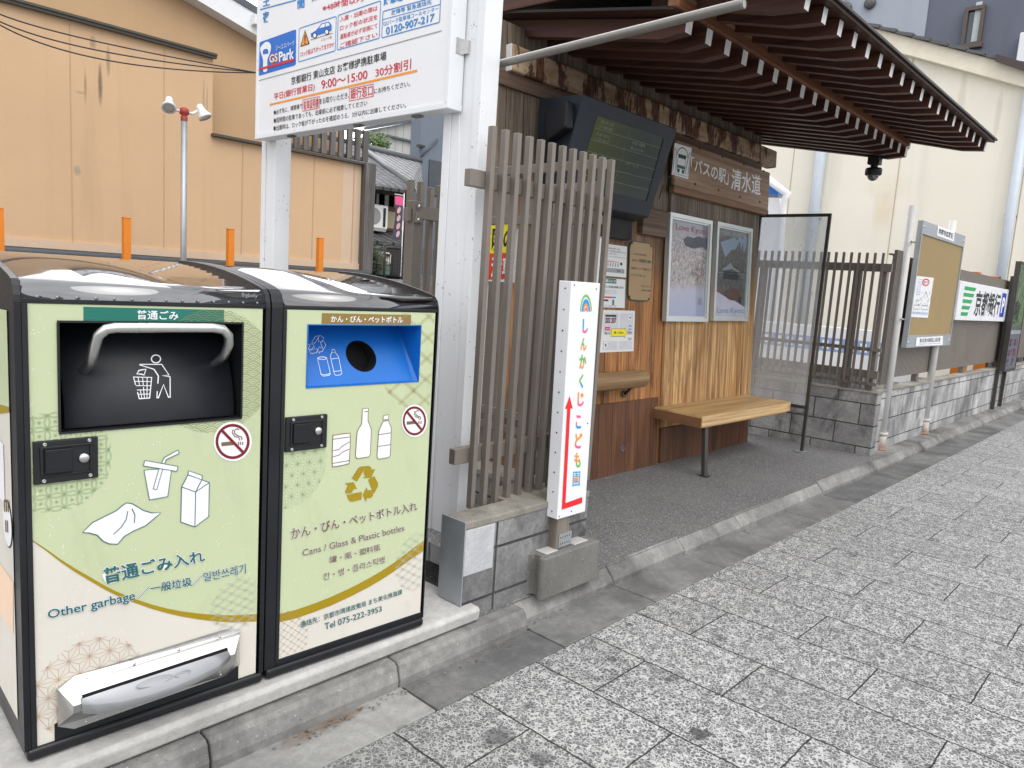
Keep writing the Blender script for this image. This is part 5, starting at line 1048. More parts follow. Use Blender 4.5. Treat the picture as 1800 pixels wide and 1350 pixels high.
def art1(k, F):
    k.text('I Love Kyoto', [F(.06, .05, 2), F(.98, .05, 2), F(.98, .135, 2), F(.06, .135, 2)], MAT_PRED, 0)
    k.poly([F(*q) for q in ((.35, .2), (.45, .16), (.6, .17), (.75, .14), (.9, .15), (1, .13), (1, .27), (.85, .25), (.6, .28), (.4, .26))], MAT_PHILL)
    k.poly([F(*q) for q in ((.82, .79), (.9, .79), (.92, .86), (.80, .86))], MAT_PROOF)
def art2(k, F):
    k.poly([F(*q) for q in ((.12, .17), (.55, .09), (.62, .12), (.72, .06), (.80, .10), (.86, .05), (.95, .08), (.93, .18), (.86, .24), (.82, .14), (.77, .22), (.72, .13), (.66, .16), (.60, .22), (.45, .24), (.28, .33))], MAT_PSKY)
    k.poly([F(*q) for q in ((.2, .46), (.3, .44), (.45, .38), (.55, .43), (.75, .465), (.72, .48), (.5, .45), (.25, .475))], MAT_PROOF); k.poly([F(*q) for q in ((.25, .48), (.72, .48), (.72, .57), (.25, .57))], MAT_PDK); k.stroke([F(.1, .505), F(.95, .495)], .004, MAT_PROOF, NW)
    k.poly([F(*q) for q in ((0, .73), (.1, .72), (.3, .76), (.6, .80), (1, .88), (1, 1), (0, 1))], MAT_PSNOW)
    k.poly([F(.58+.24*cos(a*pi/14), .745+.075*sin(a*pi/14)*(1.25 if a > 14 else .8), 2) for a in range(28)], MAT_PBUSH); k.poly([F(.13+.09*cos(a*pi/8), .69+.03*sin(a*pi/8), 2) for a in range(16)], S('poster_maple', rgb(112, 72, 66), .4)); k.poly([F(.9+.14*cos(a*pi/8)*min(1, 1), .80+.05*sin(a*pi/8), 2) for a in range(5, 12)], MAT_PDK)
    k.text('I Love Kyoto', [F(.02, .895, 3), F(.97, .885, 3), F(.97, .97, 3), F(.02, .97, 3)], MAT_PTEAL, 0)
poster([(1165, 375), (1242, 388), (1232, 565), (1160, 565)], 'framed pale pink blossom poster, the left of the pair on the shelter wall', m_blossom(), art1)
poster([(1249, 390), (1312, 403), (1304, 563), (1243, 565)], 'framed dark garden and temple poster with teal lettering, nearer the shelter end', m_dusk(), art2)

# ---- paper notices
def notice(pts, label, fill, art, dd=.003, name='notice', cat='notice', th=.002):
    P4 = [WF(*q) for q in pts]; x0 = (P4[0].x+P4[3].x)/2; x1 = (P4[1].x+P4[2].x)/2; z1 = (P4[0].z+P4[1].z)/2; z0 = (P4[2].z+P4[3].z)/2
    t = thing(name, tuple(W3((x0+x1)/2, z0, .01)), label, cat)
    k = MB(); wbox(k, x0, x1, z0, z1, .001, th, fill); pn = k.build('sheet', t)
    k = MB(); F = lambda a, c_, l=1: W3(x0+(x1-x0)*a, z1-(z1-z0)*c_, th+.0007*l); art(k, F); k.build('print', pn, weld=False)
R4 = lambda F, a, b, c_, d, l=1: [F(a, b, l), F(c_, b, l), F(c_, d, l), F(a, d, l)]
def n1(k, F):
    k.text('ご乗車の皆様へお願い', R4(F, .2, .10, .75, .15), MAT_INK); k.text('順番を守り一列に並んでお待ちください', R4(F, .05, .18, .95, .24), MAT_INK, .01); k.text('ほかのお客様のご協力', R4(F, .05, .27, .6, .31), MAT_INK); k.text('Please line up along this line', R4(F, .05, .36, .95, .40), MAT_INK)
    k.poly([F(.1, .525), F(.2, .49), F(.2, .515), F(.7, .53), F(.7, .545), F(.2, .54), F(.2, .56)], MAT_REDP)
    for i in range(6): x = .15+i*.1; k.poly(R4(F, x-.012, .61, x+.012, .69), MAT_INK); k.poly([F(x+.02*cos(a*pi/4), .59+.015*sin(a*pi/4), 1) for a in range(8)], MAT_INK)
    k.poly([F(.78+.05*cos(a*pi/6), .58+.05*sin(a*pi/6)) for a in range(12)], MAT_INK); k.poly(R4(F, .04, .74, .92, .88), MAT_GREY); k.poly(R4(F, .6, .79, .76, .83, 2), MAT_TEAL)
def n2(k, F):
    k.poly(R4(F, .0, .02, .60, .18), MAT_DGREEN); k.text('交通局ニュース', R4(F, .03, .05, .57, .15, 2), MAT_WHITE, .03); k.text('市バスご利用状況調査 実施中', R4(F, .06, .26, .9, .34), MAT_INK, .02)
    for i in range(3): k.text('調査の期間及び内容についてのお知らせ', R4(F, .04, .40+.05*i, .66, .43+.05*i), MAT_GREY)
    k.poly(R4(F, .04, .62, .6, .67), MAT_REDP); k.poly(R4(F, .45, .62, .6, .67, 2), MAT_CYAN); k.poly(R4(F, .04, .72, .3, .78), MAT_INK); k.poly(R4(F, .46, .72, .54, .9), MAT_DGREEN); k.text('お問い合わせ 京都市交通局', R4(F, .04, .90, .62, .95), MAT_GREY)
    for a in ((.0, .0, 1, .012), (.0, .985, 1, 1), (0, .012, .012, .985), (.985, .012, 1, .985)): k.poly(R4(F, *a, 2), MAT_DGREEN)
MAT_LG = S('notice_light_grey', rgb(205, 208, 214), .5)
def n3(k, F):
    for a in ((.08, .07, .50, .58), (.55, .07, .95, .58), (.08, .74, .50, .95), (.55, .74, .95, .95)): k.poly(R4(F, *a), MAT_LG)
    k.poly(R4(F, .12, .11, .44, .16, 2), MAT_INK); k.text('202 207', R4(F, .12, .175, .44, .31, 2), MAT_CRIM, .05); k.poly(R4(F, .12, .40, .27, .48, 2), MAT_REDP); k.text('清水寺', R4(F, .13, .42, .26, .46, 3), MAT_WHITE); k.text('祇園 三条', R4(F, .12, .52, .26, .58, 2), MAT_INK)
    k.poly([F(*q, 3) for q in ((.30, .44), (.69, .44), (.69, .41), (.78, .53), (.69, .665), (.69, .625), (.30, .625))], MAT_YEL); k.stroke([F(*q, 4) for q in ((.30, .44), (.69, .44), (.69, .41), (.78, .53), (.69, .665), (.69, .625), (.30, .625))], .003, MAT_INK, NW, True); k.text('南へ180m', R4(F, .38, .50, .66, .57, 4), MAT_INK, .01)
    k.poly([F(.84+.05*cos(a*pi/8), .17+.055*sin(a*pi/8), 2) for a in range(16)], MAT_WHITE); k.poly([F(.80, .17, 3), F(.87, .14, 3), F(.87, .20, 3)], MAT_INK); k.poly(R4(F, .82, .36, .9, .385, 2), MAT_DGREEN); k.poly(R4(F, .82, .44, .9, .465, 2), MAT_BLUEP); k.text('現在地', R4(F, .80, .50, .92, .58, 2), MAT_INK); k.text('東山線', R4(F, .82, .66, .92, .72), MAT_INK); k.poly(R4(F, .11, .76, .2, .89, 2), MAT_WHITE); k.poly(R4(F, .135, .79, .175, .87, 3), MAT_DGREEN)
MAT_PAPER = S('paper_white', (.74, .75, .75), .6, var=.04)
notice([(1058, 428), (1102, 433), (1100, 487), (1056, 485)], 'white queueing notice with a red arrow above a row of figures', MAT_PAPER, n1)
notice([(1057, 488), (1100, 490), (1098, 542), (1055, 541)], 'white news sheet with a green heading below the queueing notice', MAT_PAPER, n2)
notice([(1057, 545), (1116, 546), (1113, 618), (1053, 619)], 'white bus stop map notice with a yellow arrow, lowest on the boards', MAT_PAPER, n3)
P4 = [WF(*q) for q in ((1105, 422), (1146, 432), (1140, 530), (1101, 528))]; x0, x1, z1, z0 = P4[0].x-.0, P4[1].x, P4[0].z, P4[2].z
t = thing('plaque', tuple(W3((x0+x1)/2, z0, .01)), 'tan rounded plaque with a green rim between the notices and the posters', 'plaque')
def rr(x0, x1, z0, z1, r): return [(x1-r+r*cos(radians(a)), z1-r+r*sin(radians(a))) for a in range(0, 91, 15)]+[(x0+r+r*cos(radians(a)), z1-r+r*sin(radians(a))) for a in range(90, 181, 15)]+[(x0+r+r*cos(radians(a)), z0+r+r*sin(radians(a))) for a in range(180, 271, 15)]+[(x1-r+r*cos(radians(a)), z0+r+r*sin(radians(a))) for a in range(270, 361, 15)]
k = MB(); k.prism([W3(a, b, .001) for a, b in rr(x0, x1, z0, z1, .06)], NW*.008, S('plaque_green_rim', rgb(40, 70, 48), .45)); rim_ = k.build('rim', t)
k = MB(); k.prism([W3(a, b, .0091) for a, b in rr(x0+.008, x1-.008, z0+.008, z1-.008, .053)], NW*.002, S('plaque_tan', rgb(158, 130, 88), .4, var=.05)); pf = k.build('face', t)
k = MB(); F = lambda a, c_, l=1: W3(x0+(x1-x0)*a, z1-(z1-z0)*c_, .0115+.0006*l)
k.text('バスの駅 清水道は', R4(F, .12, .20, .72, .235), MAT_INK); k.text('株式会社', R4(F, .12, .305, .36, .34), MAT_INK); k.text('京都銀行様の', R4(F, .40, .29, .95, .35), MAT_INK, .005); k.text('御寄附により 整備を行い', R4(F, .10, .435, .95, .475), MAT_INK, 0); k.text('いただきました。', R4(F, .10, .55, .74, .59), MAT_INK); k.text('平成二十三年三月', R4(F, .55, .73, .95, .76), MAT_INK); k.text('京都市交通局', R4(F, .55, .80, .95, .83), MAT_INK)
for a, b in ((.1, .05), (.88, .05), (.08, .93), (.88, .95)): k.lathe(F(a, b), NW, [(.006, 0), (.005, .002), (0, .0025)], MAT_INK, 8)
k.build('engraved_text', pf, weld=False)
# white notice case edge next to the screen
k = MB(); wbox(k, 4.02, 4.10, 1.25, 1.78, .002, .03, MAT_WSIGN); wbox(k, 4.02, 4.11, 1.78, 1.80, .002, .035, MAT_GREY); o = k.build('notice_holder', loc=tuple(W3(4.06, 1.25, .01)), bevel=.003); tag(o, 'narrow white notice holder seen past the slat screen edge', 'notice holder')

# ---- leaning rail and bench
rl = thing('leaning_rail', tuple(W3(4.35, .68, .1)), 'rounded log leaning rail on iron brackets below the notices', 'rail')
k = MB(); prf = [(.105+.10*cos(radians(a))*.55, .772+.060*sin(radians(a))) for a in range(-80, 81, 16)]+[(.02, .828), (.02, .715)]
k.prism([W3(3.35, 0, 0)+NW*d+Vector((0, TL_*z, z)) for d, z in prf], (4.55-3.35, 0, 0), MAT_RAILW); k.build('log', rl, bevel=.014, seg=3)
for x in (3.7, 4.44):
    q = MB(); q.tube([W3(x, .66, .02), W3(x, .715, .08)], .010, MAT_DKFRAME, 8)
    for zz in (.26, .66): q.lathe(W3(x, zz, .016), NW, [(.026, 0), (.026, .004), (.014, .006), (.012, .002), (0, .002)], S('iron_washer', (.10, .085, .08), .6, var=.3, vs=30), 14)
    q.build('bracket', rl)
bn = thing('bench', (5.5, 2.75, Z_IN), 'pale oiled timber bench on a dark steel leg against the shelter wall', 'bench')
bp = [(4.845, 2.990), (4.805, 2.548), (6.20, 2.525), (6.345, 2.545), (6.36, 2.60), (6.34, 2.985)]
k = MB(); k.prism([(x, y, .448) for x, y in bp], (0, 0, .088), MAT_BENCH); k.build('seat', bn, bevel=.016, seg=4)
k = MB(); k.prism([(4.806, 2.555, .452), (4.803, 2.555, .452), (4.843, 2.986, .452), (4.847, 2.986, .452)], (0, 0, .070), MAT_BENCHE); k.build('seat_end', bn)
for lx in (4.90,):
    q = MB(); q.frame_box((lx-.023, 2.525, Z_IN), (.046, 0, 0), (0, .03, 0), (.03, .05, .356), MAT_DKFRAME); q.frame_box((lx-.02+.03, 2.58, .436), (.046, 0, 0), (0, .38, 0), (0, 0, .012), MAT_DKFRAME); q.frame_box((lx-.03, 2.50, Z_IN), (.06, 0, 0), (0, .07, 0), (0, 0, .006), MAT_DKFRAME); q.build('leg', bn, bevel=.002)

# ---- camera under the eave
cm = thing('security_camera', (6.86, 2.30, 2.47), 'black dome security camera hanging under the far roof edge', 'camera')
cx_, cy_ = 6.88, 2.285
k = MB(); k.box(cx_-.05, cx_+.05, cy_-.045, cy_+.045, 2.60, 2.668, MAT_BLACKM); k.lathe((cx_, cy_, 2.60), (0, 0, -1), [(.03, 0), (.03, .035)], MAT_BLACKM); k.build('mount', cm, bevel=.004)
k = MB(); k.lathe((cx_, cy_, 2.575), (0, 0, -1), [(.02, 0), (.062, .004), (.068, .016), (.066, .058), (.052, .066)], MAT_BLACKM, 24); k.build('housing', cm)
k = MB(); k.lathe((cx_, cy_, 2.510), (0, 0, -1), [(.046*cos(radians(a)), .046*sin(radians(a))) for a in range(0, 91, 10)], MAT_LIDB, 24); k.build('dome', cm)
k = MB(); k.tube([(cx_-.05, cy_-.05, 2.63), (cx_-.075, cy_-.055, 2.60), (cx_-.06, cy_-.04, 2.565)], .005, MAT_BLACKM, 8); k.build('cable', cm)
k = MB(); k.box(6.915, 6.985, 2.048, 2.0585, 2.742, 2.80, MAT_WHITE); o = k.build('small_plate', loc=(6.95, 2.05, 2.74)); tag(o, 'little white lettered plate at the far end of the purlin', 'plate')
q = MB(); q.text('防犯カメラ', [(6.92, 2.047, 2.79), (6.98, 2.047, 2.79), (6.98, 2.047, 2.765), (6.92, 2.047, 2.765)], MAT_INK); q.build('lettering', o)

# ---- acrylic wind panel
def m_acrylic():
    t = NT('scuffed_acrylic'); c = t.co(); n = t.noise(t.co((1, 1, .4)), 3, 5, .6)
    t.set(col=(.92, .94, .95), rough=.12, spec=.5)
    tr = t.n('ShaderNodeBsdfTransparent'); tr.inputs[0].default_value = (.90, .92, .94, 1); mx = t.n('ShaderNodeMixShader'); t.val(mx.inputs[0], t.mapr(n, .3, .7, .18, .32)); t.l(tr.outputs[0], mx.inputs[1]); t.l(t.b.outputs[0], mx.inputs[2]); t.l(mx.outputs[0], t.out.inputs[0]); return t.m
MAT_ACR = m_acrylic()
wp = thing('wind_panel', (6.5, 2.75, Z_IN), 'clear acrylic wind panel in a dark frame at the shelter end', 'panel')
y0_, y1_, zt_ = 2.452, 3.10, 2.125
for yy in (y0_, y1_-.03): q = MB(); q.box(6.489, 6.511, yy, yy+.026, Z_IN if yy < 2.6 else .45, zt_, MAT_DKFRAME); q.build('upright', wp, bevel=.002)
for zz in (zt_, .47): q = MB(); q.box(6.488, 6.512, y0_, y1_, zz, zz+.026, MAT_DKFRAME); q.build('crossbar', wp, bevel=.002)
k = MB(); k.box(6.497, 6.503, y0_+.03, y1_-.03, .498, zt_, MAT_ACR); k.build('acrylic_sheet', wp)
k = MB(); k.box(6.44, 6.56, y0_-.02, y0_+.06, Z_IN, Z_IN+.006, MAT_GALV); k.tube([(6.36, 2.58, .44), (6.49, 2.47, .43)], .007, MAT_DKFRAME, 8); k.build('foot_plate', wp)

# ------------------------------------------------------------------ block walls and fences beyond the shelter
bw = thing('block_wall', (6.95, 2.6, Z_IN), 'grey stained block wall running back from the kerb beside the bench', 'wall')
k = MB(); k.box(6.90, 7.02, 2.02, 3.6, Z_IN-.1, .640, MAT_BLOCKP); k.build('wall_blocks', bw, bevel=.004)
k = MB(); k.box(6.893, 7.03, 2.012, 3.6, .640, .656, MAT_COPING); k.build('coping', bw, bevel=.003)
bf = thing('block_wall', (12, 2.1, Z_IN), 'long pale block wall along the pavement under the ribbed brown fence', 'wall')
k = MB(); k.box(7.06, 40, 2.075, 2.19, Z_IN-.1, .635, MAT_BLOCKF); k.build('wall_blocks', bf)
k = MB(); k.box(7.045, 40, 2.065, 2.20, .635, .652, MAT_COPING); k.build('coping', bf, bevel=.003)
ff = thing('slat_fence', (6.95, 2.6, .656), 'open taupe slat fence behind the wind panel on the grey wall', 'fence')
k = MB()
for i in range(19): y = 2.135+.0665*i; k.box(6.932, 6.955, y-.009, y+.009, .72, 1.86, MAT_SLATD)
k.build('slat_panel', ff)
for zz, h in ((1.735, .035), (1.02, .016), (.80, .035), (.715, .014)): q = MB(); q.box(6.956, 6.985, 2.06, 3.5, zz-h, zz+h, MAT_SLATD); q.build('rail', ff)
for yy in (2.10, 2.32, 3.2): q = MB(); q.box(6.986, 7.05, yy, yy+.06, .656, 1.77, MAT_SLATD); q.build('post', ff, bevel=.003)
fr = thing('ribbed_fence', (12, 2.14, .656), 'long ribbed brown metal fence panel carrying the bank sign', 'fence')
k = MB(); A, Bq = [], []; x = 7.15
while x < 26:
    for dx, dy in ((0, 0), (.018, 0), (.024, .012), (.036, .012)): A.append((x+dx, 2.115+dy, .745)); Bq.append((x+dx, 2.115+dy, 1.862))
    x += .042
k.add(A+Bq, [(i, i+1, len(A)+i+1, len(A)+i) for i in range(len(A)-1)], MAT_SLAT); k.build('ribbed_panel', fr, weld=False)
k = MB(); k.box(7.13, 26, 2.118, 2.15, 1.858, 1.872, MAT_SLATD); k.build('top_rail', fr)
k = MB()
for i in range(6): k.box(7.16+i*.035, 7.178+i*.035, 2.085, 2.114, .70, 1.905, MAT_SLATD)
k.build('slat_panel', fr)
for i in range(8): q = MB(); q.box(8.5+i*2.0, 8.58+i*2.0, 2.14, 2.19, .652, 1.82, MAT_SLATD); q.build('post', fr)
# corrugated sheet and low barrier behind the slats
def m_poly():
    t = NT('milky_sheet'); c = t.co(); t.set(col=(.62, .63, .63), rough=.4); return t.m
k = MB(); A, Bq = [], []; y = 2.1
while y < 3.6:
    A.append((7.12+.010*cos(y*2*pi/.045), y, .60)); Bq.append((7.12+.010*cos(y*2*pi/.045), y, .80)); y += .00563
k.add(A+Bq, [(i, i+1, len(A)+i+1, len(A)+i) for i in range(len(A)-1)], m_poly(), True); o = k.build('corrugated_sheet', loc=(7.12, 2.8, .6), weld=False); tag(o, 'milky corrugated sheet low behind the open slat fence', 'sheet')
lb = thing('barrier', (12.5, 5, .05), 'white low barrier with a blue printed band in the lot behind the slats', 'barrier')
k = MB(); k.box(12.5, 12.56, 3.2, 8.5, .25, 1.02, MAT_WPAINT); pn = k.build('panel', lb, bevel=.01)
k = MB(); k.add([(12.497, 3.6, .62), (12.497, 8.2, .62), (12.497, 8.2, .84), (12.497, 3.6, .84)], [(0, 1, 2, 3)], S('faded_blue_band', rgb(140, 165, 205), .5))
for i in range(22): k.add([(12.495, 3.7+i*.2, .66), (12.495, 3.8+i*.2, .66), (12.495, 3.82+i*.2, .80), (12.495, 3.72+i*.2, .80)], [(0, 1, 2, 3)], MAT_WHITE)
k.build('printed_band', pn, weld=False)
for yy in (3.4, 5.8, 8.2): q = MB(); q.box(12.565, 12.62, yy, yy+.05, .05, 1.06, MAT_GALV); q.build('post', lb)
MAT_ORPOST = S('orange_post_paint', rgb(226, 132, 34), .5, var=.12, vs=5, spots=.3)
def orange_post(p, ztop, w, label, grp='orange posts around the parking lot'):
    t = MB(); x, y = p; t.box(x-w/2, x+w/2, y-w/2, y+w/2, .05, ztop-.012, MAT_ORPOST); t.box(x-w/2-.004, x+w/2+.004, y-w/2-.004, y+w/2+.004, ztop-.012, ztop, MAT_ORPOST)
    t.box(x-w, x+w, y-w, y+w, .05, .07, MAT_ORPOST); o = t.build('orange_post', loc=(x, y, .05), bevel=.004); return tag(o, label, 'post', grp)
p = onY(1710, 478, 2.30); orange_post((p.x, 2.30), p.z, .16, 'orange post top showing over the ribbed fence above the bank sign')
p = onY(1747, 486, 2.30); orange_post((p.x, 2.30), p.z, .15, 'orange post top over the ribbed fence beside the tall poster stand')

# ---- municipal notice board on two pipes
NY = 2.0
def NBF(u, v, l=0): return onY(u, v, NY-.001*l)
a, b, c_, d = NBF(1627, 387), NBF(1697, 417), NBF(1668, 608), NBF(1588, 610)
nx0, nx1, nz1, nz0 = (a.x+d.x)/2, (b.x+c_.x)/2, (a.z+b.z)/2, (c_.z+d.z)/2
nbd = thing('notice_board', ((nx0+nx1)/2, NY+.05, Z_IN), 'tan municipal notice board in a steel frame on two rusty footed pipes', 'notice board')
MAT_CORK = S('tan_board', rgb(150, 128, 84), .6, var=.14, vs=3, spots=.2)
k = MB(); k.box(nx0+.02, nx1-.02, NY+.008, NY+.03, nz0+.05, nz1-.05, MAT_CORK); k.build('board', nbd)
k = MB(); hb = .115
k.box(nx0, nx1, NY-.004, NY+.04, nz1-hb, nz1, MAT_GALV); k.box(nx0, nx1, NY-.004, NY+.04, nz0, nz0+hb, MAT_GALV); k.box(nx0, nx0+.025, NY-.004, NY+.04, nz0+hb, nz1-hb, MAT_GALV); k.box(nx1-.025, nx1, NY-.004, NY+.04, nz0+hb, nz1-hb, MAT_GALV); fm = k.build('frame', nbd, bevel=.003)
for fx in (.03, .97):
    for zz in (nz0+.05, nz1-.05): q = MB(); q.lathe((nx0+(nx1-nx0)*fx, NY-.004, zz), (0, -1, 0), [(.012, 0), (.01, .006), (0, .007)], MAT_SCREW, 8); q.build('bolt', fm)
k = MB(); tq = Q(NBF, zc('C2', (400, 255), (532, 303), (525, 382), (392, 332)), 6); k.poly(tq, MAT_WHITE); ql = lambda a, b: tq[0].lerp(tq[1], a).lerp(tq[3].lerp(tq[2], a), b)+Vector((0, -.001, 0))
k.text('京都市広報板', [ql(.06, .2), ql(.94, .2), ql(.94, .8), ql(.06, .8)], MAT_INK, .03)
tq2 = Q(NBF, zc('C2', (230, 1140), (440, 1128), (436, 1200), (224, 1207)), 6); ql = lambda a, b: tq2[0].lerp(tq2[1], a).lerp(tq2[3].lerp(tq2[2], a), b)+Vector((0, -.001, 0))
k.build('name_plate', fm, weld=False); k = MB(); k.poly(tq2, MAT_WHITE)
k.text('東山区東大路松原上る辰巳町', [ql(.12, .12), ql(.9, .12), ql(.9, .62), ql(.12, .62)], MAT_INK, .01); k.text('Higashiyama Kokoku Tatsumi-cho', [ql(.12, .70), ql(.9, .70), ql(.9, .88), ql(.12, .88)], MAT_GREY)
k.build('name_plate', fm, weld=False)
k = MB(); qs = [Vector((p.x, NY+.006, p.z)) for p in Q(NBF, zc('C2', (235, 652), (370, 668), (322, 985), (186, 978)), 0)]
qp = lambda a, b, l=1: qs[0].lerp(qs[1], a).lerp(qs[3].lerp(qs[2], a), b)+Vector((0, -.0012*l, 0))
g_ = 8; 
pts = [[qp(i/g_, j/g_, 0)+Vector((0, -.004*abs(sin(i*2.1+j*1.3)), 0)) for i in range(g_+1)] for j in range(g_+1)]
k.add([p for r in pts for p in r], [(j*(g_+1)+i, j*(g_+1)+i+1, (j+1)*(g_+1)+i+1, (j+1)*(g_+1)+i) for i in range(g_) for j in range(g_)], MAT_PAPER, True)
L_ = 5
k.stroke([qp(.55+.2*cos(a*pi/10), .13+.075*sin(a*pi/10), L_) for a in range(20)], .010, MAT_REDP, NF, True); k.text('夏まつり', [qp(.4, .10, L_), qp(.7, .10, L_), qp(.7, .16, L_), qp(.4, .16, L_)], MAT_REDP, .02)
for i in range(7): k.text(random.choice(('とき 七月', 'ところ 校庭', '地域のみなさま', '参加無料')), [qp(.08, .06+.06*i, L_), qp(.3, .06+.06*i, L_), qp(.3, .09+.06*i, L_), qp(.08, .09+.06*i, L_)], MAT_BLUEP)
MAT_PENC = S('pencil_grey', rgb(120, 125, 135), .5)
for i in range(26): a, b = random.uniform(.15, .9), random.uniform(.3, .68); k.stroke([qp(a, b, L_), qp(a+random.uniform(-.06, .06), b+random.uniform(.02, .09), L_)], .006, MAT_PENC, NF)
k.stroke([qp(*q, L_) for q in ((.08, .70), (.40, .70), (.40, .80), (.08, .80))], .006, MAT_PENC, NF, True); k.stroke([qp(*q, L_) for q in ((.52, .70), (.90, .70), (.90, .80), (.52, .80))], .006, MAT_PENC, NF, True); k.text('東山消防団 自主防災会', [qp(.06, .86, L_), qp(.94, .86, L_), qp(.94, .92, L_), qp(.06, .92, L_)], MAT_BLUEP)
o = k.build('paper_flyer', loc=tuple(qp(.5, 1)), weld=False); tag(o, 'crumpled white flyer pinned to the tan notice board', 'flyer')
def m_rusty():
    t = NT('rust_bitten_paint'); c = t.co(); n = t.noise(t.co((1, 1, .5)), 16, 5, .7); t.set(col=t.mix(t.math('MULTIPLY', t.mapr(t.math('ADD', t.sep(c)[2], t.math('MULTIPLY', t.math('SUBTRACT', n, .5), .22)), .10, .03), .8), (.52, .50, .46), t.mix(t.mapr(t.noise(c, 60, 4), .4, .6), (.10, .04, .02), (.30, .13, .05))), rough=.7); return t.m
MAT_RUSTY = m_rusty()
for xx, zt_ in ((NBF(1617, 360).x+.06, NBF(1617, 360).z), (NBF(1690, 388).x-.0, NBF(1690, 388).z)):
    q = MB(); q.tube([(xx, NY+.075, .235), (xx, NY+.075, zt_)], .036, MAT_PIPEW, 14); pp = q.build('pipe', nbd)
    q = MB(); q.tube([(xx, NY+.075, Z_IN), (xx, NY+.075, .24)], .046, MAT_RUSTY, 14); q.tube([(xx, NY+.075, .225), (xx, NY+.075, .250)], .054, MAT_RUSTY, 14); q.lathe((xx, NY+.075, Z_IN), (0, 0, 1), [(.065, 0), (.055, .012), (.0475, .03), (.0472, .10)], MAT_RUSTY, 14); q.build('foot_sleeve', pp)
    q = MB(); q.tube([(xx-.055, NY+.03, nz1-.2), (xx+.055, NY+.03, nz1-.2)], .008, MAT_SCREW, 6); q.tube([(xx-.05, NY+.03, 1.3), (xx+.05, NY+.03, 1.3)], .008, MAT_SCREW, 6); q.build('u_bolt', pp)

# ---- bank parking sign
BY = 2.055
def BKF(u, v, l=0): return onY(u, v, BY-.0012*l)
a, b, c_, d = BKF(1692, 492), BKF(1775, 511), BKF(1765, 566), BKF(1677, 562)
x0, x1, z1, z0 = (a.x+d.x)/2, (b.x+c_.x)/2, (a.z+b.z)/2, (c_.z+d.z)/2
bk = thing('bank_sign', ((x0+x1)/2, BY+.03, z0), 'white bank parking sign with green bars and a blue P on the ribbed fence', 'sign')
k = MB(); k.box(x0, x1, BY, BY+.055, z0, z1, MAT_WSIGN); bb = k.build('sign_box', bk, bevel=.006)
k = MB(); F = lambda a, c_, l=1: Vector((x0+(x1-x0)*a, BY-.0012*l, z1-(z1-z0)*c_))
MAT_BGREEN = S('bank_green', rgb(0, 160, 80), .4, var=.03); MAT_PBLUE = S('parking_blue', rgb(0, 60, 180), .4, var=.03)
for i in range(5): c0 = .12+i*.166; k.poly([F(.075, c0), F(.285-.02*i, c0), F(.265-.02*i, c0+.095), F(.075, c0+.095)], MAT_BGREEN)
k.text('京都銀行', R4(F, .30, .16, .82, .88), MAT_INK, .025); k.poly(R4(F, .845, .13, .945, .86), MAT_PBLUE); k.text('P', R4(F, .865, .26, .93, .74, 2), MAT_WHITE, .04)
k.build('printed_text', bb, weld=False)
# ---- tall poster stand
ST = 1.965
def STF(u, v, l=0): return onY(u, v, ST-.0012*l)
a = STF(1789, 457); d = STF(1757, 655); x0 = (a.x+d.x)/2+.27; x1 = x0+.80; z1, z0 = a.z, d.z
sd = thing('poster_stand', (x0+.4, ST+.03, Z_IN), 'dark framed tall poster stand with a green picture by the pale wall', 'poster stand')
k = MB()
for q in ((x0, x0+.03, z0, z1), (x1-.03, x1, z0, z1), (x0+.03, x1-.03, z1-.03, z1), (x0+.03, x1-.03, z0, z0+.03)): k.box(q[0], q[1], ST-.005, ST+.06, q[2], q[3], MAT_DKFRAME)
k.build('frame', sd, bevel=.003)
for xx in (x0+.04, x0+.55): q = MB(); q.box(xx, xx+.05, ST+.061, ST+.10, Z_IN, z1-.2, MAT_DKFRAME); q.build('leg', sd)
def m_leafprint():
    t = NT('green_picture'); c = t.co(); n = t.noise(t.co((3, 1, 1), rot=(0, .5, 0)), 14, 6, .7); q = t.sep(c); col = t.ramp(n, (.3, rgb(30, 42, 26)), (.48, rgb(70, 105, 50)), (.58, rgb(140, 165, 80)), (.7, rgb(200, 215, 170))); t.set(col=t.mix(t.mapr(q[2], 1.25, 1.05), col, rgb(70, 74, 70)), rough=.25, coat=.6); return t.m
k = MB(); k.box(x0+.03, x1-.03, ST, ST+.02, 1.20, z1-.03, m_leafprint()); k.build('picture', sd)
k = MB(); k.text('四季の', [(x0+.08, ST-.002, 1.62), (x0+.4, ST-.002, 1.62), (x0+.4, ST-.002, 1.28), (x0+.08, ST-.002, 1.28)], MAT_INK, .03); k.build('picture_text', sd, weld=False)
k = MB(); k.box(x0+.03, x1-.03, ST, ST+.02, z0+.03, 1.14, S('stand_grey', rgb(92, 92, 104), .5)); k.box(x0+.03, x1-.03, ST-.003, ST+.02, 1.142, 1.198, MAT_GALV); lpn = k.build('text_panel', sd)
k = MB()
for i, (tx, mt) in enumerate((('清水焼', MAT_INK), ('歓迎', MAT_PRED), ('京料理', MAT_INK), ('茶房', MAT_PRED))):
    for j, ch in enumerate(tx): xx = x0+.08+.17*i; zz = 1.08-.14*j; k.text(ch, [(xx, ST-.002, zz), (xx+.12, ST-.002, zz), (xx+.12, ST-.002, zz-.11), (xx, ST-.002, zz-.11)], mt, .03)
k.build('printed_text', lpn, weld=False)

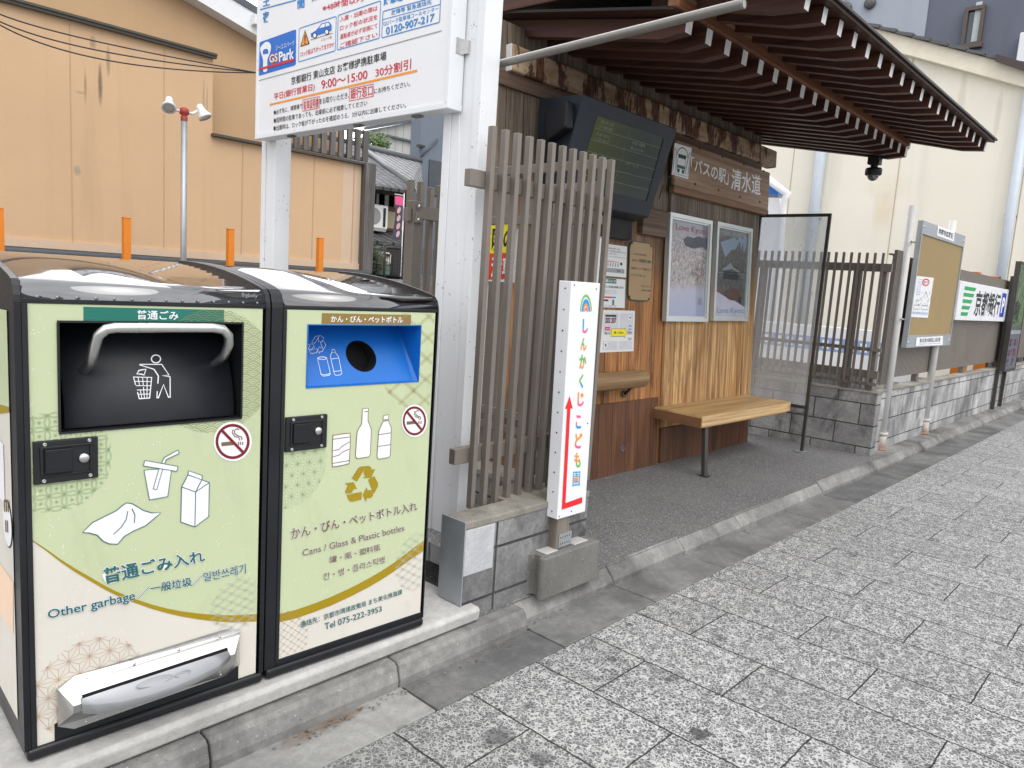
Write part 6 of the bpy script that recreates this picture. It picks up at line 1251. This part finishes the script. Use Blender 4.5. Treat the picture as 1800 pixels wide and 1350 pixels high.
# ------------------------------------------------------------------ cream building closing the lot
CX = 16.5
def CF(u, v, l=0): return onX(u, v, CX-.01*l)
_sp = [(CF(u, v).y-6, CF(u, v).z-.05, w, h, k, c_) for u, v, w, h, k, c_ in ((1553, 372, .25, .45, .5, (.72, .60, .40)), (1560, 330, .5, .3, .25, (.72, .62, .45)), (1470, 300, .15, .8, .25, (.66, .60, .48)), (1690, 175, .08, .6, .35, (.50, .44, .34)), (1755, 200, .06, .5, .35, (.5, .44, .34)), (1590, 130, .06, .6, .35, (.5, .44, .34)))]
MAT_CREAM = m_stucco('cream_render', (.89, .85, .735), .05, .22, .5, 50, (.45, .38, .25), _sp, 1); MAT_CREAMB = S('cream_verge', (.87, .81, .66), .7, var=.1); MAT_TILE = S('grey_roof_tile', (.10, .105, .11), .45, var=.3, vs=20)
def m_rooftile(name, c1, c2, sx=.26, sy=.3):
    t = NT(name); c = t.co(); q = t.sep(c); w = t.math('SINE', t.math('MULTIPLY', q[0], 2*pi/sx)); rows = t.math('FRACT', t.math('DIVIDE', t.math('ADD', q[1], t.math('MULTIPLY', q[2], .6)), sy))
    h = t.math('ADD', t.math('MULTIPLY', w, .5), t.math('MULTIPLY', rows, -.9)); n = t.noise(c, 5, 4); col = t.mix(t.mapr(n, .3, .7), c1, c2)
    col = t.mix(t.mapr(rows, .82, .95), col, (.02, .02, .022)); col = t.mix(t.mapr(w, -.5, -.95), col, (.03, .03, .032)); t.set(col=col, rough=.62, spec=.25); t.bump(h, .9, .05); return t.m
MAT_OLDTILE = m_rooftile('old_roof_tiles', (.07, .073, .077), (.14, .144, .15)); MAT_OLDTILE2 = m_rooftile('old_roof_tiles_pale', (.24, .25, .255), (.34, .35, .355))
T0, T1 = CF(1500, 45), CF(1800, 124); sl_c = (T0.z-T1.z)/(T0.y-T1.y); yE = T1.y-.6
zr = lambda y: T1.z+sl_c*(y-T1.y)
cb = thing('cream_building', (CX, 6, .05), 'cream rendered building with a tiled verge behind the lot and the ribbed fence', 'building')
k = MB(); pr = [(CX, yE+.55, -.1), (CX, 16, -.1), (CX, 16, zr(9.5)-(16-9.5)*.41), (CX, 9.5, zr(9.5)), (CX, yE+.55, zr(yE+.55))]; k.prism(pr, (3.5, 0, 0), MAT_CREAM); k.build('wall', cb)
k = MB(); k.prism([(CX-.14, 9.5, zr(9.5)+.03), (CX-.14, yE, zr(yE)+.03), (CX-.14, yE, zr(yE)-.30), (CX-.14, 9.5, zr(9.5)-.30)], (.139, 0, 0), MAT_CREAMB); k.build('verge_board', cb, bevel=.01)
k = MB(); N = 22
for i in range(N):
    ya, yb_ = 9.5+(yE-.1-9.5)*i/N, 9.5+(yE-.1-9.5)*(i+1)/N; k.prism([(CX-.24, ya+.02, zr(ya)+.075), (CX-.24, yb_, zr(yb_)+.11), (CX-.24, yb_, zr(yb_)+.045), (CX-.24, ya+.02, zr(ya)+.032)], (3.9, 0, 0), MAT_TILE)
k.build('roof', cb)
k = MB(); pe = T1.y+.42; k.prism([(CX-.30, pe, zr(pe)+.10), (CX-.30, yE-.2, zr(yE-.2)+.05), (CX-.30, yE-.2, zr(yE-.2)-.10), (CX-.30, pe, zr(pe)-.02)], (.06, 0, 0), S('eave_brown', (.07, .05, .045), .6)); k.build('eave_trim', cb)
for (u0, v0, u1, v1) in ((1612, 110, 1558, 465), (1398, 262, 1384, 374), (1782, 410, 1780, 430)):
    p = CF(u1, v1); q = MB(); q.box(CX-.004, CX+.004, p.y-.012, p.y+.012, .1, zr(p.y)-.32, S('cream_joint', (.55, .48, .36), .8)); q.build('joint', cb)  # joint lines coloured a darker cream than the render
for u, v, r, lab in ((1436, 330, .115, 'pale blue grey downpipe'), (1777, 370, .085, 'downpipe')):
    p = onX(u, v, CX-.14); q = MB(); q.tube([(CX-.14, p.y, .05), (CX-.14, p.y, zr(p.y)-.30)], r, MAT_GALV if False else S('pale_pipe_paint', (.50, .56, .62), .35, var=.08), 16); pp = q.build('downpipe', cb)
    for zz in (1.6, 3.2, 4.8): qq = MB(); qq.box(CX-.15, CX-.0, p.y-r-.01, p.y+r+.01, zz, zz+.04, MAT_ALU); qq.build('pipe_clip', pp)
# small blue roofed shed against it
sx_ = 14.8; SDf = lambda u, v: onX(u, v, sx_); MAT_BLUER = S('blue_awning', (.01, .17, .62), .4, var=.1)
shd = thing('shed', (sx_+.4, 8.5, .05), 'small white shed with a bright blue roof and white gutter past the shelter end', 'shed')
q = [SDf(1330, 318), SDf(1341, 318), SDf(1367, 337), SDf(1367, 341), SDf(1330, 340)]
k = MB(); k.prism(q, (.3, 0, 0), MAT_BLUER); k.build('blue_gable', shd)
g_ = [SDf(1330, 340.3), SDf(1367, 341.3), SDf(1369, 347), SDf(1330, 346.5)]; k = MB(); k.prism(g_, (.28, 0, 0), S('shed_grey_trim', (.16, .19, .25), .5)); k.build('trim', shd)
w_ = [SDf(1330, 346.9), SDf(1369, 347.4), SDf(1374, 378)]; k = MB(); k.prism([w_[0], w_[1], w_[2], Vector((sx_, w_[2].y-.05, .05)), Vector((sx_, w_[0].y, .05))], (.26, 0, 0), MAT_WSIGN); k.build('wall', shd)
k = MB(); p0, p1, p2 = onX(1325, 297, sx_-.1), onX(1384, 341, sx_-.1), onX(1377, 378, sx_-.1); k.tube([p0, p1, p1+Vector((0, .05, -.12)), Vector((sx_-.1, p2.y, p2.z)), Vector((sx_-.1, p2.y, .05))], [.085, .085, .06, .055, .055], MAT_WSIGN, 12); k.build('gutter_pipe', shd)

# ------------------------------------------------------------------ grey blue block behind the cream building
GX = 21.
def GF(u, v, l=0): return onX(u, v, GX-.02*l)
MAT_BG = m_stucco('blue_grey_cladding', (.155, .17, .215), .1, .3, .4, 30, (.08, .09, .11)); MAT_PG = m_stucco('pale_grey_cladding', (.40, .44, .50), .06, .25, .4, 30, (.25, .26, .28)); MAT_GLASS = S('dark_window_glass', (.05, .065, .075), .08, spec=.8)
ed = GF(1630, 30).y
bb_ = thing('apartment_block', (GX, 6, 0), 'tall blue grey block with a pale section and a narrow window above the tiled verge', 'building')
k = MB(); k.box(GX, GX+6, -2.0, ed, 0, 18, MAT_BG); k.build('wall', bb_)
k = MB(); k.box(GX-.05, GX+6, ed+.003, 14, 0, 17, MAT_PG); k.build('pale_wall', bb_)
a, b, c_, d = GF(1700, 10), GF(1734, 16), GF(1725, 84), GF(1690, 82); yw1, yw0, zw1, zw0 = (a.y+d.y)/2, (b.y+c_.y)/2, (a.z+b.z)/2, (c_.z+d.z)/2; MAT_WF = S('bronze_window_frame', (.10, .075, .065), .4)
k = MB()
for q in ((yw0, yw1, zw1-.09, zw1), (yw0-.03, yw1+.03, zw0-.05, zw0+.06), (yw0, yw0+.08, zw0+.06, zw1-.09), (yw1-.08, yw1, zw0+.06, zw1-.09)): k.box(GX-.14, GX-.002, q[0], q[1], q[2], q[3], MAT_WF)
wf_ = k.build('window', bb_, bevel=.006)
k = MB(); k.box(GX-.06, GX-.01, yw0+.08, yw1-.08, zw0+.06, zw1-.09, MAT_GLASS); k.build('pane', wf_)
k = MB(); k.box(GX-.075, GX-.062, yw0+.09, yw0+.22, zw0+.1, zw0+1.0, S('window_blind', (.5, .55, .55), .6)); k.build('curtain', wf_)
for u, v in ((1530, 6), (1488, 15)): p = GF(u, v, 3); q = MB(); q.lathe((GX-.05, p.y, p.z), (-1, 0, 0), [(.14, 0), (.15, .06), (.12, .10), (0, .11)], MAT_TILE, 16); q.build('vent_cap', bb_)
p = GF(1475, 10, 8); q = MB(); q.tube([(GX-.2, p.y, 4), (GX-.2, p.y, 16)], .13, S('pale_pipe_paint', (.5, .56, .62), .35), 12); q.build('downpipe', bb_)
p = GF(1797, 90); q = MB(); q.box(GX-.25, GX-.003, p.y-1.2, p.y+.05, p.z-.5, p.z+.35, MAT_WSIGN); q.build('meter_box', bb_, bevel=.02)

# ------------------------------------------------------------------ tan building behind the parking lot
TY = 11.0
def TW_(u, v, y=TY): return onY(u, v, y)
_sp = [(TW_(u, v).x-3, TW_(u, v).z-.05, w, h, k, c_) for u, v, w, h, k, c_ in ((176, 148, .035, .30, .75, (.10, .085, .05)), (150, 152, .02, .25, .5, (.13, .11, .07)), (190, 108, .03, .22, .5, (.13, .11, .07)), (163, 74, .05, .10, .5, (.14, .12, .08)), (136, 300, .05, .08, .7, (.30, .27, .20)), (142, 163, .10, .02, .5, (.30, .25, .15)), (358, 170, .02, .3, .4, (.2, .16, .1)), (364, 175, .015, .25, .4, (.2, .16, .1)))]
MAT_TAN = m_stucco('tan_render', (.66, .45, .275), .10, .30, .45, 45, (.17, .14, .09), _sp); MAT_TAN2 = m_stucco('tan_render_upper', (.57, .38, .22), .08, .12, .6, 60); MAT_PEACH = m_stucco('peach_plinth', (.66, .50, .36), .06, .12, .6, 40)
MAT_RUSTG = S('weathered_gutter', (.075, .07, .055), .6, var=.35, vs=14); MAT_SLATEF = S('slate_flashing', (.085, .10, .115), .45, var=.2); MAT_OLDW = m_wood('old_grey_timber', (.085, .078, .075), (.19, .178, .17), (.05, .046, .044), 'z', 30)
xa = TW_(374, 150).x; xr_ = TW_(640, 380).x; zA = TW_(375, 100).z; zB = TW_(448, 252).z; zP = TW_(452, 450).z; zb_ = TW_(452, 462).z
tb = thing('tan_building', (3, 12, .05), 'long tan rendered building with an upper step behind the parking lot', 'building')
k = MB(); k.box(-8, xa, TY, TY+3, zP, zA, MAT_TAN); k.box(xa, xr_-.45, TY+.002, TY+3, zP, zB-.02, MAT_TAN); k.build('wall', tb)
k = MB(); k.box(xr_-.45, xr_, TY+.004, TY+3, zP, zB-.02, MAT_PEACH); k.build('corner_strip', tb)
k = MB(); k.box(-8, xr_, TY-.03, TY+3, zb_, zP, MAT_PEACH); k.build('plinth', tb)
yC = TY+.45; g0, g1 = onY(320, 0, yC), onY(448, 75, yC); slg = (g1.z-g0.z)/(g1.x-g0.x); zg = lambda x: g0.z+slg*(x-g0.x)
k = MB(); k.prism([(-8, yC, zA-.5), (xr_-.2, yC, zB-.5), (xr_-.2, yC, zg(xr_-.2)), (1.0, yC, zg(1.0)), (-8, yC, zg(1.0)-2)], (0, 4, 0), MAT_TAN2); k.build('upper_wall', tb)
k = MB(); k.prism([(1.0, yC-.28, zg(1.0)), (xr_+.6, yC-.28, zg(xr_+.6)), (xr_+.6, yC-.28, zg(xr_+.6)+.30), (1.0, yC-.28, zg(1.0)+.30)], (0, .27, 0), MAT_WPAINT); k.build('verge_board', tb)
k = MB(); k.prism([(1.0, yC-.30, zg(1.0)+.30), (xr_+.8, yC-.30, zg(xr_+.8)+.30), (xr_+.8, yC-.30, zg(xr_+.8)+.40), (1.0, yC-.30, zg(1.0)+.40)], (0, 4.4, 0), MAT_SLATEF); k.build('roof', tb)
for i in range(7): x = 1.6+i*1.05; q = MB(); q.box(x, x+.14, yC-.40, yC-.27, zg(x)+.10, zg(x)+.24, MAT_WPAINT); q.build('rafter_end', tb)
k = MB(); k.box(-8, xa+.02, TY-.10, TY+.5, zA, zA+.03, MAT_RUSTG); k.box(-8, xa+.02, TY-.08, TY-.02, zA+.0-.035, zA-.001, MAT_RUSTG); k.build('gutter', tb)
k = MB(); k.box(xa-.02, xr_, TY-.09, TY+.5, zB-.018, zB+.02, MAT_RUSTG); k.build('gutter', tb)
MJ = S('tan_joint', (.50, .335, .20), .8)
for u in (127, 288, 425, 550, 620): 
    xj = TW_(u, 380).x; q = MB(); q.box(xj-.008, xj+.008, TY-.003, TY+.004, zP, (zA-.07 if xj < xa else zB-.02), MJ); q.build('joint', tb)
k = MB(); p = TW_(641, 380); k.box(p.x-.10, p.x+.10, TY-.14, TY+.02, zb_-.05, zB+.02, MAT_OLDW); k.build('corner_post', tb)
rw = thing('retaining_wall', (3, TY, .05), 'grey concrete retaining wall with slate flashing under the tan building', 'wall')
k = MB(); k.box(-8, 9.6, TY-.12, TY+.6, 0, zb_-.13, m_concrete('old_concrete', (.24, .235, .22), (.34, .33, .31), stain=.9, streak=True, dark=(.06, .058, .05))); k.build('concrete', rw)
k = MB(); k.box(-8, xr_+.05, TY-.17, TY+.2, zb_-.128, zb_-.004, MAT_SLATEF); k.tube([(-8, TY-.20, zb_-.06), (xr_, TY-.20, zb_-.06)], .045, MAT_SLATEF, 10); k.build('flashing', rw)
# old timber louvre rail on the roof edge
lv = thing('timber_lattice', (TW_(580, 250).x, TY, zB), 'weathered grey timber lattice standing on the low roof edge', 'lattice')
xl, xm = TW_(500, 250).x, TW_(647, 250).x; zL1 = zB+.46
k = MB()
n = 10
for i in range(n): x = xl+(xm-xl-.10)*i/(n-1); k.box(x, x+.10, TY-.02, TY+.02, zB+.05, zL1+.10, MAT_OLDW)
k.build('slats', lv)
for zz in (zB+.06, zB+.30): q = MB(); q.box(xl, xm, TY+.021, TY+.09, zz, zz+.06, MAT_OLDW); q.build('rail', lv)
q = MB(); q.box(xl, xm+.05, TY+.022, TY+.08, zL1+.05, zL1+.10, MAT_OLDW); q.build('rail', lv)
# spotlight pole
LY = 10.0; LPp = onY(323, 330, LY); zl = onY(323, 205, LY).z
lp = thing('spotlight_pole', (LPp.x, LY, .05), 'grey steel pole with two white spotlights and a red joint before the tan wall', 'light pole')
k = MB(); k.tube([(LPp.x, LY, .05), (LPp.x, LY, zl-.03)], .038, MAT_GALV, 14); k.build('pole', lp)
MAT_REDL = S('red_oxide_joint', (.36, .04, .035), .5)
k = MB(); k.lathe((LPp.x, LY, zl-.05), (0, 0, 1), [(.042, 0), (.042, .05), (.03, .06), (.055, .08), (.062, .115), (.05, .15), (.02, .165), (0, .17)], MAT_REDL, 16); k.build('joint', lp)
for s_ in (-1, 1):
    c0 = Vector((LPp.x+s_*.06, LY, zl+.06)); q = MB(); ax = Vector((s_*.35, -.35, -.85)) if s_ > 0 else Vector((-.25, -.55, -.7)); c1 = c0+Vector((s_*.13, 0, .06))
    q.tube([c0, c0+Vector((s_*.05, 0, .0)), c1], .018, MAT_WPAINT, 8); q.lathe(c1+Vector((0, 0, .06)), ax, [(0, -.02), (.04, 0), (.045, .06), (.06, .11), (.085, .15), (.09, .175), (.07, .176)], MAT_WPAINT, 18); sp = q.build('spotlight', lp)
    q = MB(); q.lathe(c1+Vector((0, 0, .06)), ax, [(.078, .165), (.05, .172), (0, .174)], S('lamp_glass', (.45, .45, .42), .15), 18); q.build('lens', sp)
for u, v, lab in ((222, 382, 'orange steel post left of the spotlight pole before the tan wall'), (405, 402, 'orange steel post between the spotlight pole and the sign'), (563, 418, 'orange steel post right of the far white sign post'), (-3, 365, 'orange steel post at the far left edge before the tan wall')):
    p = onY(u, v, 10.2); orange_post((p.x, 10.2), p.z, .085, lab)
# cables
for i, (a, b, c_) in enumerate((((0, 25), (180, 75), (448, 127)), ((0, 38), (190, 92), (448, 127)), ((0, 44), (200, 108), (448, 128)))):
    A, M_, B_ = [onY(*q, 9.4) for q in (a, b, c_)]; pts = []
    ctl = M_*2-(A+B_)*.5; A2 = A-(ctl-A)*.5; Bx = B_+(B_-ctl)*.6
    for j in range(25): t_ = j/24; pts.append(A*(1-t_)**2+ctl*2*t_*(1-t_)+B_*t_**2)
    pts = [A2]+pts+[Bx]; k = MB(); k.tube(pts, .0075, MAT_INK, 6); o = k.build('cable', loc=tuple(M_)); tag(o, ('black cable highest of the three sagging across the tan wall', 'black cable in the middle of three sagging across the tan wall', 'black cable lowest of the three sagging across the tan wall')[i], 'cable', 'cables across the tan wall')

# ------------------------------------------------------------------ old house and yard seen past the tan building
HY = 17.
H_ = lambda u, v, y=HY: onY(u, v, y)
MAT_OLDDARK = S('old_dark_wood', (.022, .018, .016), .6, var=.3); MAT_OLDRED = S('old_red_beam', (.085, .03, .022), .6, var=.3); MAT_PLAST = m_stucco('old_plaster', (.42, .37, .26), .06, .1); MAT_PANE = S('old_window_pane', (.10, .115, .13), .2, spec=.7)
oh = thing('old_house', (12.4, HY, .3), 'old dark timber house with grey tiled roofs beyond the tan building', 'house')
zE = H_(690, 331).z; zW1 = H_(690, 345).z; zW0 = H_(690, 366).z; zb1 = H_(690, 372).z; zp0 = H_(690, 402).z; zl1 = H_(690, 413).z; zl0 = H_(690, 425).z; xL = H_(600, 350).x; xR = H_(716, 350).x
k = MB(); k.box(xL, xR, HY, HY+5, .3, zE, MAT_OLDDARK); k.build('wall', oh)
k = MB(); k.box(xL, xR, HY-.03, HY-.001, zp0, zb1, MAT_PLAST); k.build('plaster_panel', oh)
k = MB(); k.box(xL, xR, HY-.06, HY-.031, zb1, zb1+.12, MAT_OLDRED); k.box(xL, xR, HY-.06, HY-.031, zp0-.08, zp0, MAT_OLDRED); 
for u in (669, 712): x = H_(u, 385).x; k.box(x-.05, x+.05, HY-.055, HY-.031, zp0, zb1, MAT_OLDRED)
k.build('beams', oh)
for u in (646, 661, 678, 695): x = H_(u, 355).x; q = MB(); q.box(x-.26, x+.26, HY-.04, HY-.002, zW0, zW1, MAT_PANE); q.build('window', oh)
def roofpoly(name, par, pts, m, th=.08):
    q = MB(); q.prism(pts, (0, .02, -th), m); return q.build(name, par)
roofpoly('roof', oh, [onY(600, 318, HY-.9), onY(722, 335, HY-.9), onY(722, 326, HY-.6), onY(648, 268, HY+2.4), onY(600, 240, HY+2.6)], MAT_OLDTILE)
roofpoly('roof', oh, [onY(648, 262, HY+2.6), onY(740, 285, HY+2.6), onY(745, 345, HY+.1), onY(722, 325, HY-.5)], MAT_OLDTILE2)
k = MB(); k.tube([onY(644, 266, HY+2.3), onY(724, 329, HY-.65)], .10, MAT_TILE, 8); k.tube([onY(646, 260, HY+2.55), onY(740, 283, HY+2.55)], .11, MAT_TILE, 8); k.build('ridge', oh)
roofpoly('lower_roof', oh, [onY(600, 416, HY-1.1), onY(705, 428, HY-1.1), onY(705, 410, HY-.04), onY(600, 400, HY-.04)], MAT_OLDTILE)
k = MB(); a = H_(650, 395); k.box(a.x-.55, a.x+.28, HY-.42, HY-.08, a.z-.10, a.z+.52, MAT_WSIGN); ac = k.build('air_conditioner', loc=(a.x, HY-.25, a.z-.1), bevel=.02); tag(ac, 'white air conditioner unit on the old house wall', 'air conditioner')
q = MB(); q.lathe((a.x-.18, HY-.421, a.z+.21), (0, -1, 0), [(.22, 0), (.22, .006), (.2, .008), (0, .008)], MAT_GREY, 18); q.box(a.x+.12, a.x+.20, HY-.43, HY-.421, a.z-.05, a.z+.45, MAT_BLACKM); q.build('fan_grille', ac)
q = MB(); q.box(a.x-.5, a.x+.25, HY-.4, HY-.05, a.z-.17, a.z-.10, MAT_GALV); q.build('bracket', ac)
# banner
NYb = 14.; B4 = [onY(*q, NYb) for q in ((694, 345), (701, 345), (703, 421), (694, 422))]
bn2 = thing('banner', (B4[0].x, NYb, .3), 'tall narrow dark banner with a pink top and round sweets printed down it', 'banner')
k = MB(); x0 = onY(694, 380, NYb).x; x1 = onY(707, 380, NYb).x; z1 = onY(697, 344, NYb).z; z0 = onY(697, 422, NYb).z
n = 10; MAT_BAN = S('banner_dark', rgb(74, 72, 92), .7)
for i in range(n):
    za, zb2 = z1-(z1-z0)*i/n, z1-(z1-z0)*(i+1)/n; wv_ = lambda z: .03*sin(z*5); k.add([(x0+wv_(za), NYb+.02, za), (x1+wv_(za), NYb, za), (x1+wv_(zb2), NYb, zb2), (x0+wv_(zb2), NYb+.02, zb2)], [(0, 1, 2, 3)], MAT_PINK if i < 2 else MAT_BAN, True)
for i in range(4):
    c0 = z1-(z1-z0)*(.32+.18*i); xm_ = (x0+x1)/2; k.poly([(xm_+.055*cos(a*pi/8), NYb-.004, c0+.07*sin(a*pi/8)+.03*cos(a*pi/8)) for a in range(16)], S('banner_sweet', rgb(214, 176, 178), .6))
k.build('cloth', bn2, weld=False)
q = MB(); q.tube([(x1+.03, NYb, .3), (x1+.03, NYb, z1+.08)], .012, MAT_WPAINT, 8); q.tube([(x1+.03, NYb, z1+.03), (x0-.03, NYb, z1+.03)], .009, MAT_WPAINT, 8); q.build('pole', bn2)
# mesh fence on the retaining wall
mz0, mz1 = onY(675, 478, TY-.02).z, onY(675, 431, TY-.02).z; mx0, mx1 = xr_+.16, 9.5
mf = thing('mesh_fence', ((mx0+mx1)/2, TY, mz0), 'dark wire mesh fence on the grey retaining wall', 'fence')
k = MB(); x = mx0
while x < mx1: k.tube([(x, TY-.02, mz0), (x, TY-.02, mz1)], .004, MAT_DKFRAME, 4, False, True); x += .052
for i in range(7): z = mz0+.03+(mz1-mz0-.03)*i/6; k.tube([(mx0, TY-.024, z), (mx1, TY-.024, z)], .004, MAT_DKFRAME, 4, False, True)
k.build('wire_panel', mf, weld=False)
for x in (mx0+.32, mx0+1.0): q = MB(); q.tube([(x, TY, mz0-.1), (x, TY, mz1+.05)], .025, MAT_DKFRAME, 8); q.build('post', mf)
struct(MB().add([(xr_-1, TY+.6, mz0-.06), (14, TY+.6, mz0-.06), (14, HY, mz0-.06), (xr_-1, HY, mz0-.06)], [(0, 1, 2, 3)], MAT_FAR).build('yard'))
a = onY(675, 478, 12.6); k = MB(); bx0, bx1 = onY(659, 470, 12.6).x, onY(689, 470, 12.6).x; zt_ = onY(675, 443, 12.6).z; zm = onY(675, 466, 12.6).z; zf = mz0-.06
k.box(bx0, bx1, 12.6, 13.3, zm, zt_, S('cream_plastic', (.60, .60, .50), .4)); o = k.build('storage_box', loc=((bx0+bx1)/2, 12.9, zf), bevel=.07, seg=4); tag(o, 'cream and green storage box behind the mesh fence', 'storage box')
q = MB(); q.box(bx0+.02, bx1-.02, 12.62, 13.28, zf, zm-.002, S('green_plastic', (.10, .20, .16), .5)); q.build('base', o, bevel=.03); q = MB(); q.box(bx1-.2, bx1-.08, 12.57, 12.599, zm+.18, zm+.23, MAT_BLACKM); q.build('handle', o)
bx0, bx1 = onY(690, 470, 12.9).x, onY(703, 470, 12.9).x; k = MB(); k.box(bx0, bx1, 12.9, 13.5, zf, onY(695, 438, 12.9).z, S('charcoal_bin', (.02, .02, .025), .5)); k.box(bx0-.02, bx1+.02, 12.88, 13.52, onY(695, 438, 12.9).z+.001, onY(695, 438, 12.9).z+.05, S('charcoal_bin', (.02, .02, .025), .5)); o = k.build('utility_box', loc=(bx0, 13.2, zf), bevel=.02); tag(o, 'charcoal utility box beside the cream storage box', 'box')
def m_leaf(name, a, b):
    t = NT(name); c = t.co(); oi = t.noise(c, 9, 3); t.set(col=t.mix(t.mapr(oi, .3, .7), a, b), rough=.5); return t.m
ML1, ML2 = m_leaf('bush_leaf', (.022, .045, .016), (.05, .085, .03)), m_leaf('tree_leaf', (.05, .095, .02), (.13, .20, .04))
def foliage(mb, c, r, n, m, s):
    for _ in range(n):
        d = Vector((random.gauss(0, 1), random.gauss(0, 1), random.gauss(0, 1))).normalized()*random.random()**.4; p = Vector(c)+Vector((d.x*r[0], d.y*r[1], d.z*r[2])); u = Vector((random.gauss(0, 1), random.gauss(0, 1), random.gauss(0, 1))).normalized(); w = u.orthogonal().normalized()*s*.5; u = u*s
        mb.add([p-u, p+w, p+u, p-w], [(0, 1, 2, 3)], m)
bs_ = thing('bush', (onY(648, 470, 12.6).x, 12.6, mz0-.06), 'dark clipped bush behind the mesh fence beside the tan corner', 'bush')
k = MB(); c = onY(648, 456, 12.6); foliage(k, (c.x, 12.6, c.z), (.36, .4, .36), 1400, ML1, .045); k.build('leaves', bs_, weld=False)
k = MB(); k.tube([(c.x, 12.6, mz0-.06), (c.x, 12.6, c.z)], .04, MAT_OLDDARK, 6); k.build('stem', bs_)
tr = thing('tree', (onY(656, 252, 34).x, 34, 0), 'bright green tree crown far behind the tiled house roof', 'tree')
k = MB(); c = onY(655, 255, 34)
for dx, dz, r in ((-.5, 0, .9), (.4, .2, .7), (.0, -.5, .9), (-.9, -.6, .7)): foliage(k, (c.x+dx, 34, c.z+dz), (r, r, r*.8), 500, ML2, .12)
k.build('crown', tr, weld=False); k = MB(); k.tube([(c.x, 34, 0), (c.x, 34, c.z)], [.25, .08], MAT_OLDDARK, 8); k.build('trunk', tr)
# corrugated hall and blue grey tower behind
WY = 40.
def m_corr():
    t = NT('pale_corrugated_wall'); c = t.co(); q = t.sep(c); n = t.noise(t.co((1, 1, .1)), 1.2, 4); w = t.math('FRACT', t.math('DIVIDE', q[0], .62)); col = t.mix(t.mapr(n, .3, .7), (.36, .37, .35), (.47, .48, .46)); col = t.mix(t.mapr(w, .88, .96), col, (.22, .22, .21)); t.set(col=col, rough=.6); return t.m
gh = thing('corrugated_hall', (onY(695, 260, WY).x, WY, 0), 'pale grey corrugated hall rising behind the old house roof', 'building')
a, b = onY(652, 228, WY), onY(760, 208, WY); k = MB(); curve = [onY(*q, WY) for q in ((652, 228), (652, 246), (664, 252), (660, 262), (655, 290))]
k.prism([Vector((p.x, WY, p.z)) for p in curve]+[Vector((curve[-1].x, WY, 0)), Vector((b.x, WY, 0)), Vector((b.x, WY, b.z))], (0, .5, 0), m_corr()); k.build('wall', gh)
q = MB(); q.box(a.x-.05, b.x, WY-.2, WY-.01, onY(690, 243, WY).z, onY(690, 243, WY).z+.12, MAT_SLATEF); q.build('band', gh)
q = MB(); q.prism([(a.x-.1, WY-.3, a.z), (b.x, WY-.3, b.z), (b.x, WY-.3, b.z+.2), (a.x-.1, WY-.3, a.z+.2)], (0, .9, 0), MAT_SLATEF); q.build('roof', gh)
bt = thing('grey_tower', (onY(750, 260, 20).x, 20, 0), 'blue grey rendered tower just left of the near white sign post', 'building')
a = onY(739, 200, 20); k = MB(); k.box(a.x+.05, a.x+5, 20, 20.5, 0, 9, m_stucco('tower_blue_grey', (.19, .22, .27), .06, .2)); k.build('wall', bt)
q = MB(); p = onY(758, 300, 20); q.box(p.x-.12, p.x+.5, 19.95, 19.998, p.z-.8, p.z+.35, MAT_SLATEF); q.build('window', bt); q = MB(); p = onY(738, 258, 20); q.box(p.x-.15, p.x+.1, 19.85, 19.998, p.z-.03, p.z+.05, MAT_DKFRAME); q.build('vent_hood', bt)
q = MB(); p0, p1 = onY(740, 275, 19.95), onY(770, 245, 19.95); q.tube([p0, p1], .03, MAT_SLATEF, 6); q.build('cable_run', bt)
for o in bpy.data.objects:
    if '_base' in o: del o['_base']
